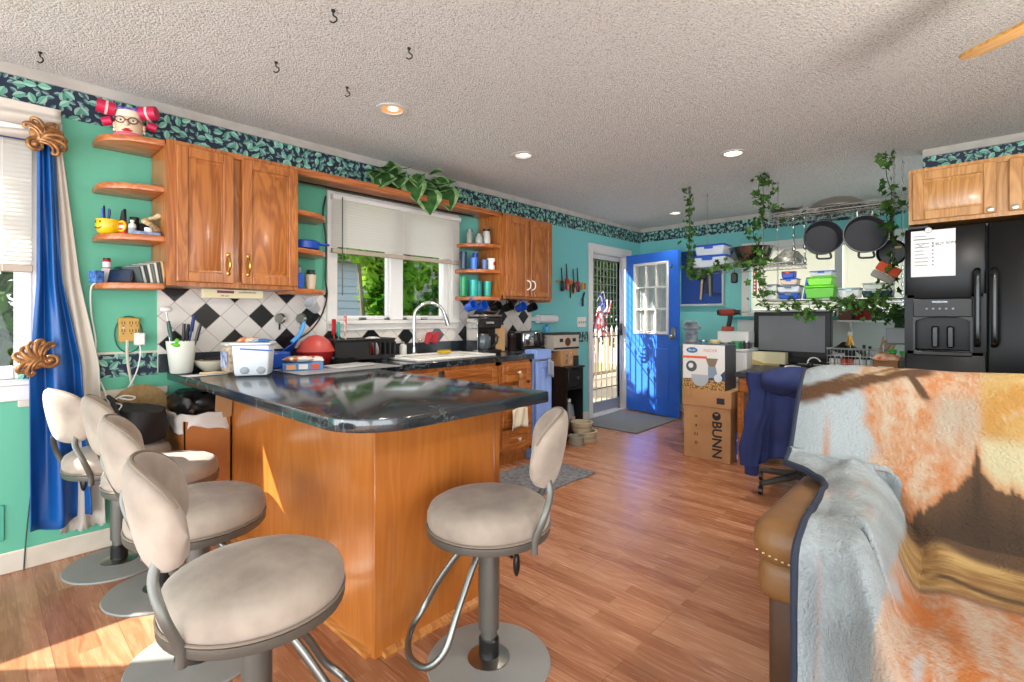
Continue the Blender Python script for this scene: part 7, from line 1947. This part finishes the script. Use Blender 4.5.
# throw: a cloth following back, seat and arm, with its printed landscape
BACK = [(2.50, 0.62), (2.49, 0.86), (2.45, 0.99), (2.38, 1.03), (2.31, 1.02), (2.265, 0.975), (2.12, 0.735)]
SEATP = BACK + [(2.0, 0.545), (1.955, 0.503), (1.89, 0.488), (1.60, 0.495), (1.42, 0.488), (1.35, 0.455), (1.335, 0.38), (1.335, 0.06)]
ARMP = BACK + [(2.10, 0.70), (2.05, 0.678), (1.98, 0.672), (1.75, 0.668), (1.58, 0.655), (1.50, 0.61), (1.478, 0.53), (1.472, 0.06)]
def along(P, n_per):
    out = []
    for (a, b), k in zip(zip(P, P[1:]), n_per):
        for i in range(k):
            t = i / k
            out.append((a[0] + (b[0] - a[0]) * t, a[1] + (b[1] - a[1]) * t))
    out.append(P[-1])
    # soften the corners
    for _ in range(80):
        o2 = out[:]
        for i in range(1, len(out) - 1):
            o2[i] = tuple((out[i - 1][j] + 2 * out[i][j] + out[i + 1][j]) / 4 for j in (0, 1))
        out = o2
    return out
K = 3
NP = [k * K for k in [5, 5, 4, 4, 3, 3, 14, 12, 5, 6, 16, 10, 6, 6, 18]]
NP = NP[:len(SEATP) - 1]
SA, AA = along(SEATP, NP), along(ARMP, NP)
NV = len(SA)
NU = 250
i_arm = sum(NP[:6]) + 8 * K
XR = 4.66
def print_col(X, Y, z, zone, n):
    """printed landscape, in sheet space (X across, b down the back, Y on the seat)"""
    def nz(p, f, o=0.0):
        return noise.noise(Vector((p[0] * f + o, p[1] * f + o * 1.7, o)))
    def mixc(a, b, t):
        t = min(1, max(0, t))
        return tuple(p + (q - p) * t for p, q in zip(a, b))
    white = (0.28, 0.32, 0.33); rust = (0.33, 0.105, 0.02); gold = (0.30, 0.155, 0.035); cream = (0.38, 0.32, 0.23); brown = (0.06, 0.031, 0.013); dark = (0.03, 0.016, 0.007); wood_ = (0.48, 0.28, 0.09)
    if zone == 'arm':
        c = mixc(white, (0.21, 0.235, 0.24), 0.5 + 0.8 * nz((X, Y + z), 9) + 0.6 * nz((X, Y + z), 60, 2.0))
        return mixc(c, rust, 0.35 * sst(0.32, 0.5, nz((X * 3, Y), 8, 3.1)) * (0.5 + 0.5 * nz((X, Y + z), 70, 1.0)))
    if zone == 'back':
        b = (0.98 - z) / 0.84 if Y < 2.30 else -0.03 - (Y - 2.27) * 0.8
        u = X + 0.03 * nz((X, b), 7, 1.0)
        streak = nz((X * 4.0, b * 0.9), 5, 2.0) + 0.55 * nz((X, b), 26, 4.0) + 0.6 * nz((X, b), 75, 2.0) + 0.5 * nz((X, b), 150, 6.0)
        base = mixc(mixc(rust, cream, 0.12), mixc(cream, rust, 0.08), sst(-0.75, 0.85, streak))
        left = sst(3.06, 3.10, X - 0.22 * max(b, 0) + 0.03 * nz((X, b), 12, 5.0))
        c = mixc(white, base, left)
        # rust flecks in the pale part, cool patch, gold right part
        c = mixc(c, rust, (1 - left) * 0.6 * sst(0.02, 0.0, abs(X - 2.985 - 0.06 * b)) * sst(0.1, 0.3, b))
        cool = sst(0.09, 0.03, abs(X - 3.36)) * sst(0.30, 0.10, b) * sst(0.0, 0.06, b)
        c = mixc(c, (0.26, 0.25, 0.20), 0.65 * cool)
        right = sst(3.40, 3.43, X)
        g = mixc(gold, (0.33, 0.22, 0.075), sst(-0.3, 0.4, nz((X, b), 8, 6.0) + 0.5 * nz((X, b), 60, 3.0) + 0.4 * nz((X, b), 130, 3.0)))
        g = mixc(g, (0.38, 0.33, 0.22), sst(0.15, 0.5, nz((X, b), 10, 7.0) + 0.3 * nz((X, b), 70, 7.0)))
        g = mixc(g, (0.37, 0.33, 0.20), sst(0.14, 0.20, b))
        c = mixc(c, g, right)
        # dark branch across the top with an arm pointing down
        line = 0.085 - (X - 2.88) * 0.46
        c = mixc(c, (0.075, 0.034, 0.012), sst(0.048, 0.03, abs(b - line + 0.012 * nz((X, b), 20, 8.0))) * sst(3.31, 3.27, X))
        c = mixc(c, (0.5, 0.36, 0.18), sst(0.012, 0.004, abs(b - line + 0.022)) * sst(3.0, 3.1, X) * sst(3.34, 3.28, X) * (0.5 + 0.5 * nz((X, b), 40, 3.0)))
        c = mixc(c, brown, sst(0.016, 0.009, abs(X - 3.225 - 0.55 * (b + 0.045))) * sst(-0.07, -0.05, b) * sst(0.065, 0.05, b))
        # dark forested hill with a ragged top
        pts = [(2.9, 0.75), (3.19, 0.60), (3.24, 0.49), (3.33, 0.375), (3.39, 0.30), (3.405, 0.20), (3.42, 0.29), (3.47, 0.335), (3.56, 0.33), (3.7, 0.28), (4.0, 0.36), (4.4, 0.30), (4.8, 0.36)]
        top = 0.9
        for (x0, b0), (x1, b1) in zip(pts, pts[1:]):
            if x0 <= X <= x1:
                top = b0 + (b1 - b0) * (X - x0) / (x1 - x0)
        top += 0.022 * nz((X, 0.3), 60, 2.0) + 0.012 * nz((X, 0.3), 130, 5.0)
        hill = sst(-0.006, 0.008, b - top)
        c = mixc(c, rust, 0.6 * sst(-0.05, 0.0, b - top))
        c = mixc(c, mixc(brown, dark, sst(0.0, 0.15, b - top) + 0.3 * nz((X, b), 14)), hill)
        return c
    # seat
    q = Y + 0.10 * (X - 3.2)
    lo = mixc(mixc(rust, (0.36, 0.28, 0.21), sst(-0.7, 0.7, nz((X * 4, Y * 0.9), 5, 9.0) + 0.4 * nz((X, Y), 24, 1.0) + 0.5 * nz((X, Y), 75, 4.0) + 0.4 * nz((X, Y), 150, 4.0))), white, sst(3.27, 3.18, X + 0.05 * nz((X, Y), 8, 3)))
    lo = mixc(lo, white, 0.7 * sst(0.25, 0.45, nz((X * 3, Y), 6, 4.0)))
    y_top = 1.965 - 0.10 * (X - 3.2); y_bot = 1.79 - 0.16 * (X - 3.2) + 0.02 * math.sin(X * 9)
    log = sst(y_bot - 0.006, y_bot + 0.01, Y) * sst(3.195, 3.215, X)
    grain = 0.7 * nz((X * 0.5 + 0.3 * nz((X, Y), 6, 2.0), Y * 5), 6, 5.0) + 0.4 * nz((X * 0.8, Y * 6), 22, 2.0)
    wc_ = mixc((0.20, 0.10, 0.03), (0.36, 0.24, 0.09), sst(-0.35, 0.35, grain))
    wc_ = mixc(wc_, (0.07, 0.035, 0.012), sst(0.02, 0.008, abs(Y - (y_bot + 0.075) - 0.02 * math.sin(X * 14))) * sst(3.3, 3.34, X))
    c = mixc(lo, wc_, log)
    c = mixc(c, (0.12, 0.055, 0.02), 0.8 * sst(0.03, 0.0, abs(Y - y_bot + 0.012)) * sst(3.2, 3.22, X))
    c = mixc(c, brown, sst(y_top, y_top + 0.03, Y))
    return c
def throw_pt(u, i):
    va = sst(i_arm + 15 * K, i_arm + 27 * K, i)
    xl = 2.885 + 0.17 * va
    # rounded upper left corner of the back
    if i < 24:
        xl += 0.0
    X = xl + (XR - xl) * (u ** 1.25)
    w = sst(3.17, 3.29, X) if i > i_arm - 9 * K else 1.0
    if i_arm - 9 * K < i:
        w = 1 - (1 - sst(3.17, 3.29, X)) * sst(i_arm - 9 * K, i_arm + 2 * K, i)
    Y, z = AA[i][0] + (SA[i][0] - AA[i][0]) * w, AA[i][1] + (SA[i][1] - AA[i][1]) * w
    edge = max(0.0, 2.99 - X)
    if i < 26 * K:
        z -= 2.6 * edge * edge
    # slack folds where cloth turns from the arm to the seat
    k = sst(i_arm, i_arm + 10 * K, i)
    fold = 0.030 * math.sin(26 * (X - 3.05) + 5.5 * Y + 3 * z) * sst(3.05, 3.10, X) * sst(3.42, 3.25, X) * k
    fold += (1 - w) * k * (0.03 * noise.noise(Vector((X * 9, Y * 5, z * 6))) + 0.016 * noise.noise(Vector((X * 17 + 4, Y * 13, z * 8))))
    fold += 0.008 * noise.noise(Vector((X * 7, Y * 7, z * 7)))
    nn = Vector((0, -0.6, 0.8))
    if i > i_arm + 40 * K:
        nn = Vector((0, -1, 0.05))
    return (X, Y + nn.y * fold - 0.012 * (1 - w) , z + nn.z * fold + 0.006), w
tv, tc_, tf = [], [], []
for i in range(NV):
    for k in range(NU):
        p, w = throw_pt(k / (NU - 1), i)
        tv.append(p)
        zone = 'back' if (i < i_arm + 8 * K and p[2] > 0.515 and w > 0.45) or i < i_arm - 2 * K else ('arm' if w < 0.55 else 'seat')
        tc_.append(print_col(p[0], p[1], p[2], zone, i))
for i in range(NV - 1):
    for k in range(NU - 1):
        a = i * NU + k
        tf.append((a, a + 1, a + NU + 1, a + NU))
def throw_mat():
    g = NG('throw_print')
    at = g.n('Attribute'); at.attribute_name = 'print'
    v = g.coord()
    n1 = g.noise(v, 130, 3)
    n2 = g.noise(v, 28, 4)
    g.bump(g.math('ADD', n1, g.math('MULTIPLY', n2, 0.8)), 0.9, 0.008)
    col = g.mix(g.math('MULTIPLY', n2, 0.0), at.outputs['Color'], '#e8e2d6')
    return g.out(col, 0.95)
th = thing('throw_blanket', 'fleece throw printed with an orange mountain lake landscape over the sofa', 'blanket', (2.92, 1.60, 0.0))
me = bpy.data.meshes.new('fleece')
me.from_pydata([(x - 2.92, y - 1.60, z) for x, y, z in tv], [], tf)
ca = me.color_attributes.new('print', 'FLOAT_COLOR', 'POINT')
ca.data.foreach_set('color', [q for c in tc_ for q in (*[max(0.0, p) for p in c], 1.0)])
me.polygons.foreach_set('use_smooth', [True] * len(me.polygons))
me.materials.append(throw_mat())
fo_ = bpy.data.objects.new('fleece', me); COL.objects.link(fo_); fo_.parent = th
md = fo_.modifiers.new('thickness', 'SOLIDIFY'); md.thickness = 0.012; md.offset = 0
ed = [throw_pt(0, i)[0] for i in range(NV)]
bn = MB().tube([(x - 2.92, y - 1.60, z) for x, y, z in ed], 1.0, 8, flat=(0.010, 0.013))
bn.build('binding', mat('binding_navy', '#232a3a', 0.9), th)

# ------------------------------------------------------------------ ceiling: recessed lights, hooks, fan, plant
def downlight(label, x, y, lit, col, power):
    t = thing('recessed_light', label, 'ceiling light', (x, y, CH), 0, 'recessed ceiling lights')
    MB().lathe([(0.062, 0.0), (0.088, 0.0), (0.09, -0.006), (0.064, -0.008), (0.06, -0.002)], seg=32).build('trim_ring', mat('ring_white', '#cfccc6', 0.4), t)
    MB().lathe([(0.061, -0.001), (0.05, -0.0005), (0.0, -0.0004)], seg=28).build('lens' , mat('lens_%s' % lit, col, 0.4, emit=power), t)
    MB().ball((0.012, 0.0, -0.004), (0.03, 0.03, 0.006)).build('bulb', mat('bulb_%s' % lit, '#fff6ea', 0.4, emit=power * 2.5), t)
    d = bpy.data.lights.new('downlight_beam', 'SPOT'); d.energy = 60 if power > 2 else 34; d.spot_size = R(120); d.spot_blend = 0.8; d.shadow_soft_size = 0.05; d.color = (1, 0.9, 0.78)
    o = bpy.data.objects.new('downlight_beam', d); COL.objects.link(o); o.location = (x, y, CH - 0.03)
downlight('recessed light with a warm copper glow nearest the large wall cabinet', 0.90, 1.667, 'warm', '#d98a52', 0.9)
downlight('recessed light above the sink run, dimly lit', 0.913, 2.808, 'dim', '#d9d3c8', 0.8)
downlight('brightly lit recessed light in front of the pot rack', 2.084, 3.83, 'bright', '#fff4e4', 3.0)
downlight('recessed light farthest away near the back wall', 0.828, 5.58, 'far', '#e2dfd6', 1.0)
for i, (x, y, lab) in enumerate([(1.536, 0.971, 'ceiling hook nearest the camera'), (0.956, 0.984, 'ceiling hook left of the others'), (0.966, 1.346, 'ceiling hook nearest the copper glowing light'), (1.524, 1.341, 'ceiling hook right of the others'), (0.255, 0.212, 'ceiling hook by the left window')]):
    h = MB().lathe([(0, 0), (0.008, 0), (0.008, -0.006), (0, -0.006)], seg=10).tube(spline([(0, 0, -0.004), (0, 0, -0.02), (0.012, 0, -0.03), (0.014, 0, -0.042), (0.0, 0, -0.05), (-0.012, 0, -0.044)], 4), 0.0032, 6)
    one('ceiling_hook', lab, 'hook', h, mat('hook_dark', '#3a3835', 0.4, 0.7), (x, y, CH), R(40), group='small ceiling hooks')
fn_ = thing('ceiling_fan', 'ceiling fan whose light wooden blade tip enters at the top right', 'fan', (3.86, 2.02, 2.17))
BL = wood('blade_wood', '#a87838', '#bd8d4a', '#caa05c', 'X', 0.3)
for k in range(5):
    a = R(137.5 + 72 * k)
    pts = [(0.17, -0.045), (0.60, -0.062)] + [(0.60 + 0.06 * math.sin(R(q)), -0.062 * math.cos(R(q))) for q in range(15, 166, 15)] + [(0.60, 0.062), (0.17, 0.045)]
    mb = MB(); mb.M = Matrix.Rotation(a, 4, 'Z') @ Matrix.Rotation(R(-12), 4, 'X')
    mb.prism(pts, -0.005, 0.005)
    mb.build('blade', BL, fn_)
    mb = MB(); mb.M = Matrix.Rotation(a, 4, 'Z')
    mb.box(0.06, 0.20, -0.018, 0.018, -0.004, 0.004)
    mb.build('blade_arm', BRASS, fn_)
MB().lathe([(0, 0.06), (0.10, 0.055), (0.12, 0.02), (0.11, -0.04), (0.06, -0.07), (0, -0.075)], seg=28).build('motor', BRASS, fn_)
MB().cyl((0, 0, 0.05), (0, 0, 0.27), 0.013).lathe([(0.06, 0.27), (0.055, 0.24), (0.015, 0.22)], seg=20).build('down_rod', BRASS, fn_)
MB().lathe([(0.05, -0.075), (0.11, -0.11), (0.12, -0.14), (0.08, -0.18), (0, -0.195)], seg=24).build('added_globe', mat('globe', '#fff3e0', 0.4, emit=3.0), fn_)  # globe and its lamp are out of view, added to light the ceiling
d = bpy.data.lights.new('added_fan_fill', 'POINT'); d.energy = 45; d.shadow_soft_size = 0.12; d.color = (1, 0.93, 0.83)
o = bpy.data.objects.new('added_fan_fill', d); COL.objects.link(o); o.location = (3.86, 2.02, 1.93)
# plant on the bridge shelf
pp = thing('artificial_plant', 'leafy variegated plant trailing over the orange shelf above the window', 'plant', (0.16, 2.28, 2.163))
MB().lathe([(0, 0), (0.06, 0), (0.085, 0.10), (0.08, 0.10), (0.055, 0.01), (0, 0.01)], seg=20).build('pot', mat('pot_brown', '#4a3a2e', 0.6), pp)
def big_leaf(mb, p, d, s, nrm_hint, mi=0):
    d = d.normalized(); side = d.cross(nrm_hint).normalized(); nrm = side.cross(d)
    prof = [(0.0, 0.0), (0.12, 0.36), (0.3, 0.5), (0.5, 0.46), (0.75, 0.27), (1.0, 0.0)]
    vs, fs, mis = [], [], []
    for t, w in prof:
        bend = -0.15 * t * t * s
        c = p + d * (t * s) + nrm * bend
        for f in (-1.0, -0.62, 0.0, 0.62, 1.0):
            vs.append(c + side * (f * w * s) + nrm * (abs(f) * 0.12 * s * w))
    for r_ in range(len(prof) - 1):
        for c in range(4):
            q = (r_ * 5 + c, r_ * 5 + c + 1, r_ * 5 + c + 6, r_ * 5 + c + 5)
            o = len(mb.v)
            fs.append((q, 1 if c in (0, 3) else 0))
    o = len(mb.v)
    mb.v += [tuple(v) for v in vs]
    for q, m in fs:
        mb.f.append([o + k for k in q]); mb.mi.append(m)
rn = random.Random(12)
LG, LY = leafy('pothos_green', '#2f4f2c', '#47703c', 20, 0.2), leafy('pothos_edge', '#5f8a4e', '#a9c48f', 20, 0.25)
specs = []
for k in range(34):
    a = rn.uniform(-PI, PI); rr = rn.uniform(0.05, 0.33)
    specs.append((Vector((0.05 + 0.10 * math.cos(a) + 0.05, rr * math.sin(a) * 1.0, 0.06 + rn.uniform(0, 0.10))), Vector((0.8 + rn.uniform(-0.6, 0.4), math.sin(a) * 0.9, rn.uniform(-0.9, 0.5))), rn.uniform(0.10, 0.16)))
lf_ = MB()
for p, d_, s in specs:
    if p.x + s > 0.0:
        p.x = max(p.x, 0.0)
        big_leaf(lf_, p, d_, s, Vector((0.4, -0.5, 0.8)))
big_leaf(lf_, Vector((0.14, 0.11, 0.06)), Vector((0.12, 0.03, -1)), 0.21, Vector((0.8, -0.6, 0.1)))
big_leaf(lf_, Vector((0.13, -0.03, 0.12)), Vector((0.25, 0.02, -0.9)), 0.2, Vector((0.8, -0.6, 0.2)))
big_leaf(lf_, Vector((0.12, 0.30, 0.11)), Vector((0.2, 0.1, -0.9)), 0.2, Vector((0.8, -0.6, 0.2)))
big_leaf(lf_, Vector((0.10, -0.24, 0.12)), Vector((0.2, -0.4, -0.5)), 0.19, Vector((0.8, -0.6, 0.3)))
lf_.build('foliage', [LG, LY], pp, sm=60)
stm = MB()
for p, d_, s in specs[:16]:
    stm.cyl((0.0, 0.0, 0.08), tuple(p), 0.003, seg=5)
stm.build('stem', STEM, pp)
